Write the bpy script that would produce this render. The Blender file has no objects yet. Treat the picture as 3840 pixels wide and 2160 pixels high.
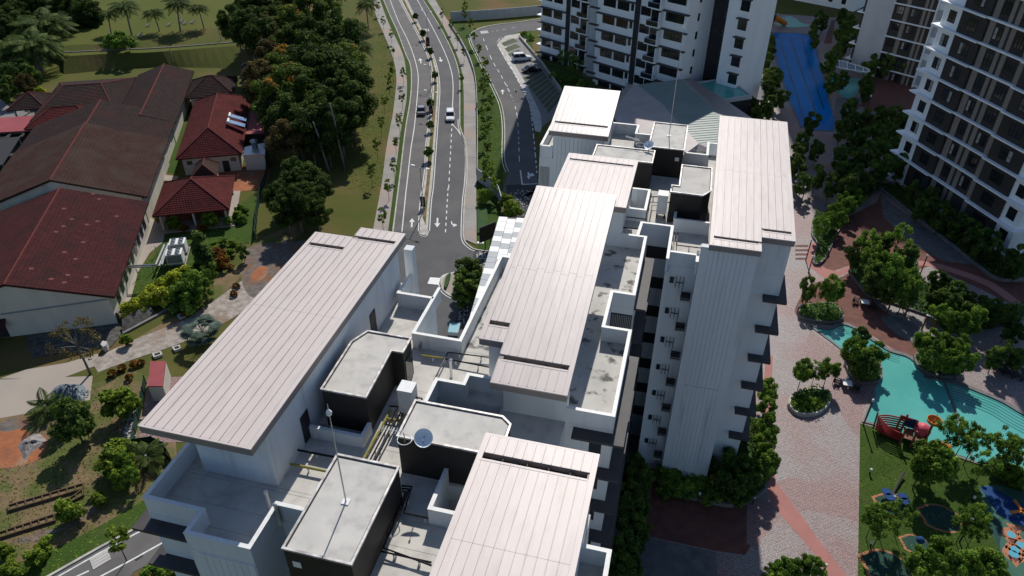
import bpy, math, random
import numpy as np
from mathutils import Vector
random.seed(7); RNG=np.random.default_rng(7)
SC=bpy.context.scene; COL=SC.collection
PI=math.pi
# ---------------------------------------------------------------- camera
CAMZ=60.0; FPX=2786.44; PITCH=0.6184; ROLL=0.006286; YAW=0.2444
_f=np.array([-math.sin(YAW)*math.cos(PITCH),math.cos(YAW)*math.cos(PITCH),-math.sin(PITCH)])
_r0=np.array([math.cos(YAW),math.sin(YAW),0.0]); _u0=np.cross(_r0,_f)
_r=_r0*math.cos(ROLL)+_u0*math.sin(ROLL); _u=-_r0*math.sin(ROLL)+_u0*math.cos(ROLL)
cam=bpy.data.cameras.new('camera'); camo=bpy.data.objects.new('camera',cam); COL.objects.link(camo)
cam.sensor_width=36.0; cam.lens=36.0*FPX/3840.0; cam.clip_start=0.5; cam.clip_end=3000.0
from mathutils import Matrix
camo.matrix_world=Matrix(((_r[0],_u[0],-_f[0],0),(_r[1],_u[1],-_f[1],0),(_r[2],_u[2],-_f[2],CAMZ),(0,0,0,1)))
SC.camera=camo
# ---------------------------------------------------------------- sky and sun
SUN_AZ=math.radians(-5.5); SUN_EL=math.radians(43.5)
w=bpy.data.worlds.new('World'); SC.world=w; w.use_nodes=True
nt=w.node_tree; bg=nt.nodes['Background']
sky=nt.nodes.new('ShaderNodeTexSky'); sky.sky_type='NISHITA'; sky.sun_disc=False
sky.sun_elevation=SUN_EL; sky.sun_rotation=SUN_AZ; sky.air_density=1.0; sky.dust_density=0.6; sky.ozone_density=4.0
nt.links.new(sky.outputs['Color'],bg.inputs['Color']); bg.inputs['Strength'].default_value=0.092
sl=bpy.data.lights.new('sun','SUN'); sl.energy=4.25; sl.angle=math.radians(0.55); sl.color=(1.0,0.95,0.88)
so=bpy.data.objects.new('sun',sl); COL.objects.link(so)
sd=Vector((math.sin(SUN_AZ)*math.cos(SUN_EL),math.cos(SUN_AZ)*math.cos(SUN_EL),math.sin(SUN_EL)))
so.rotation_euler=(-sd).to_track_quat('-Z','Y').to_euler(); so.location=(0,0,150)
vs=SC.view_settings; vs.view_transform='Standard'; vs.look='None'; vs.gamma=1.0; vs.exposure=0.0; vs.use_curve_mapping=False
# ---------------------------------------------------------------- helpers
# survey: turn a photo pixel of a crop (origin o, scale 2.013) into the point it shows at height z
R11=(0,0);R12=(950,0);R13=(1900,0);R14=(2840,0);R21=(0,700);R22=(950,700);R23=(1900,500);R24=(2840,700);R31=(0,1440);R32=(950,1440);R33=(1900,1440);R34=(2840,1440)
def px(x,y,z=0.0):
    d=_f*FPX+_r*(x-1920)-_u*(y-1080); t=(z-CAMZ)/d[2]; return (t*d[0],t*d[1],z)
def at(o,x,y,z=0.0): return px(o[0]+x/2.013,o[1]+y/2.013,z)
def atl(o,pts,z=0.0): return [at(o,x,y,z)[:2] for x,y in pts]

MATS={}
def mat(name,c1,c2=None,scale=1.0,rough=0.7,metal=0.0,bump=0.0,bscale=None,c3=None,scale3=0.2,spec=0.28,stretch=None,detail=5.0,trans=0.0,contrast=(0.35,0.65),thr3=(0.5,0.7),dist=0.02):
    m=bpy.data.materials.new(name); m.use_nodes=True; n=m.node_tree.nodes; l=m.node_tree.links
    b=n['Principled BSDF']; b.inputs['Roughness'].default_value=rough; b.inputs['Metallic'].default_value=metal
    b.inputs['Specular IOR Level'].default_value=spec
    g=n.new('ShaderNodeNewGeometry'); vec=g.outputs['Position']
    if stretch:
        mp=n.new('ShaderNodeVectorMath'); mp.operation='MULTIPLY'; mp.inputs[1].default_value=stretch
        l.new(vec,mp.inputs[0]); vec=mp.outputs[0]
    def noise(s,d=detail):
        t=n.new('ShaderNodeTexNoise'); t.inputs['Scale'].default_value=s; t.inputs['Detail'].default_value=d; l.new(vec,t.inputs['Vector']); return t.outputs['Fac']
    def ramp(f,a,bb):
        r=n.new('ShaderNodeMapRange'); r.inputs['From Min'].default_value=a; r.inputs['From Max'].default_value=bb; l.new(f,r.inputs['Value']); return r.outputs[0]
    out=None
    if c2 is not None:
        mx=n.new('ShaderNodeMix'); mx.data_type='RGBA'; mx.inputs[6].default_value=(*c1,1); mx.inputs[7].default_value=(*c2,1)
        l.new(ramp(noise(scale),*contrast),mx.inputs[0]); out=mx.outputs[2]
        if c3 is not None:
            m3=n.new('ShaderNodeMix'); m3.data_type='RGBA'; m3.inputs[7].default_value=(*c3,1); l.new(out,m3.inputs[6])
            l.new(ramp(noise(scale3),*thr3),m3.inputs[0]); out=m3.outputs[2]
        l.new(out,b.inputs['Base Color'])
    else: b.inputs['Base Color'].default_value=(*c1,1)
    if bump>0:
        bp=n.new('ShaderNodeBump'); bp.inputs['Strength'].default_value=bump; bp.inputs['Distance'].default_value=dist
        l.new(noise(bscale or scale*3),bp.inputs['Height']); l.new(bp.outputs[0],b.inputs['Normal'])
    if trans>0:
        tr=n.new('ShaderNodeBsdfTranslucent'); ms=n.new('ShaderNodeMixShader'); ms.inputs[0].default_value=trans
        if out is not None: l.new(out,tr.inputs['Color'])
        else: tr.inputs['Color'].default_value=(*c1,1)
        l.new(b.outputs[0],ms.inputs[1]); l.new(tr.outputs[0],ms.inputs[2]); l.new(ms.outputs[0],n['Material Output'].inputs['Surface'])
    MATS[name]=m; return m
M=MATS
mat('white_wall',(.71,.74,.755),(.64,.67,.685),.6,.75,c3=(.47,.475,.465),scale3=1.3,thr3=(.57,.82),stretch=(1,1,.10),bump=.08,bscale=6,detail=8)
mat('tower_white',(.92,.93,.93),(.86,.87,.88),.4,.7,stretch=(1,1,.2))
mat('dark_wall',(.028,.024,.022),(.038,.033,.03),.8,.6)
mat('coping',(.60,.58,.56),(.30,.28,.27),2.5,.45,metal=.2)
mat('concrete_deck',(.59,.565,.515),(.50,.48,.44),.6,.85,c3=(.36,.35,.325),scale3=1.3,thr3=(.50,.85),bump=.15,bscale=5,detail=12)
mat('stained_deck',(.56,.545,.51),(.45,.44,.41),.5,.85,c3=(.13,.125,.115),scale3=1.1,thr3=(.535,.64),bump=.15,bscale=5,detail=11)
mat('concrete',(.5,.48,.45),(.4,.39,.37),.7,.85,bump=.1)
mat('roof_metal',(.605,.53,.495),(.565,.495,.46),.35,.43,metal=.0,bump=.85,bscale=1.0,spec=.28,dist=.016,stretch=(2.2,.45,1),c3=(.46,.40,.37),scale3=1.0,thr3=(.52,.90),detail=8)
mat('roof_fascia',(.27,.23,.21),(.25,.215,.195),.8,.5)
mat('gutter',(.10,.115,.13),(.06,.065,.07),1.5,.35,metal=.5)
mat('soffit',(.5,.48,.46))
mat('hood',(.05,.046,.048),(.065,.06,.062),1.0,.6)
mat('black_pipe',(.012,.012,.013),rough=.35)
mat('yellow_pipe',(.30,.265,.06),(.22,.19,.05),3,.6)
mat('white_paint',(.78,.78,.76),(.7,.7,.68),3,.5)
mat('pvc',(.72,.71,.68),rough=.4)
mat('galv',(.45,.46,.47),(.36,.37,.38),2,.35,metal=.7)
mat('dish',(.80,.86,.90),rough=.45)
mat('dark_glass',(.018,.022,.026),rough=.06,spec=.8)
mat('door_dark',(.03,.03,.032),rough=.5)
mat('louvre',(.25,.26,.27),rough=.5)

def mesh_obj(name,verts,faces,material,parent=None,smooth=False):
    me=bpy.data.meshes.new(name); me.from_pydata(verts,[],faces)
    if isinstance(material,(list,tuple)):
        for q in material: me.materials.append(M[q] if isinstance(q,str) else q)
    elif material: me.materials.append(M[material] if isinstance(material,str) else material)
    if smooth:
        me.polygons.foreach_set('use_smooth',[True]*len(me.polygons))
    o=bpy.data.objects.new(name,me); COL.objects.link(o)
    if parent: o.parent=parent
    return o
def origin_of(o):
    v=np.zeros(3)
    while o is not None:
        v=v+np.array(o.location); o=o.parent
    return v
class MB:
    def __init__(s): s.v=[]; s.f=[]
    def add(s,vs,fs):
        k=len(s.v); s.v.extend(vs); s.f.extend([tuple(i+k for i in f) for f in fs]); return s
    def box(s,x0,x1,y0,y1,z0,z1):
        return s.add([(x0,y0,z0),(x1,y0,z0),(x1,y1,z0),(x0,y1,z0),(x0,y0,z1),(x1,y0,z1),(x1,y1,z1),(x0,y1,z1)],[(0,3,2,1),(4,5,6,7),(0,1,5,4),(1,2,6,5),(2,3,7,6),(3,0,4,7)])
    def hexa(s,p):  # 8 points, bottom 4 then top 4
        return s.add([tuple(q) for q in p],[(0,3,2,1),(4,5,6,7),(0,1,5,4),(1,2,6,5),(2,3,7,6),(3,0,4,7)])
    def obox(s,c,e,L,W,z0,z1):  # oriented box: centre c, unit dir e, length L, width W
        n=(-e[1],e[0]); q=[]
        for z in (z0,z1):
            for a,b in ((-1,-1),(1,-1),(1,1),(-1,1)):
                q.append((c[0]+e[0]*a*L/2+n[0]*b*W/2,c[1]+e[1]*a*L/2+n[1]*b*W/2,z))
        return s.hexa(q)
    def prism(s,poly,z0,z1):
        n=len(poly)
        ar=sum(poly[i][0]*poly[(i+1)%n][1]-poly[(i+1)%n][0]*poly[i][1] for i in range(n))
        if ar<0: poly=list(reversed(poly))
        return s.add([(x,y,z0) for x,y in poly]+[(x,y,z1) for x,y in poly],[tuple(reversed(range(n))),tuple(range(n,2*n))]+[(i,(i+1)%n,n+(i+1)%n,n+i) for i in range(n)])
    def sheet(s,poly,z):
        n=len(poly); ar=sum(poly[i][0]*poly[(i+1)%n][1]-poly[(i+1)%n][0]*poly[i][1] for i in range(n))
        if ar<0: poly=list(reversed(poly))
        return s.add([(x,y,z) for x,y in poly],[tuple(range(n))])
    def ribbon(s,a,b,z0,z1=None):  # strip between two polylines
        n=len(a)
        if z1 is None: return s.add([(x,y,z0) for x,y in a]+[(x,y,z0) for x,y in b],[(i,i+1,n+i+1,n+i) for i in range(n-1)])
        for i in range(n-1): s.hexa([(*a[i],z0),(*a[i+1],z0),(*b[i+1],z0),(*b[i],z0),(*a[i],z1),(*a[i+1],z1),(*b[i+1],z1),(*b[i],z1)])
        return s
    def wall(s,pts,t,z0,z1):  # wall of thickness t along polyline, mitred
        L=offset(pts,t/2); R=offset(pts,-t/2); return s.ribbon(R,L,z0,z1)
    def ring(s,poly,t,z0,z1):  # closed wall
        n=len(poly); ext=[poly[-1]]+list(poly)+[poly[0],poly[1]]
        L=offset(ext,t/2)[1:n+2]; R=offset(ext,-t/2)[1:n+2]; return s.ribbon(R,L,z0,z1)
    def tube(s,pts,r,n=8,r1=None,cap=True):
        pts=[Vector(p) for p in pts]; k0=len(s.v); m=len(pts)
        for i,p in enumerate(pts):
            t=(pts[min(i+1,m-1)]-pts[max(i-1,0)]).normalized()
            a=t.orthogonal().normalized() if i==0 else (a-t*a.dot(t)).normalized()
            b=t.cross(a); rr=r if r1 is None else r+(r1-r)*i/(m-1)
            for j in range(n):
                q=p+(a*math.cos(2*PI*j/n)+b*math.sin(2*PI*j/n))*rr; s.v.append(tuple(q))
        for i in range(m-1):
            for j in range(n):
                s.f.append((k0+i*n+j,k0+i*n+(j+1)%n,k0+(i+1)*n+(j+1)%n,k0+(i+1)*n+j))
        if cap:
            s.f.append(tuple(k0+j for j in reversed(range(n)))); s.f.append(tuple(k0+(m-1)*n+j for j in range(n)))
        return s
    def lathe(s,c,prof,n=12,axis=None):  # prof [(r,h)], about +Z or about axis
        k0=len(s.v); ax=Vector(axis or (0,0,1)).normalized(); a=ax.orthogonal().normalized(); b=ax.cross(a); c=Vector(c)
        for r,h in prof:
            for j in range(n): s.v.append(tuple(c+ax*h+(a*math.cos(2*PI*j/n)+b*math.sin(2*PI*j/n))*r))
        for i in range(len(prof)-1):
            for j in range(n): s.f.append((k0+i*n+j,k0+i*n+(j+1)%n,k0+(i+1)*n+(j+1)%n,k0+(i+1)*n+j))
        return s
    def build(s,name,material,parent=None,smooth=False):
        o=origin_of(parent) if parent is not None else np.zeros(3)
        v=(np.array(s.v,float).reshape(-1,3)-o).tolist()
        return mesh_obj(name,v,s.f,material,parent,smooth)
def offset(pts,d):
    n=len(pts); out=[]
    closed=False
    for i in range(n):
        def nrm(a,b):
            dx,dy=b[0]-a[0],b[1]-a[1]; L=math.hypot(dx,dy) or 1; return (-dy/L,dx/L)
        if i==0: nn=nrm(pts[0],pts[1]); k=1
        elif i==n-1: nn=nrm(pts[-2],pts[-1]); k=1
        else:
            a=nrm(pts[i-1],pts[i]); b=nrm(pts[i],pts[i+1]); nn=(a[0]+b[0],a[1]+b[1]); L=math.hypot(*nn) or 1; nn=(nn[0]/L,nn[1]/L)
            k=1/max(.35,nn[0]*a[0]+nn[1]*a[1])
        out.append((pts[i][0]+nn[0]*d*k,pts[i][1]+nn[1]*d*k))
    return out
def smoothline(pts,n=6):  # Catmull-Rom through points
    P=[pts[0]]+list(pts)+[pts[-1]]; out=[]
    for i in range(1,len(P)-2):
        p0,p1,p2,p3=[np.array(q,float) for q in P[i-1:i+3]]
        for k in range(n):
            t=k/n; out.append(tuple(.5*((2*p1)+(-p0+p2)*t+(2*p0-5*p1+4*p2-p3)*t*t+(-p0+3*p1-3*p2+p3)*t**3)))
    out.append(tuple(pts[-1])); return out
def tag(o,label=None,cat=None,group=None,kind=None):
    if label: o['label']=label
    if cat: o['category']=cat
    if group: o['group']=group
    if kind: o['kind']=kind
    return o
def thing(name,label,cat,loc=(0,0,0),group=None,rz=0):
    o=bpy.data.objects.new(name,None); COL.objects.link(o); o.location=loc; o.rotation_euler=(0,0,rz); o.empty_display_size=.3
    return tag(o,label,cat,group)
def struct(mb,name,material,smooth=False): return tag(mb.build(name,material,None,smooth),kind='structure')
def one(mb,name,material,label,cat,group=None,smooth=False,kind=None):
    o=mb.build(name,material,None,smooth)
    v=np.array([q.co for q in o.data.vertices]); c=np.array([v[:,0].mean(),v[:,1].mean(),v[:,2].min()])
    o.data.vertices.foreach_set('co',(v-c).ravel()); o.location=c
    return tag(o,label,cat,group,kind)
def copy_tree(o,parent=None):
    c=o.copy(); COL.objects.link(c); c.parent=parent
    for ch in list(o.children): copy_tree(ch,c)
    return c
def dup(o,loc,rz=None,label=None,group=None,scale=None):
    c=copy_tree(o); c.location=loc
    if rz is not None: c.rotation_euler=(0,0,rz)
    if scale is not None: c.scale=(scale,)*3 if not isinstance(scale,tuple) else scale
    if label: c['label']=label
    if group: c['group']=group
    return c

def mat_stamp(name,c1,c2,mortar,bw=.55,bh=.32,rough=.6,big=None,spec=.45,rot=.0):
    m=bpy.data.materials.new(name); m.use_nodes=True; n=m.node_tree.nodes; l=m.node_tree.links; b=n['Principled BSDF']; b.inputs['Roughness'].default_value=rough; b.inputs['Specular IOR Level'].default_value=spec
    g=n.new('ShaderNodeNewGeometry'); mp=n.new('ShaderNodeMapping'); mp.inputs['Rotation'].default_value=(0,0,rot); l.new(g.outputs['Position'],mp.inputs['Vector'])
    nz=n.new('ShaderNodeTexNoise'); nz.inputs['Scale'].default_value=1.6; l.new(mp.outputs[0],nz.inputs['Vector'])
    ad=n.new('ShaderNodeVectorMath'); ad.operation='MULTIPLY_ADD'; ad.inputs[1].default_value=(.25,.25,0); l.new(nz.outputs['Color'],ad.inputs[0]); l.new(mp.outputs[0],ad.inputs[2])
    br=n.new('ShaderNodeTexBrick'); br.inputs['Scale'].default_value=1.0; br.inputs['Brick Width'].default_value=bw; br.inputs['Row Height'].default_value=bh; br.inputs['Mortar Size'].default_value=.035; br.inputs['Mortar Smooth'].default_value=.6; br.inputs['Bias'].default_value=0
    br.inputs['Color1'].default_value=(*c1,1); br.inputs['Color2'].default_value=(*c2,1); br.inputs['Mortar'].default_value=(*mortar,1); l.new(ad.outputs[0],br.inputs['Vector'])
    n2=n.new('ShaderNodeTexNoise'); n2.inputs['Scale'].default_value=4.0; n2.inputs['Detail'].default_value=8; l.new(g.outputs['Position'],n2.inputs['Vector'])
    mr=n.new('ShaderNodeMapRange'); mr.inputs['From Min'].default_value=.3; mr.inputs['From Max'].default_value=.7; mr.inputs['To Min'].default_value=.72; mr.inputs['To Max'].default_value=1.28; l.new(n2.outputs['Fac'],mr.inputs['Value'])
    sc=n.new('ShaderNodeVectorMath'); sc.operation='SCALE'; l.new(br.outputs['Color'],sc.inputs[0]); l.new(mr.outputs[0],sc.inputs['Scale']); out=sc.outputs[0]
    if big:
        n3=n.new('ShaderNodeTexNoise'); n3.inputs['Scale'].default_value=.13; n3.inputs['Detail'].default_value=3; l.new(g.outputs['Position'],n3.inputs['Vector'])
        r3=n.new('ShaderNodeMapRange'); r3.inputs['From Min'].default_value=.42; r3.inputs['From Max'].default_value=.62; l.new(n3.outputs['Fac'],r3.inputs['Value'])
        mx=n.new('ShaderNodeMix'); mx.data_type='RGBA'; mx.blend_type='MULTIPLY'; mx.inputs[7].default_value=(*big,1); l.new(r3.outputs[0],mx.inputs[0]); l.new(out,mx.inputs[6]); out=mx.outputs[2]
    l.new(out,b.inputs['Base Color'])
    bp=n.new('ShaderNodeBump'); bp.inputs['Strength'].default_value=.5; bp.inputs['Distance'].default_value=.03; l.new(n2.outputs['Fac'],bp.inputs['Height']); l.new(bp.outputs[0],b.inputs['Normal'])
    M[name]=m
# ================================================================ main apartment block
DK=25.1; PT=26.45; BT=28.3
blk=thing('apartment_block','large white apartment block in the centre with pale pink-grey metal roofs and concrete roof decks','building',(-8,30,0))
RECTS=[(-12.65,-.6,16,19),(-16.3,-.6,19,19.6),(-22.8,-18.85,19.6,21.1),(-16.3,-.6,19.6,22.5),(-26.4,-18.85,21.1,22.5),(-26.4,-.6,22.5,24.25),
(-26.4,-2.1,24.25,24.5),(-26.4,-10.6,24.5,27.2),(-8.0,-2.1,24.5,27.2),(-26.4,-4.85,27.2,28.8),(-26.4,-20.2,28.8,29.9),(-16.65,-4.85,28.8,29.9),(-26.4,-4.85,29.9,30.4),
(-26.4,-13.8,30.4,34.3),(-9.2,-4.85,30.4,33.9),(-9.2,-1.75,33.9,34.3),(-26.4,-1.75,34.3,38.75),(-26.4,-16.8,38.75,43.1),(-13.5,-1.75,38.75,42.9),(-13.5,-3.7,42.9,47.2),
(-26.4,-19.65,43.1,46),(-13.5,-2.0,47.2,50.1),(-11,-2.0,50.1,56.2),(-11,-2.81,56.2,58.4),(-11,.1,58.4,60.95),(-11,-4.2,60.95,64.7),(-2.75,.1,60.95,64.7),(-11,.1,64.7,72),
(-15,.1,72,74.3),(-15,-.02,74.3,77.9),(-15,-5.5,77.9,80.2),(.1,2.5,54.2,74.3),(2.5,7.0,53,76),(7.0,9.6,55,76)]
mw=MB(); md=MB()
for x0,x1,y0,y1 in RECTS:
    mw.box(x0,x1,y0,y1,0,DK); md.box(x0+.012,x1-.012,y0+.012,y1-.012,DK-.02,DK+.03)
mw.build('wall','white_wall',blk); md.build('roof_deck','concrete_deck',blk)
sd_=MB().box(-5.88,-1.97,35.02,42.66,DK+.02,DK+.045).box(-5.88,-3.93,42.66,47.44,DK+.02,DK+.045).box(-5.88,-2.22,47.44,55.97,DK+.02,DK+.045).box(-4.84,-1.97,34.1,35.02,DK+.02,DK+.045).box(-13.27,-10.72,39.0,49.87,DK+.02,DK+.045); sd_.build('roof_deck','stained_deck',blk)
# narrow fin between the two light shafts
MB().box(-.05,.25,53.1,54.2,0,DK).build('fin_wall','white_wall',blk)
# parapets: polylines of their outer-middle line
PARS=[[(-26.29,25.2),(-26.29,21.21),(-22.69,21.21),(-22.69,19.71),(-18.96,19.71),(-18.96,22.61),(-16.35,22.61)],
[(-26.29,25.2),(-26.29,45.9)],
[(-19.76,45.9),(-19.76,42.99),(-16.91,42.99)],[(-16.91,44.4),(-16.91,38.64),(-13.39,38.64),(-13.39,49.99),(-10.9,49.99)],
[(-13.7,30.45),(-13.7,34.41),(-11.8,34.41),(-11.8,35.4),(-10.1,35.4)],
[(-4.85,33.99),(-1.86,33.99),(-1.86,42.79),(-3.81,42.79),(-3.81,47.31),(-2.11,47.31),(-2.11,56.09),(-5.6,56.09)],
[(-2.81,56.2),(-2.7,58.51),(-.0,58.51),(-.0,53.1)],[(.1,54.31),(2.39,54.31),(2.39,53.2)],
[(.1,59.95),(3.2,59.95)],[(.1,59.95),(.1,61.2)],
[(-4.25,64.81),(-2.64,64.81),(-2.64,60.84),(-4.3,60.84)],
[(-10.66,27.3),(-10.66,24.42),(-8.0,24.42)],
[(-20.1,28.7),(-16.6,28.7),(-16.6,29.9)],
[(-2.15,24.14),(-.71,24.14),(-.71,16)],
[(3.4,77.3),(2.45,77.3),(2.45,74.19),(.05,74.19)],[(-3.5,77.79),(-5.39,77.79),(-5.39,80.09),(-8.4,80.09)],
[(-14.89,72.1),(-14.89,80.09),(-13.5,80.09)],[(-14.89,72.1),(-13.6,72.1)]]
for i,pl in enumerate(PARS):
    h=PT-.35 if i==12 else PT
    p=MB().wall(pl,.2,DK+.03,h-.05).build('parapet','white_wall',blk)
    MB().wall(pl,.25,h-.05,h).build('parapet_cap','white_paint',p)
# --- standing seam metal roofs
def metal_roof(x0,x1,y0,y1,zf,n,splits=(),slot=None,edges=(1,1,1,1),fh=.55,jag=0.0,root=blk):
    """zf(y) top height; slot=(xa,xb,ya,yb)"""
    base=MB()
    def slab(xa,xb,ya,yb,t0,t1):
        return [(xa,ya,zf(ya)-t0),(xb,ya,zf(ya)-t0),(xb,yb,zf(yb)-t0),(xa,yb,zf(yb)-t0),(xa,ya,zf(ya)-t1),(xb,ya,zf(ya)-t1),(xb,yb,zf(yb)-t1),(xa,yb,zf(yb)-t1)]
    if slot:
        xa,xb,ya,yb=slot
        for r in ((x0,x1,y0,ya),(x0,x1,yb,y1),(x0,xa,ya,yb),(xb,x1,ya,yb)): base.hexa(slab(*r,fh,.07))
        base.hexa(slab(xa,xb,ya,yb,fh,.34))
    else: base.hexa(slab(x0,x1,y0,y1,fh,.07))
    b=base.build('metal_roof','roof_fascia',root)
    ed=.28; xl=x0+ed*edges[0]; xr=x1-ed*edges[1]; yn=y0+.12*edges[2]; yf=y1-.12*edges[3]
    fl=MB()
    if edges[0]: fl.hexa(slab(x0-.02,xl,y0-.02,y1+.02,.075,0))
    if edges[1]: fl.hexa(slab(xr,x1+.02,y0-.02,y1+.02,.075,0))
    if edges[2]: fl.hexa(slab(xl,xr,y0-.02,yn,.075,-.004))
    if edges[3]: fl.hexa(slab(xl,xr,yf,y1+.02,.075,-.004))
    if fl.v: fl.build('edge_flashing','roof_metal',b)
    pw=(xr-xl)/n
    ys=[yn]+list(splits)+[yf]
    for i in range(n):
        pa,pb=xl+i*pw,xl+(i+1)*pw
        segs=[]
        for a,c in zip(ys[:-1],ys[1:]):
            a2=a+(jag if (i%2 and a!=yn) else 0); c2=c+(jag if (i%2 and c!=yf) else 0)
            if slot and pb>slot[0]+.05 and pa<slot[1]-.05 and a2<slot[2] and c2>slot[3]: segs+= [(a2,slot[2]),(slot[3],c2)]
            else: segs.append((a2,c2))
        for a,c in segs:
            m=MB(); rw=.028; e=.006
            # pan with a raised standing seam on the left edge
            prof=[(pa+e,.0),(pa+e,.055),(pa+e+rw,.055),(pa+e+rw,.004),(pb-e,.004),(pb-e,-.05),(pa+e,-.05)]
            k=len(prof); ya,yb=a+.008,c-.008
            m.add([(x,ya,zf(ya)+h) for x,h in prof]+[(x,yb,zf(yb)+h) for x,h in prof],[tuple(range(k)),tuple(reversed(range(k,2*k)))]+[(j,k+j,k+(j+1)%k,(j+1)%k) for j in range(k)])
            m.build('roof_panel','roof_metal',b)
    if slot:
        g=MB().hexa(slab(slot[0]+.02,slot[1]-.02,slot[2]+.02,slot[3]-.02,.339,.335)); g.build('gutter','gutter',b)
        MB().hexa(slab(slot[0]-.04,slot[1]+.04,slot[2]-.14,slot[2],.07,-.02)).build('gutter_flashing','roof_metal',b)
        xm=slot[0]
        while xm<slot[1]-.8:
            xm+=1.1+random.random()*.5
            if xm<slot[1]-.2: MB().box(xm-.02,xm+.02,slot[2]+.03,slot[3]-.03,zf(slot[2])-.3,zf(slot[2])-.12).build('gutter_strap','hood',b)
    return b
zL=lambda y:30.1+(30-y)*.004
metal_roof(-26.8,-23.65,22.95,44.3,zL,5,(34.6,),(-26.4,-23.68,42.4,42.8),(1,0,1,1))
metal_roof(-23.645,-19.95,22.95,45.8,zL,6,(34.6,),(-23.3,-20.3,44.15,44.55),(0,1,1,1))
zM=lambda y:29.05+(y-32.3)*.15
metal_roof(-9.4,-4.62,32.3,52.4,zM,8,(42.6,),(-9.1,-4.95,34.2,34.6),(0,1,1,1),jag=.25)
metal_roof(-11.05,-9.405,35.6,52.4,zM,3,(42.6,),(-10.75,-9.42,36.9,37.3),(1,0,1,1),jag=.25)
zF=lambda y:30.1+(27-y)*.03
metal_roof(-8.2,-1.97,15,27.25,zF,11,(20.2,),(-7.95,-2.35,25.4,25.85))
zR=lambda y:28.6+(y-52.6)*.069
metal_roof(3.08,7.1,52.6,75.8,zR,6,(64.6,),(3.4,6.85,53.55,53.9),(1,0,1,1),jag=.2)
metal_roof(7.105,9.72,54.6,75.8,zR,4,(64.6,),(7.3,9.45,55.5,55.85),(0,1,1,1),jag=.2)
zB=lambda y:28.3+(y-71.9)*.214
metal_roof(-14.05,-7.8,71.9,80.3,zB,11,(),(-13.55,-8.1,73.3,73.65))
z2=lambda y:29.9
metal_roof(-10.42,-3.95,54.5,63.65,z2,11,(),(-10.1,-4.3,62.2,62.55))
# --- penthouse walls under the roofs
PH=[(-25.1,-20.2,24.6,44.6,29.5),(-9.0,-4.85,33.95,35.0,29.0),(-9.0,-5.9,35.0,51.8,29.0),(-10.7,-9.0,36.6,51.8,29.4),(-7.9,-2.15,16,26.6,29.6),(2.5,6.98,53.0,53.5,28.05),(3.7,6.98,53.5,75.5,28.05),(6.98,9.58,55.0,75.5,28.2),(-13.6,-8.2,72.1,79.9,28.0),(-10.0,-4.3,56,63.2,29.4)]
for x0,x1,y0,y1,z1 in PH: MB().box(x0+.003,x1-.003,y0+.003,y1-.003,DK+.02,z1).build('penthouse_wall','white_wall',blk)
mm=MB().hexa([(-9.0,34.5,29.0),(-5.91,34.5,29.0),(-5.91,51.8,29.0),(-9.0,51.8,29.0),(-9.0,34.5,29.02),(-5.91,34.5,29.02),(-5.91,51.8,zM(51.8)-.55),(-9.0,51.8,zM(51.8)-.55)])
mm.hexa([(-10.7,37,29.0),(-9.0,37,29.0),(-9.0,51.8,29.0),(-10.7,51.8,29.0),(-10.7,37,29.1),(-9.0,37,29.1),(-9.0,51.8,zM(51.8)-.55),(-10.7,51.8,zM(51.8)-.55)])
mm.build('gable_wall','white_wall',blk)
MB().hexa([(-13.59,72.8,28),(-8.21,72.8,28),(-8.21,79.8,28),(-13.59,79.8,28),(-13.59,72.8,28.01),(-8.21,72.8,28.01),(-8.21,79.8,zB(79.8)-.55),(-13.59,79.8,zB(79.8)-.55)]).build('gable_wall','white_wall',blk)
# far-end fin of the left wing
MB().box(-20.15,-19.45,45.6,46.3,0,28.7).build('fin_wall','white_wall',blk)
# doors on the left penthouse
for ya,yb in ((28.0,28.9),(38.6,39.5)):
    d=MB().box(-20.2,-20.14,ya,yb,DK+.1,DK+2.25).build('door','door_dark',blk); MB().box(-20.14,-20.10,yb-.14,yb-.1,DK+1.0,DK+1.2).build('handle','galv',d)
# --- plant rooms
def plant(poly,z0=DK):
    w=MB().prism(poly,z0,BT-.12).build('plant_room','dark_wall',blk)
    MB().prism(offsetc(poly,-.13),BT-.3,BT-.16+.06).build('roof_slab','concrete_deck',w)
    MB().ring(poly,.13,BT-.125,BT).build('coping','coping',w)
    return w
def offsetc(poly,d):
    n=len(poly); ar=sum(poly[i][0]*poly[(i+1)%n][1]-poly[(i+1)%n][0]*poly[i][1] for i in range(n))
    if ar<0: poly=list(reversed(poly))
    ext=[poly[-1]]+list(poly)+[poly[0]]; return offset(ext,-d)[1:-1]
b1=plant([(-16.3,19.0),(-12.66,19.0),(-12.66,25.25),(-16.3,25.25)],0.5)
b2=plant([(-13.57,27.4),(-7.5,27.4),(-7.5,29.9),(-8.1,30.4),(-13.57,30.4)],10)
b3=plant([(-19.55,29.9),(-16.6,29.9),(-16.75,34.42),(-15.95,34.42),(-15.95,35.92),(-19.05,35.92),(-19.65,34.6)])
b4=plant([(.05,67.25),(2.85,67.25),(2.9,62.5),(2.25,61.45),(-.6,61.45),(-.6,62.75),(.08,62.75)])
b5=plant([(-3.5,70.65),(0,70.65),(0,77),(-3.5,77)],15)
b6=plant([(-8.6,66.95),(-2.8,66.95),(-2.8,69.75),(-8.6,69.75)])
MB().box(-15.95,-15.5,18.97,18.99,26.9,27.35).build('vent_cover','white_paint',b1)
MB().box(-.75,-.35,70.61,70.64,27.0,27.4).build('vent_cover','white_paint',b5)
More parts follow.
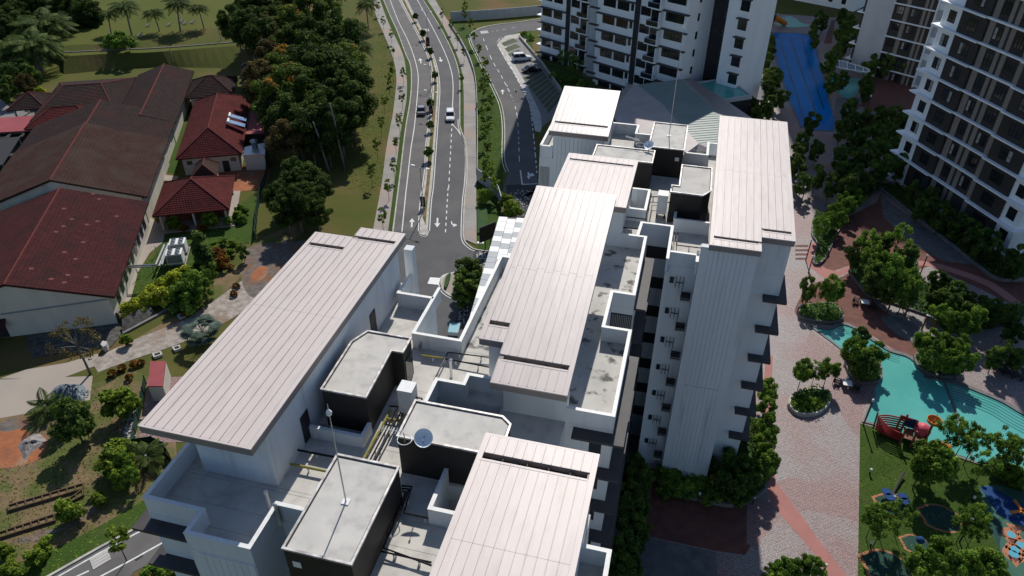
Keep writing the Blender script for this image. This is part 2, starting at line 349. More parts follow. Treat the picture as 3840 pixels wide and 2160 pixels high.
# dark screen on the plant room end and mural door
MB().box(-15.94,-15.9,34.6,35.7,DK+.1,DK+2.2).build('door','dark_glass',b3)
for x in (-6.2,-3.1):
    MB().lathe((x,25.62,29.82),[(.12,0),(.13,.12),(.05,.22),(.02,.34)],8).build('gutter_outlet','hood',blk,True)
# ================================================================ ground, roads, paving
mat('grass_rough',(.075,.088,.02),(.10,.097,.028),.12,.95,c3=(.15,.095,.045),scale3=.06,thr3=(.53,.70),bump=.6,bscale=2.5,detail=10,dist=.1,spec=.1)
mat('grass_field',(.075,.098,.018),(.10,.105,.024),.08,.95,c3=(.11,.085,.033),scale3=.05,thr3=(.58,.75),bump=.4,bscale=3,detail=10,spec=.1,dist=.06)
mat('turf',(.038,.075,.014),(.052,.085,.017),.35,.95,c3=(.085,.09,.03),scale3=.25,thr3=(.58,.8),bump=.5,bscale=5,detail=9,spec=.1,dist=.05)
mat('turf_flat',(.028,.075,.02),(.04,.085,.024),.6,.95,bump=.3,bscale=9)
mat('soil',(.22,.15,.085),(.15,.115,.062),.5,.95,c3=(.10,.115,.035),scale3=.28,thr3=(.44,.56),bump=.7,bscale=2.5,detail=10,dist=.12,spec=.1)
mat('red_soil',(.36,.13,.055),(.26,.10,.05),.6,.95,c3=(.3,.2,.13),scale3=.35,thr3=(.55,.7),bump=.6,bscale=2,dist=.15)
mat('gravel_track',(.40,.355,.31),(.24,.205,.175),1.1,.95,c3=(.22,.14,.085),scale3=.3,thr3=(.52,.68),bump=.8,bscale=3,dist=.1,detail=11)
mat('pale_slab',(.37,.32,.27),(.32,.28,.24),.15,.9,bump=.1)
mat('asphalt',(.10,.10,.102),(.085,.085,.088),.35,.85,c3=(.125,.122,.118),scale3=.12,thr3=(.5,.75),bump=.15,bscale=12,detail=9)
mat('asphalt_warm',(.135,.128,.122),(.115,.11,.106),.3,.85,c3=(.09,.086,.084),scale3=.15,thr3=(.55,.75),bump=.15,bscale=12,detail=9)
mat('asphalt_new',(.045,.047,.05),(.036,.038,.041),.4,.85,bump=.15,bscale=12,detail=9)
mat('road_paint',(.72,.72,.70),(.55,.55,.54),2.2,.7)
mat('kerb',(.50,.47,.42),(.36,.34,.30),.8,.9)
mat('walk',(.33,.31,.285),(.26,.245,.225),.25,.9,c3=(.36,.27,.22),scale3=.12,thr3=(.5,.7),bump=.15,bscale=4,detail=8)
mat_stamp('stamped_grey',(.215,.185,.18),(.155,.135,.131),(.33,.295,.287),.42,.24,big=(1.0,.74,.72),rot=.2)
mat_stamp('stamped_red',(.205,.12,.113),(.15,.085,.08),(.32,.215,.205),.42,.24,rot=.2)
mat('pink_path',(.40,.18,.155),(.36,.16,.14),.5,.85,bump=.05)
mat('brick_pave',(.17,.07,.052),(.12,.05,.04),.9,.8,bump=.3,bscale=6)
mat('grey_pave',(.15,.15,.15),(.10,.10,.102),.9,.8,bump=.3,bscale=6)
mat('stone_rim',(.10,.10,.10),(.16,.155,.15),1.5,.6,bump=.2)
mat('kerb_grey',(.22,.21,.20),(.16,.155,.15),1.2,.8)
mat('pool_water',(.085,.36,.325),(.11,.41,.37),.25,.12,spec=.4,bump=.25,bscale=1.5,dist=.04)
mat('pool_blue',(.006,.14,.42),(.010,.17,.48),.2,.12,spec=.03,bump=.1,bscale=1.5,dist=.03)
mat('pool_tile',(.02,.13,.12),rough=.3)
mat('lane_tile',(.006,.02,.05),rough=.3)
mat('soft_green',(.045,.12,.085),(.055,.135,.095),.8,.9)
mat('soft_dark',(.02,.06,.05),rough=.9)
mat('soft_blue',(.012,.05,.16),(.018,.06,.19),.8,.9)
mat('soft_orange',(.4,.17,.09),rough=.9)
mat('soft_light',(.14,.30,.34),rough=.9)
mat('grass_paver',(.10,.105,.07),(.07,.09,.05),.8,.95,bump=.4,bscale=6)
mat('stone_wall',(.12,.115,.105),(.05,.05,.045),1.6,.9,bump=.8,bscale=2.2,dist=.12,detail=8)
mat('teal_light',(.10,.36,.46),rough=.3)

struct(MB().sheet([(-700,-200),(700,-200),(700,900),(-700,900)],-.03),'ground','grass_rough')
def sheet(name,pts,z,m): return struct(MB().sheet(pts,z),name,m)
A=atl
# far field on the left
FZ=3.6
_sl=lambda l:smoothline(l,4)
_e1=_sl(atl(R11,[(480,345),(650,335),(850,340),(1100,305),(1350,265),(1600,215),(1850,170)],FZ)); _e2=_sl(atl(R11,[(480,398),(650,390),(850,380),(1100,370),(1350,355),(1600,335),(1850,315)],2.8))
_e3=_sl(atl(R11,[(480,425),(650,415),(850,405),(1100,397),(1350,378),(1600,358),(1850,338)],2.8)); _e4=_sl(atl(R11,[(480,560),(650,545),(850,525),(1100,505),(1350,508),(1600,512),(1900,520)],0))
_far=atl(R11,[(2050,60),(2100,-120),(700,-160),(200,-160),(200,200)],FZ)
struct(MB().prism(_e1+_far,-.5,FZ),'field','grass_field')
def zrib(a,b,za,zb): n=len(a); return MB().add([(x,y,za) for x,y in a]+[(x,y,zb) for x,y in b],[(i,i+1,n+i+1,n+i) for i in range(n-1)])
struct(zrib(_e1,_e2,FZ,2.8),'bank_slope','grass_rough'); struct(zrib(_e2,_e3,2.8,2.8),'bank_ledge','grass_field'); struct(zrib(_e3,_e4,2.8,-.02),'bank_slope','grass_rough')
struct(MB().wall(_e2,.3,2.7,3.0),'bank_drain','kerb_grey')
sheet('bank_lawn',A(R11,[(0,120),(0,620),(480,600),(480,560),(300,380),(200,250),(220,120)]),.0,'grass_field')
# dual carriageway ------------------------------------------------
def L12(p): return A(R12,p)
def L22(p): return A(R22,p)
Lk=smoothline(L12([(960,-60),(1040,130),(1090,240),(1150,400),(1190,500),(1197,640),(1185,780),(1160,930),(1140,1080),(1115,1300)])+L22([(1090,90),(1060,330),(1020,620)]),5)
Lm=smoothline(L12([(1075,-60),(1170,120),(1230,230),(1290,350),(1330,450),(1350,560),(1355,660),(1340,800),(1325,960),(1310,1100),(1300,1300)])+L22([(1275,60),(1262,200),(1257,335)]),5)
Rm=smoothline(L12([(1125,-60),(1225,150),(1290,275),(1360,440),(1390,560),(1400,680),(1390,850),(1380,1000),(1365,1200),(1350,1400)])+L22([(1335,100),(1325,220),(1318,335)]),5)
Rk=smoothline(L12([(1240,-60),(1360,130),(1440,270),(1510,420),(1550,560),(1555,700),(1555,900),(1560,970),(1600,1090),(1610,1250),(1603,1400)])+L22([(1590,100),(1580,330),(1590,410),(1630,455),(1680,480),(1790,495)]),5)
rd=MB().sheet(Lk+[(-52,60),(-40,66)]+list(reversed(Lm)),.004); struct(rd,'road','asphalt_warm')
struct(MB().sheet(Rm+L22([(1257,335),(1100,620),(1300,900),(1500,1300),(1900,1300),(2013,700),(1900,480)])+list(reversed(Rk)),.006),'road','asphalt')
struct(MB().sheet(L22([(1020,330),(1257,335),(1320,335),(1560,420),(1700,480),(1900,470),(2000,640),(1700,1300),(1300,1300),(1000,700)]),.008),'road','asphalt')
# median: kerb ring, soil, white edge lines
med=Lm+L22([(1262,362),(1285,372),(1308,365)])+list(reversed(Rm))
struct(MB().prism(med,.0,.13),'median','kerb')
struct(MB().sheet(offset(Lm,0.0)and [ (a[0]*.72+b[0]*.28,a[1]*.72+b[1]*.28) for a,b in zip(Lm,Rm)]+[ (a[0]*.28+b[0]*.72,a[1]*.28+b[1]*.72) for a,b in reversed(list(zip(Lm,Rm)))],.14),'median_soil','soil')
pt=MB()
def strip(line,w,z=.013):
    pt.ribbon(offset(line,w/2),offset(line,-w/2),z)
strip(offset(Lm,.28) if False else offset(Lm,-.22),.13); strip(offset(Rm,.25),.13)
Le=smoothline(L12([(1010,-60),(1090,150),(1150,270),(1200,390),(1235,510),(1245,600),(1235,760),(1215,960),(1190,1120),(1165,1340)])+L22([(1150,60),(1122,340)]),5); strip(Le,.16)
Re=smoothline(L12([(1205,-60),(1310,130),(1390,280),(1455,420),(1495,540),(1508,650),(1503,820),(1500,925),(1545,985),(1580,1050),(1597,1130)]),5); strip(Re,.16)
strip(offset(Rk,-.25)[30:],.13)
Lmv=L22([(1255,335),(1262,365),(1285,375),(1310,368),(1322,335)]); strip(smoothline(Lmv,4),.13,.012)
def dashes(o,p0,p1,n,duty=.5,w=.16):
    a=at(o,*p0)[:2]; b=at(o,*p1)[:2]
    for i in range(n):
        t0=i/n; t1=(i+duty)/n
        strip([(a[0]+(b[0]-a[0])*t,a[1]+(b[1]-a[1])*t) for t in (t0,t1)],w)
dashes(R12,(1500,930),(1473,1449),11); dashes(R22,(1470,10),(1449,370),8)
def arrow(o,p0,p1,kind='s',w=.22):
    a=np.array(at(o,*p0)[:2]); b=np.array(at(o,*p1)[:2]); d=b-a; L=np.linalg.norm(d); d=d/L; n=np.array([-d[1],d[0]])
    q=lambda u,v:tuple(a+d*u+n*v)
    hw=L*.16 if kind=='s' else L*.2
    if kind=='s':
        pt.sheet([q(0,-w*.6),q(L*.6,-w*.6),q(L*.6,w*.6),q(0,w*.6)],.013); pt.sheet([q(L*.58,-hw),q(L,0),q(L*.58,hw)],.0135)
arrow(R12,(1266,478),(1258,440)); arrow(R12,(1408,432),(1418,468)); arrow(R22,(1195,306),(1199,238)); arrow(R22,(1391,236),(1388,307))
pt.ribbon(L22([(1492,262),(1494,282),(1505,291),(1520,292)]),L22([(1500,262),(1502,277),(1509,284),(1521,285)]),.013); pt.sheet(L22([(1515,278),(1540,291),(1507,306)]),.0135)
pt.build('lane_marking','road_paint'); 
tag(bpy.data.objects['lane_marking'],kind='structure')
# kerbs as stones: outer kerbs of both carriageways
def kerb(line,name='kerb',m='kerb',w=.22,h=.13): return struct(MB().wall(line,w,0,h),name,m)
kerb(offset(Lk,-.1)); kerb(offset(Rk,.1))
# footpaths cut into slabs
def slabs(la,lb,name,m,step,z=.1,gap=.05):
    base=struct(MB().ribbon(la,lb,-.02,z-.03),name,'kerb_grey')
    n=len(la)-1; i=0; k=0
    while i<n:
        j=min(n,i+step); mb=MB()
        a=list(la[i:j+1]); b=list(lb[i:j+1])
        a[0]=tuple(np.array(a[0])*.985+np.array(a[1])*.015); b[0]=tuple(np.array(b[0])*.985+np.array(b[1])*.015)
        mb.ribbon(a,b,z-.03,z); mb.build('slab',m,base); i=j
    return base
wl=smoothline(L12([(870,-60),(930,130),(985,260),(1025,360),(1065,480),(1080,600),(1075,680),(1055,850),(1030,980),(1000,1150),(975,1350)])+L22([(955,60),(910,300),(890,420)]),4)
wr=smoothline(L12([(935,-60),(995,110),(1045,230),(1090,320),(1135,430),(1150,520),(1160,640),(1155,760),(1130,900),(1110,1010),(1090,1180),(1072,1340)])[:11]+L22([(1055,50),(1020,320),(1000,450)]),4)
m_=min(len(wl),len(wr)); slabs(wl[:m_],wr[:m_],'footpath','walk',2)
w2l=smoothline(L12([(1270,-60),(1395,130),(1485,300),(1555,470),(1585,640),(1590,1000),(1600,1300)])+L22([(1600,50),(1592,250),(1592,400)]),5)
w2r=smoothline(L12([(1340,-60),(1450,130),(1570,300),(1650,470),(1675,640),(1680,1000),(1685,1300)])+L22([(1682,50),(1685,250),(1685,440)]),5)
slabs(w2l,w2r,'footpath','walk',2)
# green strips beside the paths
struct(MB().ribbon(wr[:m_],[Lk[int(i*(len(Lk)-1)/(m_-1))] for i in range(m_)],.05),'verge','turf')
struct(MB().ribbon(w2l,[Rk[int(i*(len(Rk)*.9-1)/(len(w2l)-1))] for i in range(len(w2l))],.05),'verge','turf')
sheet('lawn_strip',L12([(1690,420),(1760,560),(1820,680),(1870,800),(1885,950),(1885,1449),(1690,1449),(1690,1000),(1685,650),(1660,500),(1580,300),(1500,160),(1640,200),(1640,310)]),.01,'turf')
sheet('lawn_corner',L22([(1690,0),(1800,20),(1870,130),(1860,230),(1800,480),(1690,470)]),.012,'turf')
sheet('lawn_hedge',L22([(1690,185),(1765,180),(1775,350),(1690,360)]),.35,'turf_flat')
struct(MB().prism(L22([(1690,180),(1765,178),(1775,352),(1690,362)]),0,.34),'hedge_bed','turf_flat')
for k in range(3): one(MB().prism(A(R22,[(1690+k*18,416),(1703+k*18,416),(1703+k*18,430),(1690+k*18,430)]),.01,.05),'stepping_stone','white_paint',['leftmost square stepping stone in the lawn by the black screen','middle square stepping stone in the lawn by the black screen','square stepping stone nearest the post of the black screen'][k],'paving stone','stepping stones by the screen')
# grey site ground top right of the road
sheet('verge',L12([(1400,0),(1480,130),(2013,70),(2013,-80),(1370,-80)]),.004,'grass_rough')
# internal drive ---------------------------------------------------
dl=smoothline(L12([(2300,120),(2013,165),(1850,185),(1720,212),(1650,255),(1640,310),(1690,420),(1760,560),(1820,680),(1870,800),(1892,950),(1892,1200)])+A(R13,[(10,1300)]),5)
sheet('drive',dl+A(R13,[(-30,1449),(235,1449),(235,1390),(215,1150),(195,950),(175,800),(130,690),(60,560),(0,430)])+L12([(1840,340),(1850,310),(1900,275),(2013,240),(2300,220)]),.005,'asphalt')
sheet('drive_dark',A(R13,[(-10,1395),(235,1390),(240,1449),(110,1500)])+A(R23,[(240,390),(130,640),(0,640),(0,420)]),.008,'asphalt_new')
kerb(offset(dl,.12),w=.2)
pt=MB()
strip(offset(dl,-.35),.12)
def poly_dash(o,pts,n,w=.15,duty=.55):
    L=smoothline(atl(o,pts),10); N=len(L)
    for i in range(n):
        a=int(i*(N-1)/n); b=max(a+1,int((i+duty)*(N-1)/n)); strip(L[a:b+1],w)
poly_dash(R13,[(0,430),(60,560),(130,690),(175,800),(195,950),(215,1150),(230,1330)],26,.2)
poly_dash(R13,[(0,640),(40,740),(75,850),(88,1000),(92,1100),(97,1240)],12)
poly_dash(R12,[(1735,290),(1800,450),(1870,570),(1930,690),(1975,800)],10)
poly_dash(R12,[(1800,240),(1880,225),(2013,200)],4); poly_dash(R12,[(1840,320),(1870,285),(1960,260)],6,.2); poly_dash(R12,[(1845,340),(1900,440),(1960,540),(2010,610)],9,.2)
strip(atl(R13,[(103,1285),(118,1392),(235,1388)]),.22,.016)
arrow(R12,(1882,712),(1880,675)); arrow(R12,(1976,668),(1988,704)); arrow(R13,(62,668),(75,704))
pt.sheet(atl(R13,[(158,1300),(170,1300),(172,1335),(160,1335)]),.016); pt.sheet(atl(R13,[(152,1330),(182,1330),(166,1355)]),.0165); pt.sheet(atl(R13,[(170,1312),(190,1316),(190,1328),(170,1326)]),.016); pt.sheet(atl(R13,[(186,1304),(212,1322),(186,1334)]),.0165)
o_=pt.build('lane_marking','road_paint'); tag(o_,kind='structure')
sheet('drain_strip',A(R13,[(0,380),(70,500),(150,640),(215,770),(255,860),(265,960),(255,1000),(215,990),(195,900),(175,800),(130,690),(60,560),(0,430)]),.012,'concrete')
sheet('parking',A(R13,[(0,300),(90,285),(270,490),(420,690),(400,860),(262,960),(255,860),(215,770),(150,640),(70,500),(0,380)]),.010,'kerb_grey')
sheet('parking',L12([(1840,340),(1855,310),(1905,272),(2013,250),(2060,290),(2040,380),(2013,610),(1900,450)]),.009,'kerb')
# grass block bays
for i in range(9):
    t=i/9.0; t2=(i+.8)/9.0
    a=lambda u,s:tuple(np.array(at(R13,*(np.array((120,590))*(1-u)+np.array((320,860))*u)))[:2]*(1-s)+np.array(at(R13,*(np.array((262,520))*(1-u)+np.array((425,735))*u)))[:2]*s)
    struct(MB().sheet([a(t,.02),a(t2,.02),a(t2,.98),a(t,.98)],.016),'parking_bay','grass_paver')
for i in range(3):
    struct(MB().sheet(A(R12,[(1870+i*25,325+i*42),(1960+i*20,290+i*42),(2000+i*20,312+i*42),(1895+i*25,350+i*42)]),.016),'parking_bay','grass_paver')
sheet('garden_bed',A(R13,[(90,285),(270,490),(420,690),(600,660),(620,640),(560,560),(280,470),(200,400),(190,230),(110,240)]),.006,'turf')
# front-left road --------------------------------------------------
fr_a=A(R31,[(300,1500),(760,1240),(1060,1082),(1250,985),(1600,800)]); fr_b=A(R31,[(800,1700),(1010,1420),(1250,1290),(1450,1180),(1700,1040)])
struct(MB().ribbon(fr_a,fr_b,.006),'road','asphalt_warm'); kerb(offset(fr_a,.1),w=.25)
pt=MB(); strip(offset(fr_a,-.45),.16); strip(A(R31,[(755,1455),(1000,1325),(1215,1205),(1400,1110)]),.18); strip(A(R31,[(560,1462),(672,1410)]),.18)
o_=pt.build('lane_marking','road_paint'); tag(o_,kind='structure')
sheet('verge',A(R31,[(0,1449),(300,1300),(700,1100),(1000,930),(1200,800),(1250,985),(1060,1075),(760,1235),(380,1460)]),.004,'turf')
# yard of the bungalow -------------------------------------------
sheet('dirt',A(R31,[(-200,1449),(-200,600),(0,150),(250,120),(700,0),(1000,-100),(1300,0),(1350,800),(1000,930),(700,1100),(300,1300)])+[],.001,'soil')
sheet('dirt',A(R21,[(700,1449),(1000,1250),(1500,1000),(1800,700),(2013,560),(2300,350),(2300,250),(1900,420),(1880,560),(1640,650),(1560,900),(1280,1000),(1000,1160),(850,1280)]),.001,'soil')
sheet('track',smoothline(A(R21,[(690,1320),(850,1230),(1100,1120),(1400,1000),(1700,800),(2013,560),(2150,400)]),5)+list(reversed(smoothline(A(R21,[(740,1400),(1000,1305),(1300,1205),(1550,1100),(1800,965),(2013,790),(2250,500)]),5))),.008,'gravel_track')
sheet('yard_slab',A(R21,[(0,1449),(460,1449),(740,1345),(740,1260),(500,1330),(200,1380)])+[],.006,'pale_slab')
sheet('yard_slab',A(R31,[(-100,130),(-100,-30),(700,-60),(680,120),(500,150),(250,215),(0,258)]),.007,'pale_slab')
sheet('red_earth',smoothline(A(R31,[(-50,640),(-30,380),(60,360),(180,340),(260,400),(330,380),(360,440),(300,560),(150,620),(-50,640)]),4),.012,'red_soil')
sheet('apron',A(R21,[(915,990),(870,890),(1000,560),(1060,300),(1110,200),(1250,330),(1230,420),(1130,500),(1040,650),(980,880)]),.010,'pale_slab')
sheet('apron',A(R21,[(-50,1060),(860,960),(870,985),(-50,1085)]),.010,'concrete')
sheet('lawn',A(R21,[(980,885),(1045,640),(1180,500),(1260,330),(1450,300),(1650,290),(1900,60),(1960,130),(1900,420),(1600,480),(1480,600),(1330,870),(1150,960)]),.006,'turf')
sheet('lawn',A(R11,[(1240,1300),(1400,830),(1440,840),(1370,1200),(1340,1310)]),.006,'turf')
sheet('apron',A(R11,[(1210,1360),(1390,770),(1420,790),(1270,1210),(1240,1320),(1350,1330),(1330,1370)]),.010,'pale_slab')
sheet('brick_yard',A(R11,[(1600,1449),(1660,1250),(2013,1250),(2050,1280),(2000,1420),(1800,1449)]),.008,'red_soil')
sheet('forecourt',A(R11,[(-100,640),(50,720),(100,810),(380,800),(460,790),(420,860),(-100,900)]),.008,'kerb_grey')
sheet('forecourt',A(R11,[(-100,900),(440,860),(200,1250),(-100,1449)]),.006,'asphalt_new')

# repaired patches and worn wheel tracks in the asphalt
for o,q in ((R31,[(1003,1310),(1060,1282),(1085,1300),(1025,1340)]),(R22,[(1330,560),(1420,555),(1410,585),(1320,590)]),(R22,[(1180,420),(1230,415),(1225,470),(1170,475)]),(R12,[(1390,1100),(1440,1100),(1436,1170),(1384,1170)]),(R12,[(1255,700),(1300,700),(1298,740),(1252,740)])): sheet('road_patch',A(o,q),.0105,'asphalt_new' if o is R31 else 'asphalt')

mat('rubble',(.19,.165,.145),(.12,.105,.095),1.2,.95,c3=(.20,.11,.065),scale3=.25,thr3=(.48,.62),bump=.9,bscale=3,dist=.12,detail=11,spec=.1)
sheet('bare_ground',smoothline(A(R22,[(-60,470),(60,430),(220,430),(420,400),(470,440),(330,600),(150,760),(0,840),(-90,700),(-60,470)]),4),.014,'rubble')
sheet('red_earth',smoothline(A(R22,[(0,640),(50,600),(110,615),(90,680),(20,720),(-20,690),(0,640)]),4),.018,'red_soil')
sheet('bare_ground',smoothline(A(R31,[(0,300),(60,270),(180,250),(230,300),(180,340),(60,370),(0,360),(0,300)]),4),.010,'rubble')
sheet('bare_ground',smoothline(A(R31,[(80,1190),(300,1110),(480,1080),(600,950),(720,930),(700,980),(560,1060),(420,1130),(200,1200),(80,1190)]),4),.010,'rubble')
# ================================================================ podium garden on the right
Q=atl
def Z(o,pts): return smoothline(atl(o,pts),4)
sheet('podium_paving',[(-12,-10),(70,-10),(70,100),(52,112),(36,133),(40,235),(2,235),(3,170),(12,140),(9,100),(-2,82),(-2,60)],.002,'stamped_grey')
# darker shaded plazas and reddish stamped zones
sheet('paving_red',Q(R34,[(135,740),(270,700),(420,750),(600,800),(760,850),(755,1030),(600,1000),(400,955),(310,950),(240,870)]),.007,'stamped_red')
sheet('paving_red',Q(R34,[(0,870),(95,880),(180,1000),(130,1050),(30,1180),(0,1260),(-80,1200),(-80,900)]),.007,'stamped_red')
sheet('paving_red',Z(R24,[(395,1080),(560,1200),(680,1290),(700,1449)])+Q(R34,[(640,40),(820,60),(790,290),(775,410),(700,330),(600,180),(540,150)])+Q(R24,[(560,1449),(450,1330),(350,1260)]),.007,'stamped_red')
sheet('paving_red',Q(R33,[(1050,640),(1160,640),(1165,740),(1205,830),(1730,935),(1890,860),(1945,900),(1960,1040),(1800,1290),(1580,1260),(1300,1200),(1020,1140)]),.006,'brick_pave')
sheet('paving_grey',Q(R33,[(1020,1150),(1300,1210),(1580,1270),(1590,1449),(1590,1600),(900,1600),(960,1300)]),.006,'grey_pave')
sheet('walk_path',Q(R24,[(65,1280),(118,1280),(110,1449)])+Q(R34,[(110,60),(118,300),(132,600),(138,740),(300,950),(480,1200),(700,1480),(560,1480),(430,1280),(180,990),(95,870),(52,720),(50,400),(60,60)])+Q(R24,[(50,1449)]),.010,'pink_path')
# upper garden
sheet('paving_brick',Z(R24,[(300,880),(400,740),(560,700),(640,680),(700,655),(780,740),(900,890),(1050,1000),(1250,1150),(1300,1210),(1250,1290),(1130,1275),(1000,1210),(880,1130),(760,1060),(640,1020),(480,1040),(320,990),(280,940)]),.008,'brick_pave')
sheet('paving_brick',Q(R24,[(640,250),(900,120),(930,50),(1000,120),(1300,320),(1500,470),(1900,720),(2100,720),(2100,1100),(1900,880),(1700,780),(1300,600),(1180,640),(1250,690),(1100,600),(800,560),(560,640),(440,600),(500,560)]),.007,'brick_pave')
sheet('paving_grey',Q(R24,[(930,60),(1000,125),(1300,320),(1450,430),(1700,600),(1400,560),(1150,420),(950,230)]),.010,'grey_pave')
sheet('walk_path',Q(R24,[(395,430),(455,420),(430,560),(520,620),(600,640),(780,560),(790,600),(600,680),(510,690),(400,610),(365,570)]),.013,'pink_path')
sheet('walk_path',Z(R24,[(1195,555),(1400,590),(1700,690),(1850,770),(2100,960)])+Z(R24,[(2100,1030),(1900,870),(1720,745),(1500,660),(1290,600),(1200,600)]),.013,'pink_path')
for i in range(4): sheet('paving_band',Q(R24,[(290,440+i*32),(390,440+i*32),(380,456+i*32),(285,456+i*32)]),.012,'brick_pave')
# dark plaza with red centre near the upper pool
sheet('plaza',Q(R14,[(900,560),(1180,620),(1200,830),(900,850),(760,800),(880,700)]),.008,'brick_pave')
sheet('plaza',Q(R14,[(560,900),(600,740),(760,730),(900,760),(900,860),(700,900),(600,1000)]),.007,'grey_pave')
sheet('walk_path',Q(R14,[(905,560),(1180,622),(1180,640),(905,580)]),.014,'pink_path')
sheet('paving_brick',Q(R14,[(560,150),(590,150),(560,330),(500,330)])+[],.009,'brick_pave')
sheet('walk_path',Q(R13,[(1800,640),(1840,560),(1860,400),(1880,250),(1900,260),(1880,480),(1860,640),(1830,700)]),.012,'pink_path')
sheet('plaza',Q(R13,[(1840,420),(1960,420),(1960,760),(1850,790)]),.009,'grey_pave')
sheet('plaza',Q(R14,[(-30,420),(50,400),(60,780),(-30,780)]),.010,'grey_pave')
# lawn and soft play surface
sheet('lawn',Q(R34,[(776,296),(1000,360),(1200,440),(1560,550),(1660,600),(2100,760),(2100,1700),(755,1700)]),.009,'turf')
sheet('soft_play',Q(R34,[(1670,770),(1800,760),(2100,840),(2100,1600),(1920,1600),(1880,1400),(1760,1100),(1695,880)]),.014,'soft_green')
sheet('soft_play',Z(R34,[(1675,780),(1730,850),(1800,960),(1900,1030),(2100,1090),(2100,960),(1950,880),(1850,820),(1760,770)]),.018,'soft_blue')
sheet('soft_play',Z(R34,[(1750,1000),(1830,1020),(1850,1100),(1830,1220),(1860,1330),(1890,1420),(1880,1400),(1820,1250),(1770,1110)]),.018,'soft_dark')
for i,(x,y,r) in enumerate([(1915,1137,30),(1950,1095,34),(1920,1185,30),(1990,1215,30),(1945,1250,30),(1935,1285,34),(1945,1325,32)]):
    c=at(R34,x,y)
    n=3 if i in (1,2,6) else 12
    cir=lambda r_,ph=0:[(c[0]+r_*math.cos(2*PI*k/n+ph),c[1]+r_*math.sin(2*PI*k/n+ph)) for k in range(n)]
    q=r*.021
    one(MB().sheet(cir(q*1.35,.4),.022).sheet(cir(q,.4),.026),'play_mark','soft_orange','%s orange play marking on the soft ground, %s from the top'%('triangular' if n==3 else 'round',['first','second','third','fourth','fifth','sixth','last'][i]),'floor marking','printed play markings')
    if n==12: one(MB().sheet(cir(q*.62),.030),'play_mark','teal_light','pale blue disc inside a round play marking, %s from the top'%['first','','','second','third','fourth',''][i],'floor marking','printed play markings')
    else: one(MB().sheet(cir(q*.6,.4),.030),'play_mark','brick_pave','dark red triangle inside a play marking, %s from the top'%['','first','second','','','','third'][i],'floor marking','printed play markings')
for i,(x,y,rx) in enumerate([(1010,910,75),(1380,1010,90),(1190,1210,60),(970,1380,100)]):
    c=at(R34,x,y); r=rx*.0225
    el=[(c[0]+r*math.cos(a*PI/8)*(1+.15*math.sin(2*a)),c[1]+r*.85*math.sin(a*PI/8)) for a in range(16)]
    sheet('soft_pad',el,.014,'soft_orange'); sheet('soft_pad',[(c[0]+(p[0]-c[0])*.9+.12,c[1]+(p[1]-c[1])*.88) for p in el],.018,'soft_dark')
# lower pool --------------------------------------------------------
pool_out=Z(R24,[(395,1045),(530,1075),(640,1038),(760,1080),(880,1165),(1000,1240),(1160,1295),(1290,1440)])+Z(R34,[(1440,-20),(1560,15),(1700,70),(1850,135),(2013,230),(2300,380)])
pool_low=Q(R34,[(2300,760),(2013,655),(1660,592),(1560,548),(1200,440),(870,297),(828,285),(850,170),(880,60)])+Q(R24,[(930,1449),(760,1350),(690,1275),(560,1170),(470,1105)])
pool=tag(MB().sheet(pool_out+pool_low,.02).build('pool_water','pool_water'),kind='structure')
struct(MB().wall(pool_out,.55,0,.16),'pool_rim','stone_rim')
struct(MB().wall(Q(R34,[(2013,662),(1660,600),(1200,446),(870,303),(800,285),(850,170),(885,60)]),.3,0,.12),'pool_rim','kerb_grey')
struct(MB().wall(Q(R24,[(690,1275),(560,1170),(470,1105),(395,1050)]),.3,0,.1),'pool_rim','stone_rim')
struct(MB().wall(Q(R34,[(1405,-30),(1480,160),(1560,400),(1625,580)]),.28,0,.08),'pool_divider','stone_rim')
stp=offset(pool_out,-.0)
for i in range(4):
    l1=offset(pool_out,-(.6+i*.42)); k=int(len(l1)*.13); k2=int(len(l1)*.46)
    struct(MB().ribbon(offset(l1,.05)[k:k2],offset(l1,-.05)[k:k2],.024),'pool_step','pool_tile')
for i in range(6):
    l1=offset(pool_out,-(.6+i*.5)); k=int(len(l1)*.6)
    struct(MB().ribbon(offset(l1,.08)[k:],offset(l1,-.08)[k:],.024),'pool_step','pool_tile')
# oval grey patio
sheet('patio',Z(R24,[(945,985),(1010,972),(1120,1000),(1220,1060),(1270,1120),(1265,1165),(1210,1180),(1100,1140),(1000,1070),(950,1010),(945,985)]),.016,'grey_pave')
struct(MB().wall(Z(R24,[(945,985),(950,1010),(1000,1070),(1100,1140),(1210,1180),(1262,1165)]),.18,0,.05),'patio_edge','stone_rim')
sheet('garden_lawn',Z(R24,[(1170,860),(1240,820),(1260,880),(1300,950),(1200,930),(1170,860)]),.012,'turf')
# planters: raised beds with a kerb
BEDS=[]
def planter(o,pts,h=.45,m='kerb_grey',name='planter_bed',fill='turf_flat',w=.25):
    line=Z(o,pts+[pts[0]]); b=struct(MB().wall(line,w,0,h),name,m)
    f=MB().sheet(line[:-1],h-.1).build('soil_fill',fill,b); BEDS.append((line[:-1],h-.1)); return b
planter(R24,[(305,960),(330,920),(450,900),(560,900),(625,960),(635,1010),(560,1040),(430,1030),(330,1000)],.5,'stone_rim')
planter(R24,[(660,1300),(690,1270),(800,1290),(900,1320),(930,1440),(880,1490),(760,1480),(680,1400)],.5,'stone_rim')
planter(R24,[(1180,1290),(1250,1270),(1400,1330),(1520,1390),(1540,1440),(1440,1449),(1300,1430),(1200,1360)],.5,'stone_rim')
planter(R34,[(232,170),(255,110),(330,70),(430,50),(530,80),(545,130),(500,200),(400,245),(290,230)],.5,'kerb')
planter(R33,[(1160,640),(1160,730),(1205,822),(1450,880),(1725,925),(1940,810),(1925,640),(1900,300),(1700,300),(1500,500)],.55,'kerb_grey')
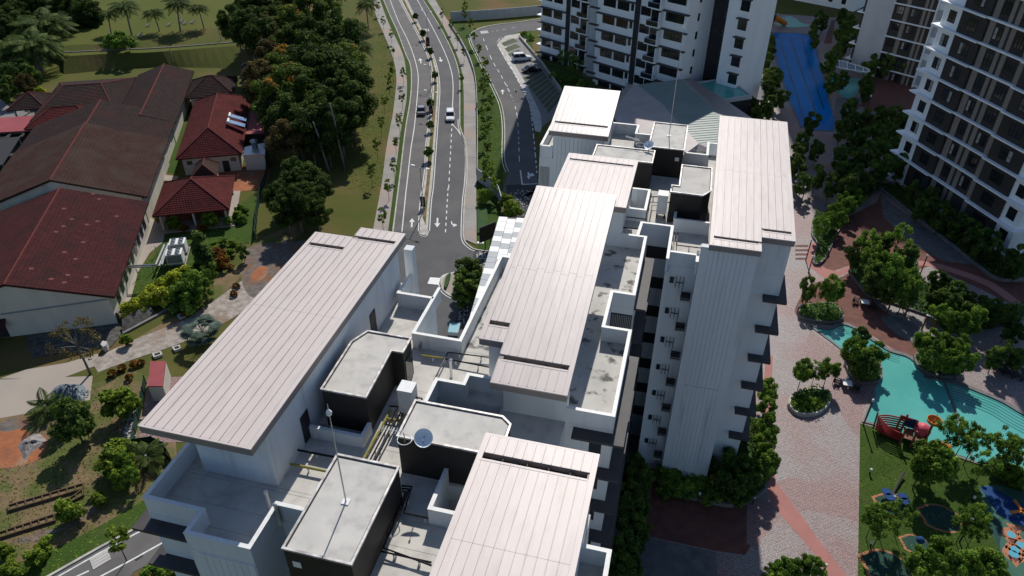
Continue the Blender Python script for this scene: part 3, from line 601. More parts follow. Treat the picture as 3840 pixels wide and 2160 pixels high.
planter(R24,[(690,640),(740,590),(900,520),(1100,540),(1200,560),(1200,640),(1260,720),(1350,760),(1700,900),(1990,900),(2000,1000),(1750,1090),(1600,1060),(1350,1000),(1000,880),(860,850),(760,740)],.3,'stone_rim')
planter(R24,[(935,30),(1000,85),(1220,260),(1440,430),(1700,640),(1800,700),(1920,715),(2100,660),(2100,450),(1800,480),(1300,100),(1200,0),(950,0)],.5,'kerb_grey')
planter(R24,[(435,190),(500,210),(700,60),(900,-40),(920,20),(760,130),(620,320),(500,560),(420,580),(450,440),(410,360)],.4,'stone_rim')
# upper swimming pool ------------------------------------------------
upp=Q(R14,[(115,248),(300,250),(425,268),(470,470),(530,700),(590,930),(575,990),(440,985),(330,960),(240,760),(170,560),(130,400)])
struct(MB().sheet(upp,.03),'pool_water','pool_blue'); struct(MB().ring(upp,.35,0,.08),'pool_rim','stone_rim')
for a,b in (((160,270),(350,900)),((245,275),(455,890)),((330,280),(500,820))):
    p=Q(R14,[a,b]); struct(MB().ribbon(offset(p,.12),offset(p,-.12),.034),'lane_line','lane_tile')
struct(MB().sheet(Z(R14,[(500,600),(560,560),(700,590),(770,600),(750,700),(700,740),(640,730),(560,660)]),.03),'pool_water','pool_water')
struct(MB().sheet(Z(R14,[(130,150),(250,120),(330,170),(400,190),(330,205),(200,205),(140,190)]),.03),'pool_water','pool_water')
# ================================================================ towers, clubhouse, bungalows
mat('tower_brown',(.040,.034,.031),(.048,.041,.037),.3,.7)
mat('tower_tan',(.27,.235,.20),(.23,.20,.175),.4,.75)
mat('tower_grey',(.50,.52,.54),(.45,.47,.49),.3,.75)
mat('tower_dark',(.045,.046,.05),rough=.8,spec=.08)
mat('window_frame',(.012,.012,.014),rough=.4)
mat('curtain',(.42,.40,.36),(.3,.29,.27),3,.8,stretch=(6,6,.3))
mat('club_brown',(.42,.365,.34),(.37,.32,.30),.4,.55,spec=.4)
mat('club_green',(.24,.29,.265),(.21,.26,.24),.2,.45,spec=.4)
mat('tile_red',(.074,.023,.023),(.052,.018,.018),1.5,.95,c3=(.038,.02,.019),scale3=.3,thr3=(.48,.75),spec=.08,detail=8)
mat('tile_maroon',(.115,.028,.026),(.08,.021,.02),1.5,.95,c3=(.055,.02,.019),scale3=.4,thr3=(.5,.8),spec=.08,detail=8)
mat('tile_light',(.20,.07,.065),(.16,.06,.055),1.5,.85,spec=.1)
mat('tile_brown',(.066,.034,.028),(.045,.026,.022),1.2,.95,c3=(.068,.05,.04),scale3=.3,thr3=(.45,.75),spec=.08)
mat('tile_dark',(.046,.030,.028),(.033,.024,.023),1.2,.95,c3=(.06,.027,.024),scale3=.25,thr3=(.5,.75),spec=.08)
mat('ridge_red',(.15,.04,.035),(.11,.032,.03),2,.85,spec=.1)
mat('cream_wall',(.62,.58,.50),(.55,.51,.44),.6,.85,c3=(.40,.38,.34),scale3=.5,thr3=(.6,.85),stretch=(1,1,.3))
mat('red_sheet',(.30,.055,.06),(.25,.05,.055),.8,.6)
mat('glass_blue',(.03,.14,.33),rough=.3,spec=.4)
# window kit: one mesh for frames, one for panes, local x along wall, y outwards, z up
def win_mesh(w,h,cols,rows,t=.055):
    f=MB()
    f.box(-w/2,w/2,-.03,.05,0,t).box(-w/2,w/2,-.03,.05,h-t,h)
    for i in range(cols+1): x=-w/2+t/2+(w-t)*i/cols; f.box(x-t/2,x+t/2,-.03,.048,t,h-t)
    for j in range(1,rows+1):
        if j<rows or rows==1: z=h*(.42 if rows==2 else j/rows); f.box(-w/2+t,w/2-t,-.028,.046,z-t/2,z+t/2)
    return f
WK={}
def window(parent,loc,e,w,h,cols,rows,curtain=None):
    """loc: bottom centre (world), e: unit dir along wall; outward normal = (e.y,-e.x)"""
    key=(round(w,2),round(h,2),cols,rows)
    if key not in WK:
        f=win_mesh(w,h,cols,rows); me=bpy.data.meshes.new('window'); me.from_pydata(f.v,[],f.f); me.materials.append(M['window_frame'])
        g=MB().box(-w/2+.02,w/2-.02,-.02,.005,.02,h-.02); mg=bpy.data.meshes.new('pane'); mg.from_pydata(g.v,[],g.f); mg.materials.append(M['dark_glass'])
        c=MB().box(-w/2+.06,-w/2+w*.36,.006,.012,.08,h-.08); mc=bpy.data.meshes.new('curtain'); mc.from_pydata(c.v,[],c.f); mc.materials.append(M['curtain'])
        WK[key]=(me,mg,mc)
    me,mg,mc=WK[key]
    o=bpy.data.objects.new('window',me); COL.objects.link(o); o.parent=parent
    og=origin_of(parent); o.location=(loc[0]-og[0],loc[1]-og[1],loc[2]-og[2]); o.rotation_euler=(0,0,math.atan2(e[1],e[0]) + PI)
    g=bpy.data.objects.new('pane',mg); COL.objects.link(g); g.parent=o
    if curtain:
        k=bpy.data.objects.new('curtain',mc); COL.objects.link(k); k.parent=o
        if curtain==2: k.scale=(-1,1,1)
    return o
class Fr:
    """local frame of a facade: origin o, e along wall, n outward"""
    def __init__(s,o,e): 
        L=math.hypot(*e); s.o=o; s.e=(e[0]/L,e[1]/L); s.n=(s.e[1],-s.e[0])
    def p(s,u,v): return (s.o[0]+s.e[0]*u+s.n[0]*v,s.o[1]+s.e[1]*u+s.n[1]*v)
    def box(s,mb,u0,u1,v0,v1,z0,z1):
        a=[s.p(u0,v1),s.p(u1,v1),s.p(u1,v0),s.p(u0,v0)]
        return mb.hexa([(*q,z0) for q in a]+[(*q,z1) for q in a])
    def win(s,parent,u,v,z,w,h,c,r,cur=None):
        q=s.p(u,v); return window(parent,(q[0],q[1],z),s.e,w,h,c,r,cur)
# ---------------------------------------------------------------- right tower
F=Fr((35.9,131.2),(.4565,-.8897)); F.n=(F.e[1],-F.e[0])   # outward normal points at camera side
tw=thing('residential_tower','tall dark brown and white tower at the right edge with white floor ledges','building',(*F.p(12,-6),0))
TH=62.0; S0=5.0; SH=3.59; N=16
m=MB(); F.box(m,1.2,26.6,-14,0,0,TH); m.build('wall','tower_brown',tw)
m=MB(); F.box(m,-.0,3.9,-14,.12,0,TH); m.build('white_column','tower_white',tw)
m=MB(); F.box(m,23.6,26.9,-14.1,.12,0,TH); m.build('white_column','tower_white',tw)
cc=F.p(.35,-.35); m=MB().lathe((cc[0],cc[1],0),[(.62,0),(.62,TH)],16); m.build('white_column','tower_white',tw,True)
for u0,u1 in ((9.2,10.3),(12.1,12.8),(13.3,14.1),(16.6,17.9)):
    m=MB(); F.box(m,u0,u1,0,.07,0,TH); m.build('tan_stripe','tower_tan',tw)
for u0,u1,v in ((3.9,9.0,.35),(17.7,23.6,.35)):
    m=MB(); F.box(m,u0,u1,0,v,0,TH); m.build('bay','tower_brown',tw)
for j in range(N):
    z=S0+SH*j
    if z>46: break
    m=MB(); F.box(m,-.9,8.95,-1.2,.95,z-.1,z+.14); m.build('ledge','tower_white',tw)
    m=MB(); F.box(m,9.0,17.6,0,.62,z-.1,z+.14); m.build('ledge','tower_white',tw)
    m=MB(); F.box(m,17.5,27.5,-5,.95,z-.1,z+.14); m.build('ledge','tower_white',tw)
    zz=z+.95
    R_=random.Random(j)
    for u,v,w in ((2.0,.13,1.5),(6.5,.36,1.9),(11.2,.01,1.5),(15.3,.01,1.7),(20.6,.36,2.3),(25.2,.13,1.5)):
        F.win(tw,u,v,zz,w,1.75,3 if w>1.55 else 2,2,R_.choice([None,1,2,None]))
for u,v,w in ((2.0,.13,1.5),(6.5,.36,1.9),(11.2,.01,1.5),(20.6,.36,2.3),(25.2,.13,1.5)): F.win(tw,u,v,S0-2.6,w,1.75,2,2)
m=MB(); F.box(m,-.4,27,-14.5,.6,0,.9); m.build('plinth','tower_white',tw)
# ---------------------------------------------------------------- grey tower behind the pool
G0=(38.2,184.5); Fg=Fr(px(3140+885*.24838,40*.24838,16.7)[:2],(1,0))
pA=px(3140+885*.24838,40*.24838,16.7); pB=px(3140+1500*.24838,170*.24838,16.7)
Fg=Fr(pA[:2],(pB[0]-pA[0],pB[1]-pA[1])); WG=math.hypot(pB[0]-pA[0],pB[1]-pA[1])
gt=thing('residential_tower','tower with large blank grey side wall and brown striped front behind the blue pool','building',(*Fg.p(3,-5),0))
GH=58
m=MB(); Fg.box(m,0,WG,-9,0,0,GH); m.build('wall','tower_brown',gt)
m=MB(); Fg.box(m,-6.2,0,-14,.25,0,GH); m.build('side_wall','tower_grey',gt)
m=MB(); Fg.box(m,WG,WG+5.0,-9,-.6,0,GH); m.build('balcony_wall','tower_grey',gt)
m=MB(); Fg.box(m,WG-.15,WG+.12,-.6,.12,0,GH); m.build('downpipe','tower_white',gt)
for u0,u1 in ((WG*.27,WG*.37),(WG*.70,WG*.77),(WG*.82,WG*.88)):
    m=MB(); Fg.box(m,u0,u1,0,.06,0,GH); m.build('tan_stripe','tower_tan',gt)
for j in range(-4,6):
    z=16.7+3.58*j
    if z<1 or z>36: continue
    m=MB(); Fg.box(m,-.1,WG,0,.5,z-.1,z+.12); m.build('ledge','tower_white',gt)
    m=MB(); Fg.box(m,WG+.12,WG+5,-.6,-.45,z-3.3,z-1.9); m.build('balcony_panel','tower_white',gt)
    Fg.win(gt,WG*.15,.01,z-2.1,1.7,1.6,3,2,random.choice([None,1])); Fg.win(gt,WG*.53,.01,z-2.1,1.7,1.6,3,2,random.choice([None,2])); Fg.win(gt,WG+2.4,-.59,z-1.9,2.6,1.6,4,2)
    # left side face details: thin white ledges wrapping the grey wall
    m=MB(); Fg.box(m,-8.2,-6.2,-6,-.2,z-.1,z+.12); m.build('ledge','tower_white',gt)
m=MB(); Fg.box(m,-7.0,-6.2,-14,-.5,0,GH); m.build('side_bay','tower_brown',gt)
m=MB(); Fg.box(m,-9.5,-7.0,-14,-7,0,GH); m.build('balcony_stack','tower_white',gt)
# ---------------------------------------------------------------- far tower beyond the pool
ft=thing('residential_tower','pale tower far beyond the orange slide with only its foot in view','building',(32,256,0))
Ff=Fr((34.5,247.5),(.88,-.475)); 
m=MB(); Ff.box(m,-30,9,-16,0,0,140); m.build('wall','tower_white',ft)
for u in (1.5,5.5): 
    for z in (1.5,5): Ff.win(ft,u,.01,z,1.3,1.5,2,2)
m=MB(); Ff.box(m,-30,9,0,.5,3.6,3.9); m.build('ledge','tower_grey',ft)
# ---------------------------------------------------------------- back tower (white balconies)
Fb=Fr((-21.7,164.0),(.868,-.497))
bt=thing('residential_tower','white tower behind the block with stacked balconies and dark hoods','building',(*Fb.p(8,-6),0))
BH=33.0
U1=21.4
m=MB(); Fb.box(m,.0,U1,-13,0,0,BH); m.build('wall','tower_white',bt)
m=MB(); Fb.box(m,-1.6,0,-13,-1.0,0,BH); m.build('side_strip','tower_white',bt)
m=MB(); Fb.box(m,9.0,10.2,0,.25,0,BH); m.build('dark_stripe','tower_dark',bt)
# right-hand dark recess and white end wing
m=MB(); Fb.box(m,U1,U1+5.4,-16.5,-9.5,0,BH); m.build('dark_recess','tower_dark',bt)
m=MB(); Fb.box(m,U1+5.4,U1+9.9,-16.6,-5.5,0,BH); m.build('end_wing','tower_white',bt)
SB=3.58
for j in range(-1,9):
    z=5.1+SB*j
    if z>33: break
    if z>0:
        m=MB(); Fb.box(m,-.7,9.0,0,.75,z-.12,z+.1); m.build('hood','hood',bt)
        m=MB(); Fb.box(m,15.9,U1+.6,0,.75,z-.12,z+.1); m.build('hood','hood',bt)
        m=MB(); Fb.box(m,-3.2,-.9,-1.0,-.2,z+.4,z+.62); m.build('hood','hood',bt)
    # window band, glazed balconies
    for u,w,c in ((2.3,3.2,4),(5.9,3.0,4),(11.6,2.4,3)):
        Fb.win(bt,u,.02,z-2.1+.1,w,1.75,c,2,None)
    Fb.win(bt,8.2,.02,z-1.7,.7,1.3,1,1)
    Fb.win(bt,14.3,.0,z-3.2,2.6,2.7,4,1)
    Fb.win(bt,18.6,.03,z-2.1+.1,4.3,1.75,5,2)
    b=MB(); Fb.box(b,12.7,15.9,.02,1.5,z-3.5,z-3.3); b=b.build('balcony','tower_white',bt)
    q=MB(); Fb.box(q,12.72,12.84,.02,1.48,z-3.3,z-2.3); q.build('balcony_side','tower_white',b)
    q=MB(); Fb.box(q,15.7,15.88,.02,1.48,z-3.3,z-.4); q.build('balcony_side','tower_white',b)
    q=MB(); Fb.box(q,12.84,15.7,1.4,1.44,z-3.3,z-2.35); q.build('balustrade','dark_glass',b)
    q=MB(); Fb.box(q,12.8,15.75,1.38,1.47,z-2.35,z-2.28); q.build('handrail','tower_grey',b)
    # side windows on the gable facing right, in the recess and the wing
    Fs=Fr(Fb.p(U1,0),(-Fb.n[0],-Fb.n[1]))
    Fs.win(bt,4.2,.01,z-2.0,.7,1.5,1,2)
    Fb.win(bt,U1+3.6,-9.49,z-2.1,2.2,1.7,3,2,1); Fb.win(bt,U1+1.2,-9.49,z-2.1,1.4,1.7,2,2)
    m=MB(); Fb.box(m,U1+7.9,U1+10.3,-5.5,-4.6,z-.1,z+.12); m.build('hood','hood',bt)
    Fb.win(bt,U1+9.0,-5.49,z-2.2,1.9,1.9,2,2)
# rear-left taller wing
rw=thing('residential_tower','taller white wing left of the balcony tower beside the car park','building',(*Fb.p(-12,-8),0))
RH=66.0
m=MB(); Fb.box(m,-21.5,-1.6,-18,-5.0,0,RH); m.build('wall','tower_white',rw)
m=MB(); Fb.box(m,-5.2,-3.0,-18,-3.0,0,RH); m.build('grey_fin','tower_grey',rw)
m=MB(); Fb.box(m,-13.6,-12.5,-5.0,-4.75,0,RH); m.build('dark_stripe','tower_dark',rw)
m=MB(); Fb.box(m,-24.5,-21.5,-18,-9,0,RH); m.build('side_strip','tower_white',rw)
for j in range(-1,8):
    z=5.1+SB*j
    if z>30: break
    if z>0:
        m=MB(); Fb.box(m,-22.1,-13.6,-5.0,-4.3,z-.12,z+.1); m.build('hood','hood',rw)
        m=MB(); Fb.box(m,-26.0,-24.3,-10.5,-8.4,z-.12,z+.15); m.build('hood','tower_white',rw)
    for u,w,c in ((-19.6,2.9,4),(-16.2,2.6,4),(-11.0,2.4,3)): Fb.win(rw,u,-4.98,z-2.0,w,1.7,c,2,None)
    Fb.win(rw,-8.0,-4.98,z-3.2,2.6,2.7,4,1); Fb.win(rw,-23,-8.99,z-2,1.2,1.6,1,2)
    b=MB(); Fb.box(b,-9.6,-6.3,-4.98,-3.6,z-3.5,z-3.3); b=b.build('balcony','tower_white',rw)
    q=MB(); Fb.box(q,-9.55,-6.4,-3.72,-3.68,z-3.3,z-2.35); q.build('balustrade','dark_glass',b)
    q=MB(); Fb.box(q,-6.45,-6.3,-4.95,-3.6,z-3.3,z-.4); q.build('balcony_side','tower_white',b)
# ---------------------------------------------------------------- clubhouse
cl=thing('clubhouse','low clubhouse with ribbed brown roof, green central roof and a rooftop pool','building',(-3,135,0))
def c13(x,y,z): return px(1900+x/2.013,y/2.013,z)
ZC=7.5
cg=[c13(985,640,ZC),c13(1310,600,ZC),c13(1620,872,ZC),c13(1700,1090,ZC),c13(1450,1085,ZC),c13(1170,780,ZC)]
cl_left=[c13(905,637,ZC-1.2),c13(985,640,ZC),c13(1170,780,ZC),c13(1450,1085,ZC),c13(1420,1150,ZC-1),c13(1250,1230,ZC-1.4),c13(900,1000,ZC-1.6),c13(790,860,ZC-1.6)]
cl_right=[c13(1310,600,ZC+.03),c13(1385,590,ZC-.4),c13(1600,720,ZC-.4),c13(1860,897,ZC-.4),c13(1900,1000,ZC-.4),c13(1620,872,ZC+.03)]
cl_low=[c13(1450,1085,ZC),c13(1700,1090,ZC),c13(1700,1200,ZC-1),c13(1420,1150,ZC-1)]
def roof_face(pts,m,name):
    o=origin_of(cl); v=[tuple(np.array(p)-o) for p in pts]; v+= [(x,y,z-.25) for x,y,z in v]; n=len(pts)
    return mesh_obj(name,v,[tuple(range(n)),tuple(reversed(range(n,2*n)))]+[(i,n+i,n+(i+1)%n,(i+1)%n) for i in range(n)],m,cl)
def inside(p,poly):
    r=False; n=len(poly)
    for i in range(n):
        a,b=poly[i],poly[i-1]
        if (a[1]>p[1])!=(b[1]>p[1]) and p[0]<(b[0]-a[0])*(p[1]-a[1])/(b[1]-a[1])+a[0]: r=not r
    return r
def ribs(face,pts,d,sp,m,hh=.07,ww=.06):
    """raised ribs over polygon pts following direction d (2D)"""
    P=np.array([p[:2] for p in pts]); A_=np.array([[p[0],p[1],1] for p in pts]); co=np.linalg.lstsq(A_,np.array([p[2] for p in pts]),rcond=None)[0]
    d=np.array(d)/np.linalg.norm(d); n=np.array([-d[1],d[0]]); s=P@n
    k=s.min()+sp*.5
    while k<s.max():
        xs=[]
        for i in range(len(P)):
            a,b=P[i],P[(i+1)%len(P)]; sa,sb=a@n-k,b@n-k
            if sa*sb<0: q=a+(b-a)*sa/(sa-sb); xs.append(q@d)
        xs.sort()
        for t0,t1 in zip(xs[::2],xs[1::2]):
            if t1-t0>.3:
                a=n*k+d*t0; b=n*k+d*t1; mb=MB(); q=[]
                for h in (-.02,hh):
                    for pt_,sg in ((a,-1),(b,-1),(b,1),(a,1)):
                        c=pt_+n*ww*sg/2; q.append((c[0],c[1],co[0]*c[0]+co[1]*c[1]+co[2]+h))
                mb.hexa(q); mb.build('roof_rib',m,face)
        k+=sp
f1=roof_face(cg,'club_green','green_roof'); f2=roof_face(cl_left,'club_brown','brown_roof'); f3=roof_face(cl_right,'club_brown','brown_roof'); f4=roof_face(cl_low,'club_brown','brown_roof')
da=np.array(c13(1600,935,ZC))-np.array(c13(1400,950,ZC)); ribs(f1,cg,da[:2],.95,'club_green')
db=np.array(c13(1060,790,ZC))-np.array(c13(860,770,ZC)); ribs(f2,cl_left,db[:2],.75,'roof_fascia')  # brown roof ribs coloured dark: their shadow lines are put into the colour
dc=np.array(c13(1600,745,ZC))-np.array(c13(1500,735,ZC)); ribs(f3,cl_right,dc[:2],.6,'roof_fascia'); ribs(f4,cl_low,db[:2],.7,'roof_fascia')
pts=[c13(905,637,0)]
MB().prism([p[:2] for p in (c13(950,660,6.0),c13(1370,605,6.0),c13(1790,900,6.0),c13(1700,1180,6),c13(1250,1200,6),c13(850,900,6))],0,6.0).build('wall','tower_grey',cl)
rp=[px(2400+x*.24838,y*.24838,6.0) for x,y in ((850,1238),(1335,1178),(1680,1432),(1240,1500))]
MB().prism([p[:2] for p in rp],0,5.2).build('pool_box','tower_dark',cl)
MB().ring([p[:2] for p in rp],.35,5.2,6.0).build('pool_wall','tower_grey',cl)
MB().sheet([p[:2] for p in rp],5.75).build('pool_water','pool_water',cl)
# white and grey tiled porch canopy beside the drop-off
pc=thing('entrance_canopy','canopy of white and grey square panels beside the block\'s left wall','canopy',(-21,78,0))
zc=8.0
a0=np.array(at(R22,1855,225,zc)); a1=np.array(at(R22,1690,790,zc)); ax=(a1-a0); Lc=np.linalg.norm(ax); ax/=Lc; nx=np.array([-ax[1],ax[0],0])
if nx[0]<0: nx=-nx
base=MB().prism([tuple((a0+nx*t+ax*s)[:2]) for t,s in ((.0,0),(10,0),(10,Lc+8),(0,Lc+8))],zc-.4,zc-.06).build('canopy_slab','kerb_grey',pc)
mat('canopy_grey',(.30,.33,.35),rough=.5); nr=int((Lc+8)/1.3)
rr=random.Random(11)
for i in range(nr):
    for j in range(8):
        g=rr.random()<.36
        u0,u1=i*1.3+(j%2)*.45,i*1.3+1.25+(j%2)*.45
        mb=MB().prism([tuple((a0+nx*t+ax*s)[:2]) for t,s in ((j*1.25,u0),(j*1.25+1.2,u0),(j*1.25+1.2,u1),(j*1.25,u1))],zc-.06,zc)
        mb.build('canopy_panel','canopy_grey' if g else 'white_paint',base)
for s in (1,Lc*.6): MB().tube([(*(a0+nx*.5+ax*s)[:2],0),(*(a0+nx*.5+ax*s)[:2],zc-.4)],.25).build('column','tower_white',pc)
# ---------------------------------------------------------------- bungalow with tiled roofs
HE=np.array((-.45,.893)); HF=np.array((-.893,-.45)); HO=np.array((-67.0,61.2))
def hp(u,v,z=0): p=HO+HF*u+HE*v; return (p[0],p[1],z)
def tile_plane(a,b,c,d,m,parent,light=0,tw_=.42,th_=.5,seed=0):
    """a,b lower edge, c,d upper edge (c above b)"""
    a,b,c,d=[np.array(p,float) for p in (a,b,c,d)]; rr=np.random.default_rng(seed)
    sl=(np.linalg.norm(d-a)+np.linalg.norm(c-b))/2; nrow=max(3,int(sl/th_)); W=max(np.linalg.norm(b-a),np.linalg.norm(c-d))
    nrm=np.cross(b-a,d-a) if np.linalg.norm(b-a)>.1 else np.cross(c-a,d-a); nrm/=np.linalg.norm(nrm)
    if nrm[2]<0: nrm=-nrm
    V=[];Fc=[];MI=[]
    for i in range(nrow):
        t0,t1=i/nrow,min(1,(i+1.0)/nrow); l0,r0=a+(d-a)*t0,b+(c-b)*t0; l1,r1=a+(d-a)*t1,b+(c-b)*t1
        n=max(1,int(round(np.linalg.norm(r0-l0)/tw_)))
        for k in range(n):
            s0,s1=k/n,(k+1)/n
            h=.055+rr.random()*.02; hb=.0
            p=[l0+(r0-l0)*s0,l0+(r0-l0)*s1,l1+(r1-l1)*s1,l1+(r1-l1)*s0]
            pm=l0+(r0-l0)*(s0*.5+s1*.5); pm1=l1+(r1-l1)*(s0*.5+s1*.5)
            k0=len(V)
            V+= [p[0]+nrm*h*.6,pm+nrm*(h+.035),p[1]+nrm*h*.6,p[2]+nrm*hb,pm1+nrm*(hb+.035),p[3]+nrm*hb,p[0]-nrm*.03,pm-nrm*.03,p[1]-nrm*.03]
            Fc+= [(k0,k0+1,k0+4,k0+5),(k0+1,k0+2,k0+3,k0+4),(k0+6,k0+7,k0+1,k0),(k0+7,k0+8,k0+2,k0+1)]
            g=1 if rr.random()<light and i>2 and i<nrow-3 else 0
            MI+= [g]*4
    og=origin_of(parent); V=(np.array(V)-og)
    o=mesh_obj('roof_tiles',V.tolist(),Fc,[m,'tile_light'],parent); o['kind']='stuff'
    if light: o.data.polygons.foreach_set('material_index',MI)
    return o
def ridge(parent,pts,m='ridge_red',r=.14): return MB().tube(pts,r,6).build('ridge_tiles',m,parent)
def gable(root,u0,u1,v0,v1,ze,zr,m,wall='cream_wall',ov=.9,light=0,rm='ridge_red',skip_left=False):
    um=(u0+u1)/2
    w=MB(); 
    pl=[hp(u0+ov,v0+.4),hp(u1-ov,v0+.4),hp(u1-ov,v1-.4),hp(u0+ov,v1-.4)]
    w.prism([p[:2] for p in pl],0,ze-.15)
    hz=ze+(zr-ze)*(1)-.35
    for v in (v0+.4,v1-.65): 
        q=[hp(u0+ov,v,ze-.15),hp(u1-ov,v,ze-.15),hp(um,v,hz)]; q2=[hp(u0+ov,v+.25,ze-.15),hp(u1-ov,v+.25,ze-.15),hp(um,v+.25,hz)]
        w.add(q+q2,[(0,1,2),(5,4,3),(0,3,4,1),(1,4,5,2),(2,5,3,0)])
    w.build('wall',wall,root)
    # solid roof deck beneath the tiles
    rf=MB()
    for ua in (u0,u1):
        q=[hp(ua,v0,ze),hp(ua,v1,ze),hp(um,v1,zr),hp(um,v0,zr)]; rf.hexa([(x,y,z-.22) for x,y,z in q]+[(x,y,z-.03) for x,y,z in q])
    r=rf.build('roof',m,root)
    tile_plane(hp(u0,v0,ze),hp(u0,v1,ze),hp(um,v1,zr),hp(um,v0,zr),m,r,light,seed=1)
    tile_plane(hp(u1,v0,ze),hp(u1,v1,ze),hp(um,v1,zr),hp(um,v0,zr),m,r,seed=2)
    ridge(r,[hp(um,v0-.05,zr+.06),hp(um,v1+.05,zr+.06)],rm)
    MB().tube([hp(u0,v0,ze+.05),hp(um,v0,zr+.05),hp(u1,v0,ze+.05)],.09,6).build('verge_tiles',m,r)
    return r
def hip(root,u0,u1,v0,v1,ze,zr,m,wall='cream_wall',ov=.8,along='v',ins=None,rm='ridge_red',wz=None):
    w=MB().prism([hp(u0+ov,v0+ov)[:2],hp(u1-ov,v0+ov)[:2],hp(u1-ov,v1-ov)[:2],hp(u0+ov,v1-ov)[:2]],0,ze-.1)
    if wall: w.build('wall',wall,root)
    c=[hp(u0,v0,ze),hp(u1,v0,ze),hp(u1,v1,ze),hp(u0,v1,ze)]
    if along=='v':
        k=ins if ins is not None else (u1-u0)/2; ra,rb=hp((u0+u1)/2,v0+k,zr),hp((u0+u1)/2,v1-k,zr)
        fs=[(c[0],c[1],ra,ra),(c[1],c[2],rb,ra),(c[2],c[3],rb,rb),(c[3],c[0],ra,rb)]
    else:
        k=ins if ins is not None else (v1-v0)/2; ra,rb=hp(u0+k,(v0+v1)/2,zr),hp(u1-k,(v0+v1)/2,zr)
        fs=[(c[0],c[1],rb,ra),(c[1],c[2],rb,rb),(c[2],c[3],ra,rb),(c[3],c[0],ra,ra)]
    dk=MB()
    for f in fs:
        q=[tuple(p) for p in f]; dk.hexa([(x,y,z-.2) for x,y,z in q]+[(x,y,z-.03) for x,y,z in q])
    r=dk.build('roof',m,root)
    for i,f in enumerate(fs): tile_plane(*f,m,r,seed=i+5)
    up=lambda p:(p[0],p[1],p[2]+.06)
    for a,b in ((c[0],ra),(c[1],ra if along=='v' else rb),(c[2],rb),(c[3],rb if along=='v' else ra),(ra,rb)):
        if np.linalg.norm(np.array(a)-np.array(b))>.2: ridge(r,[up(a),up(b)],rm,.11)
    return r
hall=thing('community_hall','long bungalow of joined gabled halls with red and brown tiled roofs','building',hp(11,30))
gable(hall,0,22.8,0,25.4,4.4,8.0,'tile_red',light=.018)
gable(hall,.4,25.2,26.6,48.5,4.6,8.8,'tile_brown',rm='ridge_red')
gable(hall,.6,25.4,48.55,60.5,4.3,8.3,'tile_dark',rm='ridge_red')
gable(hall,.5,11.9,57,86,4.2,6.15,'tile_dark')
hip(hall,12.0,27,63,84,4.3,7.0,'tile_dark',along='u',ins=4)
hip(hall,15,27.5,60.5,70,3.8,5.8,'tile_maroon',along='u',ins=4)
hip(hall,27,34,72,80,3.4,5.4,'tile_dark',wall=None,along='u',ins=3.5)
for u,v in ((33,73),(33,79)): MB().tube([hp(u,v,0),hp(u,v,3.4)],.2).build('column','cream_wall',hall)
# windows, door canopy, pipes on the red hall
aw=MB(); q=[hp(13.2,-.75,2.0),hp(17.6,-.75,2.0),hp(17.6,.42,2.9),hp(13.2,.42,2.9)]; aw.hexa([(x,y,z-.1) for x,y,z in q]+q); aw.build('awning','tile_red',hall)
MB().prism([hp(13.6,.36)[:2],hp(16.4,.36)[:2],hp(16.4,.42)[:2],hp(13.6,.42)[:2]],.05,1.8).build('doorway','door_dark',hall)
MB().prism([hp(16.9,.34)[:2],hp(18.7,.34)[:2],hp(18.7,.42)[:2],hp(16.9,.42)[:2]],.05,2.2).build('door','galv',hall)
MB().tube([hp(1,.3,4.0),hp(20,.3,3.4)],.08,6).build('pipe','galv',hall)
for i in range(9):
    v=3+i*2.4; MB().prism([hp(.84,v)[:2],hp(.9,v)[:2],hp(.9,v+1.3)[:2],hp(.84,v+1.3)[:2]],1.2,2.6).build('window','dark_glass',hall)
kit=thing('house','house with red hipped tile roof and two solar heaters','house',hp(-7,42))
KO=[at(R11,*p,3.5) for p in ((1325,1200),(1815,1165),(1905,740),(1475,755))]
def uv(p): d=np.array(p[:2])-HO; return d@HF,d@HE
us=[uv(p) for p in KO]; ku0,ku1=min(us[1][0],us[2][0])*.5+max(us[1][0],us[2][0])*.5,(us[0][0]+us[3][0])/2; kv0,kv1=(us[0][1]+us[1][1])/2,(us[2][1]+us[3][1])/2
hip(kit,ku0,ku1,kv0,kv1,3.5,6.6,'tile_maroon',along='v',ins=5.2)
MB().prism([hp(ku0+2.6,kv0+.74)[:2],hp(ku0+3.7,kv0+.74)[:2],hp(ku0+3.7,kv0+.8)[:2],hp(ku0+2.6,kv0+.8)[:2]],.05,2.1).build('door','door_dark',kit)
for du in (1.3,6.5,8.6): MB().prism([hp(ku0+du+.0,kv0+.76)[:2],hp(ku0+du+.9,kv0+.76)[:2],hp(ku0+du+.9,kv0+.82)[:2],hp(ku0+du,kv0+.82)[:2]],1.9,2.6).build('window','dark_glass',kit)
pav=thing('pavilion','open pavilion with a red hipped tile roof near the chillers','pavilion',hp(-3,26))
PO=[uv(at(R21,1180,215,3)),uv(at(R21,1725,175,3)),uv(at(R11,1775,1330,3)),uv(at(R11,1215,1380,3))]
pu0,pu1=(PO[1][0]+PO[2][0])/2,(PO[0][0]+PO[3][0])/2; pv0,pv1=(PO[0][1]+PO[1][1])/2,(PO[2][1]+PO[3][1])/2
hip(pav,pu0,pu1,pv0,pv1,3.0,6.0,'tile_maroon',wall=None,along='v',ins=(pu1-pu0)/2-.2)
for a in (.8,(pu1-pu0)/2,pu1-pu0-.8):
    for v in (pv0+.8,pv1-.8): MB().tube([hp(pu0+a,v,0),hp(pu0+a,v,3.0)],.16).build('column','cream_wall',pav)
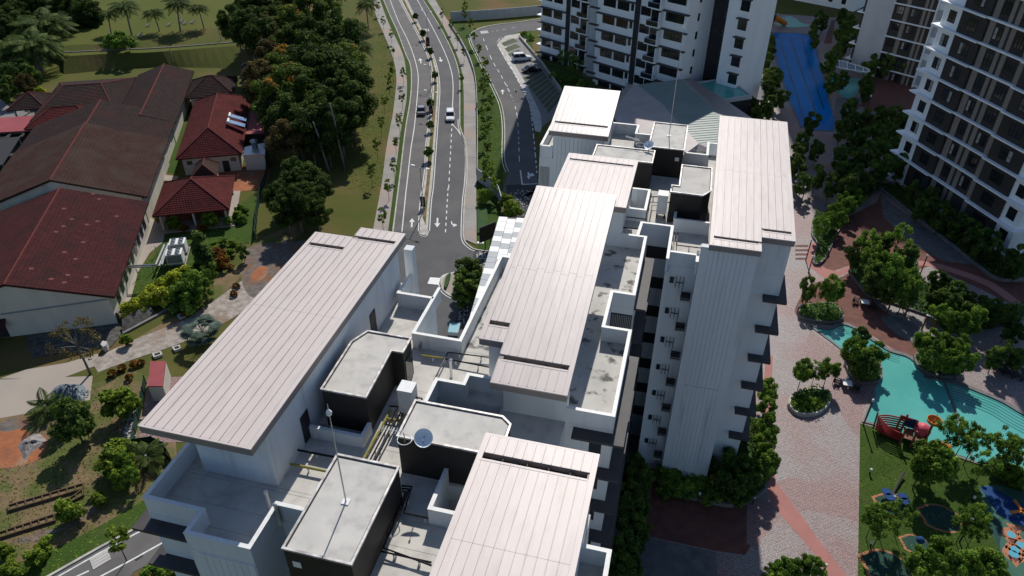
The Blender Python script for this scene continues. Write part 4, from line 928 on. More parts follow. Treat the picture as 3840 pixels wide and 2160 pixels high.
MB().prism([hp(pu0+.9,pv0+3)[:2],hp(pu1-.9,pv0+3)[:2],hp(pu1-.9,pv1-.9)[:2],hp(pu0+.9,pv1-.9)[:2]],0,2.7).build('wall','brick_pave',pav)
MB().prism([hp(pu0-.3,pv0-.3)[:2],hp(pu1+.3,pv0-.3)[:2],hp(pu1+.3,pv1+.3)[:2],hp(pu0-.3,pv1+.3)[:2]],0,.12).build('floor','pale_slab',pav)
smh=thing('house','small house with dark brown hipped roof behind the solar roof house','house',hp(-4,72))
SO=[uv(at(R11,*p,3.5)) for p in ((1410,740),(1765,720),(1790,585),(1440,605))]
hip(smh,(SO[1][0]+SO[2][0])/2,(SO[0][0]+SO[3][0])/2,(SO[0][1]+SO[1][1])/2,(SO[2][1]+SO[3][1])/2,3.5,6.0,'tile_dark',along='u',ins=4.2,rm='tile_brown')
shd=thing('shed','small shed with brown pitched tile roof between house and pavilion','shed',at(R11,1550,1290))
s0=uv(at(R11,1445,1345,2.8)); s1=uv(at(R11,1655,1240,2.8))
hip(shd,min(s0[0],s1[0]),max(s0[0],s1[0]),min(s0[1],s1[1]),max(s0[1],s1[1])+.5,2.8,4.4,'tile_brown',along='v',ins=1.2,ov=.5)
# red carport, court roof, annex, chimney hut
def slabroof(name,label,cat,o,pts,z,t,m,posts=True,wall=None):
    c=[at(o,x,y,z) for x,y in pts]; cx=sum(p[0] for p in c)/len(c); cy=sum(p[1] for p in c)/len(c)
    r=thing(name,label,cat,(cx,cy,0)); MB().prism([p[:2] for p in c],z-t,z).build('roof',m,r)
    if posts:
        for p in c: q=(p[0]*.92+cx*.08,p[1]*.92+cy*.08); MB().tube([(*q,0),(*q,z-t)],.1,6).build('post','galv',r)
    if wall: MB().prism([(p[0]*.88+cx*.12,p[1]*.88+cy*.12) for p in c],0,z-t).build('wall',wall,r)
    return r
car_port=slabroof('carport','long carport with a plain red sheet roof at the left edge','carport',R11,[(-200,900),(425,862),(345,978),(-200,1010)],3.0,.2,'red_sheet')
slabroof('shade_roof','dark flat shade roof beside the carport at the left edge','shelter',R11,[(-150,1060),(155,1030),(20,1240),(-150,1300)],2.6,.12,'tower_dark')
slabroof('annex','lean-to with a flat red sheet roof beside the solar roof house','annex',R11,[(1885,848),(1960,840),(2060,1005),(1850,1012)],3.2,.15,'red_sheet',False,'door_dark')
hut=slabroof('chimney_hut','white hut with a pale metal roof and a round steel flue','hut',R11,[(1842,1110),(2005,1075),(2000,1165),(1825,1170)],3.1,.15,'galv',False,'cream_wall')
h0=at(R11,1925,1110,3.1); MB().lathe((h0[0],h0[1],3.1),[(.55,0),(.55,.9),(.75,1.0),(.75,1.25),(.05,1.5)],12).build('flue','galv',hut,True)
# ================================================================ vegetation
def leafmat(name,c1,c2,c3,scale=.9,trans=.33,var=.25):
    m=bpy.data.materials.new(name); m.use_nodes=True; n=m.node_tree.nodes; l=m.node_tree.links; b=n['Principled BSDF']
    b.inputs['Roughness'].default_value=.75; b.inputs['Specular IOR Level'].default_value=.12
    g=n.new('ShaderNodeNewGeometry'); t=n.new('ShaderNodeTexNoise'); t.inputs['Scale'].default_value=scale; t.inputs['Detail'].default_value=3; l.new(g.outputs['Position'],t.inputs['Vector'])
    r=n.new('ShaderNodeValToRGB'); e=r.color_ramp.elements; e[0].position=.32; e[0].color=(*c1,1); e[1].position=.7; e[1].color=(*c3,1); k=e.new(.52); k.color=(*c2,1)
    l.new(t.outputs['Fac'],r.inputs['Fac'])
    oi=n.new('ShaderNodeObjectInfo'); hs=n.new('ShaderNodeHueSaturation'); mr=n.new('ShaderNodeMapRange'); mr.inputs['To Min'].default_value=1-var; mr.inputs['To Max'].default_value=1+var
    l.new(oi.outputs['Random'],mr.inputs['Value']); l.new(mr.outputs[0],hs.inputs['Value']); l.new(r.outputs['Color'],hs.inputs['Color'])
    ri=n.new('ShaderNodeMapRange'); ri.inputs['To Min'].default_value=.55; ri.inputs['To Max'].default_value=1.35; l.new(g.outputs['Random Per Island'],ri.inputs['Value'])
    mv=n.new('ShaderNodeVectorMath'); mv.operation='SCALE'; l.new(hs.outputs[0],mv.inputs[0]); l.new(ri.outputs[0],mv.inputs['Scale'])
    l.new(mv.outputs[0],b.inputs['Base Color'])
    tr=n.new('ShaderNodeBsdfTranslucent'); l.new(mv.outputs[0],tr.inputs['Color']); ms=n.new('ShaderNodeMixShader'); ms.inputs[0].default_value=trans
    l.new(b.outputs[0],ms.inputs[1]); l.new(tr.outputs[0],ms.inputs[2]); l.new(ms.outputs[0],n['Material Output'].inputs['Surface'])
    M[name]=m; return m
leafmat('leaf_dark',(0.046,0.087,0.023),(0.099,0.168,0.033),(0.192,0.251,0.040))
leafmat('leaf_forest',(0.029,0.054,0.014),(0.061,0.104,0.020),(0.119,0.156,0.025))
leafmat('leaf_grove',(0.048,0.080,0.018),(0.104,0.155,0.026),(0.202,0.231,0.032))
leafmat('leaf_mid',(0.072,0.141,0.024),(0.160,0.282,0.037),(0.301,0.404,0.061))
leafmat('leaf_light',(0.097,0.160,0.020),(0.182,0.264,0.029),(0.280,0.358,0.045))
leafmat('leaf_yellow',(0.254,0.309,0.032),(0.435,0.490,0.045),(0.599,0.616,0.072),var=.12)
leafmat('leaf_olive',(0.074,0.061,0.022),(0.124,0.096,0.031),(0.165,0.123,0.044))
leafmat('leaf_orange',(.16,.07,.02),(.25,.10,.02),(.12,.10,.03))
leafmat('flower',(.45,.14,.02),(.55,.20,.03),(.4,.1,.02),var=.1)
leafmat('palm_leaf',(0.040,0.073,0.019),(0.080,0.122,0.029),(0.139,0.174,0.041))
leafmat('palm_grey',(0.051,0.080,0.065),(0.087,0.123,0.094),(0.145,0.181,0.145))
mat('bark',(.10,.085,.07),(.06,.05,.042),2,.9,stretch=(1,1,.3))
mat('bark_pale',(.22,.20,.18),(.15,.135,.12),1.2,.9,stretch=(1,1,.3))
def leaves(rng,clumps,n,size,up=.35,flat=1.0):
    """clumps: (cx,cy,cz,r). returns verts,faces of diamond leaves on clump shells"""
    C=np.array(clumps); wts=C[:,3]**2; wts/=wts.sum(); idx=rng.choice(len(C),n,p=wts)
    d=rng.normal(size=(n,3)); d/=np.linalg.norm(d,axis=1)[:,None]
    d[:,2]=np.where(rng.random(n)<up,np.abs(d[:,2]),d[:,2])
    rad=C[idx,3]*(.30+.95*rng.random(n)**.8)
    P=C[idx,:3]+d*rad[:,None]*np.array([1,1,flat])
    nr=d*.8+rng.normal(size=(n,3))*.55+np.array([0,0,.35]); nr/=np.linalg.norm(nr,axis=1)[:,None]
    a=np.cross(nr,rng.normal(size=(n,3))); a/=np.linalg.norm(a,axis=1)[:,None]; b=np.cross(nr,a)
    s=size*(.6+.8*rng.random(n))[:,None]
    V=np.stack([P-a*s,P+b*s*.55+nr*s*.12,P+a*s,P-b*s*.55+nr*s*.12],1).reshape(-1,3)
    return V,np.arange(4*n).reshape(n,4)
def quadmesh(name,V,Fq,mats,mi=None):
    me=bpy.data.meshes.new(name); n=len(Fq)
    me.vertices.add(len(V)); me.vertices.foreach_set('co',V.ravel().astype(np.float32)); me.loops.add(4*n); me.polygons.add(n)
    me.loops.foreach_set('vertex_index',Fq.ravel().astype(np.int32)); me.polygons.foreach_set('loop_start',np.arange(0,4*n,4,dtype=np.int32)); me.polygons.foreach_set('loop_total',np.full(n,4,dtype=np.int32))
    for q in mats: me.materials.append(M[q])
    if mi is not None: me.polygons.foreach_set('material_index',mi.astype(np.int32))
    me.update(calc_edges=True); me.validate(); return me
TREES={}
def tree_proto(key,seed,H,R,zb,zt,K,rc,n,leaf,mats,trunk_r,limbs=5,bark='bark',shape='round',flat=.8,flower=0.0):
    rng=np.random.default_rng(seed); cl=[]; K=int(K*2.3); rc*=.63; n=int(n*(2.4 if zt>9 else 1.75)); leaf*=(.60 if zt>9 else .74)
    for k in range(K):
        t=(k+.5)/K; z=zb+(zt-zb)*rng.random()
        u=(z-zb)/(zt-zb)
        prof={'round':math.sqrt(max(.05,1-(2*u-1)**2)),'cone':1.0-.82*u,'umbrella':math.sqrt(max(.05,1-u*u)),'column':.75+.25*math.sin(u*PI)}[shape]
        a=rng.random()*2*PI; rr=R*prof*(.35+.65*math.sqrt(rng.random()))-rc*.5*prof
        cl.append((rr*math.cos(a),rr*math.sin(a),z,rc*(.65+.6*rng.random())*(.6+.4*prof)))
    V,Fq=leaves(rng,cl,n,leaf,flat=flat)
    mi=None
    if flower>0:
        top=np.array(cl)[:,2].argsort()[-max(2,K//4):]; ctr=np.array(cl)[rng.choice(top,3)]
        cen=V.reshape(-1,4,3).mean(1); dd=np.min([np.linalg.norm(cen-c[:3]-np.array([0,0,c[3]*.8]),axis=1) for c in ctr],axis=0); mi=np.where((dd<rc*.75)&(rng.random(len(cen))<flower),1,0)
        mats=list(mats)+['flower']
    me=quadmesh('crown',V,Fq,mats,mi)
    tb=MB(); top=zb+(zt-zb)*.6; wob=[(rng.normal()*.05*H*.15,rng.normal()*.05*H*.15) for _ in range(4)]
    tb.tube([(0,0,-.1),(wob[0][0],wob[0][1],top*.33),(wob[1][0],wob[1][1],top*.66),(wob[2][0]*.5,0,top)],trunk_r,7,trunk_r*.35)
    for c in cl[:limbs]:
        z0=max(.25*top,min(c[2]-.3,top*.75)); tb.tube([(0,0,z0),(c[0]*.5,c[1]*.5,(z0+c[2])/2+.1),(c[0]*.9,c[1]*.9,c[2])],trunk_r*.45,5,trunk_r*.12)
    mt=bpy.data.meshes.new('trunk'); mt.from_pydata(tb.v,[],tb.f); mt.materials.append(M[bark]); mt.polygons.foreach_set('use_smooth',[True]*len(mt.polygons))
    TREES[key]=(me,mt)
for s in range(3):
    tree_proto('garden%d'%s,20+s,5.5,2.1,1.8,5.2,13,.85,3400,.21,['leaf_mid'],.10,6)
    tree_proto('dense%d'%s,30+s,5.5,2.3,1.2,5.6,15,1.0,4200,.24,['leaf_dark'],.12,5)
    tree_proto('sparse%d'%s,40+s,6,2.4,2.6,5.9,13,.7,1700,.17,['leaf_mid'],.08,9)
    tree_proto('forest%d'%s,50+s,15,5.6,5,15,20,2.3,5200,.50,['leaf_forest'],.32,6,'bark_pale')
    tree_proto('flower%d'%s,60+s,15,5.4,5,15,20,2.2,5200,.50,['leaf_grove'],.32,6,'bark_pale',flower=.45)
    tree_proto('sapling%d'%s,70+s,3.6,.7,1.7,3.7,8,.32,260,.17,['leaf_light'],.04,8)
    tree_proto('bush%d'%s,80+s,1.6,1.1,.3,1.5,10,.5,1500,.17,['leaf_mid'],.05,4,shape='umbrella')
tree_proto('cone0',90,5,1.0,.3,5,16,.55,2400,.17,['leaf_dark'],.1,2,shape='cone'); tree_proto('cone1',91,4.5,1.3,.4,4.6,14,.65,2600,.2,['leaf_dark'],.1,2,shape='column')
tree_proto('yellow0',92,2,1.2,.3,1.9,12,.55,1700,.17,['leaf_yellow'],.05,3,shape='umbrella'); tree_proto('light0',93,2.2,1.2,.4,2.2,11,.55,1700,.2,['leaf_light'],.06,4)
tree_proto('orange0',94,1.6,1.0,.3,1.5,10,.45,1300,.16,['leaf_orange'],.05,3,shape='umbrella'); tree_proto('ball0',95,2.3,.85,.9,2.3,9,.5,1300,.17,['leaf_dark'],.06,3)
tree_proto('dead0',96,7,3.2,3.2,7.2,14,.9,650,.16,['leaf_olive'],.16,14,'bark_pale'); tree_proto('hedge0',97,1.3,1.0,.2,1.2,12,.5,1500,.15,['leaf_dark'],.04,2,shape='column')
tree_proto('olive0',98,13,5,4,13,18,2.0,3800,.42,['leaf_olive'],.28,6,'bark_pale')
BASEH={'garden':5.5,'dense':6,'sparse':6,'forest':16,'flower':16,'sapling':3.9,'bush':1.7,'cone0':5.2,'cone1':5,'yellow0':2.1,'light0':2.4,'orange0':1.7,'ball0':2.5,'dead0':7.8,'hedge0':1.4,'olive0':14}
ORDW=['nearest','second nearest','third nearest','fourth nearest','fifth nearest','sixth nearest','seventh nearest','eighth nearest','ninth nearest','tenth nearest']+['%s nearest'%w_ for w_ in ('eleventh','twelfth','thirteenth','fourteenth','fifteenth','sixteenth','seventeenth','eighteenth','nineteenth','twentieth','21st','22nd','23rd','24th','25th','26th','27th','28th','29th','30th')]
def put_tree(key,x,y,h,label,cat,group,name='tree',z=0,wide=1.0):
    r_=random.Random(hash((round(x,1),round(y,1)))&0xffff)
    if key not in TREES: key=key+str(r_.randrange(3))
    me,mt=TREES[key]; base=BASEH.get(key) or BASEH[key[:-1]]; s=h/base
    if key[:5] in('garde','dense','spars'): wide*=.74
    t=bpy.data.objects.new(name,None); COL.objects.link(t); t.location=(x,y,z); t.rotation_euler=(0,0,r_.random()*6.28); t.scale=(s*wide,s*wide,s)
    tag(t,label,cat,group)
    for nm,m_ in (('trunk',mt),('crown',me)):
        o=bpy.data.objects.new(nm,m_); COL.objects.link(o); o.parent=t
    return t
def grove(items,desc,cat,group,name='tree',z=0):
    """items: (crop,x,y,key,h[,wide]) with pixel of crown centre"""
    L=[]
    for it in items:
        o,x,y,key,h=it[:5]; wd=it[5] if len(it)>5 else 1.0
        p=at(o,x,y,z+h*.6); L.append((math.hypot(p[0],p[1]),p,key,h,wd))
    L.sort(key=lambda q:q[0])
    for i,(d_,p,key,h,wd) in enumerate(L):
        lab='%s, %s'%(desc,ORDW[i]) if len(L)>1 else desc
        put_tree(key,p[0],p[1],h,lab,cat,group,name,z,wd)
def row(o,pts,key,h,wide=1.0): return [(o,x,y,key,h*(.88+.24*random.random()),wide) for x,y in pts]
# --- right garden
grove(row(R24,[(375,770)],'dense',5.6,.75)+row(R24,[(570,770)],'garden',6.2)+row(R24,[(470,810)],'sparse',4.5,.8),'leafy tree in the small oval planter above the pool tip','tree','trees in the oval planter by the pool tip')
grove([(R24,x,y,k,h) for x,y,k,h in ((835,420,'garden',6),(760,500,'dense',5.5),(960,430,'dense',5),(1060,420,'sparse',7),(870,560,'garden',6.5),(940,620,'garden',7),(1020,660,'garden',7.5),(900,700,'dense',6),(1140,545,'dense',5.6),(1150,740,'garden',6),(1010,780,'dense',5),(1110,830,'garden',5))],'broad leafy tree in the big bed right of the block','tree','trees in the central garden bed')
grove(row(R24,[(650,110),(690,150),(590,200),(540,250),(480,300),(620,260),(760,90)],'garden',4.6),'bushy tree in the curved bed beside the shaded path','tree','trees along the curved bed')
grove(row(R24,[(1350,720),(1420,760),(1500,800),(1590,860),(1400,850),(1480,900),(1570,960),(1660,960),(1340,860),(1700,900),(1780,930),(1900,960)],'dense',4.2),'dark leafy tree in the bed below the pink path','tree','trees below the pink path')
grove(row(R24,[(1450,1020),(1560,1040),(1640,1010),(1380,960)],'garden',5.2)+row(R24,[(1290,1180),(1390,1200),(1520,1220),(1330,1280),(1440,1310),(1560,1300)],'garden',5.2),'glossy leafy tree beside the upper pool edge','tree','trees on the upper pool edge')
grove(row(R24,[(1900,1050),(1960,1100),(1880,1250),(1960,1300),(1800,1290)],'dense',4.0),'dark shrub by the loungers at the right edge','shrub','shrubs by the loungers','shrub')
grove(row(R24,[(770,1160)],'dense',4.8)+row(R24,[(800,1270),(900,1260),(730,1250)],'garden',4.8)+row(R24,[(770,1370),(860,1380)],'dense',3.6),'round tree on the planter island in the turquoise pool','tree','trees on the pool island')
grove(row(R24,[(345,1400),(540,1385)],'garden',4.6,.95)+row(R24,[(440,1400)],'sparse',4.2)+row(R34,[(380,120),(340,150),(440,140)],'bush',1.5),'bushy tree in the round kerbed planter on the grey paving','tree','trees in the round planter')
grove(row(R34,[(1300,540),(1380,590),(1260,610)],'garden',5.4)+row(R34,[(1560,420),(1450,370),(1640,450)],'sparse',5.8)+row(R34,[(1700,640)],'sparse',5.5)+row(R34,[(1230,750)],'sparse',4),'airy tree beside the play ship on the lawn','tree','trees beside the play ship')
grove(row(R34,[(1850,480),(1900,520),(1990,570)],'sparse',5.5),'pale airy tree at the pool edge by the hedge','tree','pale trees at the pool edge')
grove(row(R34,[(880,1030),(980,1010),(1100,1010),(940,1090)],'sparse',4.8)+row(R34,[(1580,1060),(1640,1020)],'sparse',4.6)+row(R34,[(1640,1130)],'sparse',4.0),'airy tree on the play lawn','tree','trees on the play lawn')
grove(row(R34,[(1250,1360),(1400,1310),(1540,1380),(1660,1360),(1350,1440),(1780,1430)],'garden',4.8),'dense tree at the bottom edge of the lawn','tree','trees at the lawn\'s bottom edge')
grove(row(R34,[(200,1410),(320,1390),(430,1400),(130,1440)],'garden',3.6),'low tree at the bottom edge of the grey paving','tree','trees below the grey paving')
grove(row(R34,[(1830,620),(1880,650),(1930,680),(1990,710),(2040,735)],'light0',2.2),'clipped lime green hedge plant beside the pool','hedge','hedge plants beside the pool','hedge_plant')
grove(row(R33,[(1960,60),(1955,180),(1965,330),(1950,430),(1965,560),(1940,640)],'garden',4.6),'tree growing against the foot of the block\'s right end','tree','trees at the foot of the block')
grove(row(R33,[(1640,600),(1800,640),(1700,700),(1850,740),(1620,760),(1760,800)],'dense',4.4),'dark tree in the raised bed at the foot of the block','tree','trees in the raised bed')
grove(row(R33,[(1200,680),(1260,670),(1330,680),(1400,690),(1470,710),(1230,740),(1300,760),(1380,770),(1460,790),(1540,800)],'bush',2.0),'dark shrub in the raised bed below the tall wall','shrub','shrubs below the tall wall','shrub')
grove(row(R33,[(920,640),(980,640),(1010,720),(930,740),(990,820),(930,860),(970,930),(920,980),(990,1010),(930,1090),(960,1160),(890,1230),(920,1330),(870,1400),(930,1430)],'dense',4.6),'dark tree in the hedge strip along the shaded plaza','tree','hedge strip trees')
# planting around the upper pool, dark masses
grove(row(R14,[(420,930),(330,1080),(450,1130),(300,1250),(640,970),(720,930),(820,900),(930,880),(1040,880),(1130,900),(700,1080),(800,1040),(900,1020),(1010,1000),(620,1180),(730,1200),(830,1160),(940,1150),(1040,1120),(650,1300),(760,1330),(880,1290),(980,1260),(1080,1250),(560,1390),(700,1420),(840,1400),(340,1380),(450,1330),(300,1160)],'dense',5.6),'dark crowded tree between the block and the brown tower','tree','crowded trees behind the block')
grove(row(R14,[(30,70),(90,140),(40,200),(90,310),(100,400),(100,560),(150,590),(80,680),(140,740),(200,740)],'dense',5.2),'tree along the left side of the blue pool','tree','trees left of the blue pool')
grove(row(R14,[(470,130),(440,190),(500,170),(420,230),(430,310)],'dense',4.6),'tree at the far end of the blue pool','tree','trees at the blue pool\'s far end')
grove(row(R14,[(640,120),(690,180),(640,250),(720,280),(640,340),(800,350),(870,400),(930,380),(760,420),(1000,400),(1060,440),(860,480),(1110,500),(980,480),(600,420),(540,470)],'dense',6),'dark tree below the grey tower','tree','trees below the grey tower')
grove(row(R14,[(640,600),(820,640),(830,700),(700,830),(560,620)],'dense',5.6),'round tree by the small kids pool','tree','trees by the kids pool')
grove(row(R13,[(1600,440),(1700,430),(1760,480),(1640,520),(1720,560),(1560,520)],'dense',7.5),'dark round tree at the foot of the balcony tower','tree','trees at the balcony tower foot')
grove(row(R13,[(1790,230),(1800,330),(1850,250)],'dense',6)+row(R13,[(1920,150),(1950,250),(1990,330),(1960,470),(1980,600)],'dense',5.5),'tree along the path beside the balcony tower','tree','trees along the far path')
grove(row(R13,[(1840,800),(1900,830),(1960,860),(1880,880),(1990,790)],'dense',5),'dark tree beside the clubhouse roof','tree','trees beside the clubhouse')
grove(row(R13,[(430,450),(520,500)],'sparse',6),'slender tree in the bed below the taller white wing','tree','slender trees by the car park')
grove(row(R13,[(350,560),(420,590),(500,590),(560,620),(180,270),(130,250)],'bush',1.6),'low shrub in the bed below the taller white wing','shrub','shrubs by the car park','shrub')
# planting strip along the brown tower
grove(row(R24,[(1180,30),(1250,90),(1330,150),(1400,190),(1460,240),(1540,270),(1620,320),(1700,380),(1760,400),(1300,70),(1230,160),(1380,260),(1500,320),(1600,400),(1680,470),(1780,470),(1900,540),(1980,510),(1880,600),(1980,610)],'dense',4.6),'dark shrub tree in the strip at the brown tower\'s foot','tree','trees along the brown tower')
# --- dual carriageway saplings
grove(row(R12,[(940,50),(980,165),(1040,265),(1052,380),(1130,555),(1120,740),(1100,925),(1072,1080),(1062,1270),(1015,1410)],'sapling',4.0)+row(R22,[(970,235)],'sapling',4.2),'thin sapling on the left footpath','sapling','saplings on the left footpath','sapling')
grove(row(R12,[(1050,530),(1020,610),(985,770),(960,940),(930,1105),(885,1310)],'sapling',4.4),'thin staked sapling on the grass left of the footpath','sapling','saplings on the grass verge','sapling')
grove(row(R12,[(1225,125),(1280,255),(1340,390),(1368,570),(1338,780),(1335,945),(1320,1150)],'ball0',2.6),'round clipped tree on the road\'s median strip','tree','trees on the median')
grove(row(R12,[(1425,110),(1490,190),(1540,290),(1590,400),(1570,590)],'sapling',4),'thin sapling on the right footpath','sapling','saplings on the right footpath','sapling')
grove(row(R12,[(1600,50),(1590,110),(1640,180),(1670,270),(1700,380),(1750,470),(1740,540),(1770,620),(1730,680),(1800,760),(1760,820),(1740,900),(1780,960),(1740,1020),(1770,1120),(1760,1230),(1800,1290),(1740,1340),(1830,1400)],'sapling',4.6,1.2),'slim tree in the grass strip beside the inner drive','tree','trees beside the inner drive')
grove(row(R22,[(1920,110),(1960,160),(1750,60)],'light0',3),'light green shrub at the corner by the speckled paving','shrub','shrubs at the drive corner','shrub')
grove(row(R22,[(1590,620),(1670,610),(1610,710),(1670,720),(1650,780),(1590,760)],'cone1',4.6,1.1),'dark upright shrub on the roundabout island','shrub','shrubs on the island','shrub')
# --- woodland beside the road
grove([(R12,x,y,k,h) for x,y,k,h in ((90,60,'forest',15),(220,20,'forest',15),(420,130,'flower',16),(560,170,'flower',15),(640,260,'forest',15),(300,230,'flower',15),(120,300,'olive0',14),(230,380,'forest',14),(430,330,'forest',15),(590,400,'forest',15),(480,480,'forest',17),(690,520,'flower',14),(110,480,'olive0',13),(260,560,'flower',14),(560,600,'forest',16),(720,660,'forest',14),(90,640,'olive0',13),(300,700,'flower',15),(640,760,'forest',14),(740,790,'forest',13),(140,800,'flower',13),(440,760,'forest',14),(520,900,'forest',13),(650,930,'forest',12),(330,900,'forest',13),(230,920,'forest',12),(430,1010,'forest',11),(240,1060,'olive0',10),(560,1060,'forest',9))],'big tree in the dark grove left of the road','tree','grove left of the road')
grove([(R12,x,y,'forest',h) for x,y,h in ((330,1330,8.5),(440,1380,8),(480,1420,7),(280,1420,7.5))]+[(R22,x,y,'forest',h) for x,y,h in ((330,130,8.5),(430,110,8),(250,190,7),(480,200,6.5),(200,80,7))],'broad dark tree by the dirt track below the grove','tree','broad trees by the track')
grove(row(R11,[(1850,120),(1950,60),(1960,200),(1880,230),(1780,180),(1990,300)],'forest',11),'dark tree at the edge of the far field','tree','trees at the far field edge',z=FZ)
grove(row(R11,[(60,40),(150,30),(250,20),(60,140),(30,230),(120,110),(480,40),(600,30),(650,90),(560,90),(690,140),(330,50)],'forest',10),'dark tree in the far left corner wood','tree','far left wood')
grove(row(R11,[(900,270),(850,300),(960,310)],'bush',3.4),'wild shrub at the foot of the palms','shrub','shrubs below the palms','shrub',FZ)
grove(row(R11,[(40,560),(60,640),(30,700),(110,560),(180,520),(230,560)],'dense',6)+row(R11,[(190,640)],'olive0',6),'dark tree beside the bungalow forecourt','tree','trees at the forecourt')
grove(row(R11,[(300,680),(240,730),(320,770),(270,760)],'yellow0',2.2),'bright lime shrub in the forecourt bed','shrub','lime shrubs at the forecourt','shrub')
grove(row(R11,[(110,780),(170,790),(230,795),(300,800),(360,790),(350,740)],'hedge0',1.1),'low clipped hedge plant round the forecourt bed','hedge','hedge round the forecourt bed','hedge_plant')
# --- bungalow garden
grove(row(R21,[(1210,740),(1150,790),(1290,690),(1100,840),(1230,810),(1340,660),(960,915),(1020,890),(1330,700),(1410,640)],'yellow0',2.3),'bright yellow green shrub on the lawn edge by the hall','shrub','yellow shrubs by the hall','shrub')
grove([(R21,1450,730,'garden',5.5,1.2),(R21,1380,790,'bush',3.5),(R21,1530,780,'garden',4.5),(R21,1580,660,'sparse',4.5),(R21,1400,850,'bush',3)],'dark green tree between the lawn and the dirt track','tree','trees by the dirt track')
grove([(R21,1515,460,'cone0',7.0,1.5)],'tall dark conical tree beside the chillers','tree',None)
grove(row(R21,[(1830,490)],'dense',3.2)+row(R21,[(1680,560),(1640,500)],'orange0',2.2),'trimmed shrub inside the square hedge','shrub','shrubs inside the square hedge','shrub')
grove(row(R21,[(1305,260)],'light0',2.6)+row(R21,[(1590,240)],'light0',2.6)+row(R21,[(1390,305),(1515,300)],'orange0',1.2),'round clipped shrub in front of the pavilion','shrub','shrubs before the pavilion','shrub')
grove(row(R21,[(1815,160),(1790,210),(1730,250),(1820,230)],'bush',1.6),'small shrub beside the pavilion path','shrub','shrubs by the pavilion path','shrub')
grove(row(R21,[(1610,430),(1680,412),(1750,420),(1800,440),(1620,470),(1740,490),(1700,515)],'light0',1.0,1.3),'low clipped hedge plant of the square hedge','hedge','square hedge plants','hedge_plant')
grove([(R21,580,1180,'dead0',8.0)],'nearly bare tree with a few olive leaves by the pale slab','tree',None)
grove(row(R21,[(950,1150)],'light0',1.8),'single bright shrub beside the gravel track','shrub',None,'shrub')
grove(row(R21,[(915,1360),(840,1400),(970,1430),(1060,1320),(1005,1330),(1780,740),(1760,800),(1400,950)],'orange0',.9),'tiny rust coloured shrub on the dry bank','shrub','tiny shrubs on the bank','shrub')
# --- front-left bank
grove([(R31,540,260,'dense',6.0,1.25),(R31,460,210,'dense',4),(R31,620,290,'dense',4)],'wide dark tree on the grassy bank','tree','wide trees on the bank')
grove([(R31,910,130,'light0',4.0),(R31,940,170,'garden',2.8)],'bushy green tree above the stone gully','tree','trees above the gully')
grove([(R31,860,560,'light0',3.8),(R31,950,600,'garden',3.6),(R31,1000,690,'garden',3.0),(R31,930,500,'light0',2.6)],'leafy green tree at the foot of the block\'s left corner','tree','trees at the block\'s left corner')
grove([(R31,900,700,'light0',2.8,.8),(R31,490,940,'light0',2.8,.8),(R31,560,960,'light0',2.0)],'young bright green tree on the bank above the road','tree','young trees on the bank')
grove(row(R31,[(885,1190)],'sapling',4.6,1.3),'thin young tree standing in front of the road at the bottom','sapling',None,'sapling')
grove(row(R31,[(20,1250),(80,1350),(40,1400),(110,1420),(300,1260),(330,1210),(740,860),(270,1300)],'light0',1.7),'small green bush at the bottom left corner','bush','bushes at the bottom left','bush')
grove(row(R31,[(1130,1420),(1200,1400),(1240,1430)],'bush',1.6),'low green shrub beside the road at the block\'s foot','shrub','shrubs at the road edge','shrub')
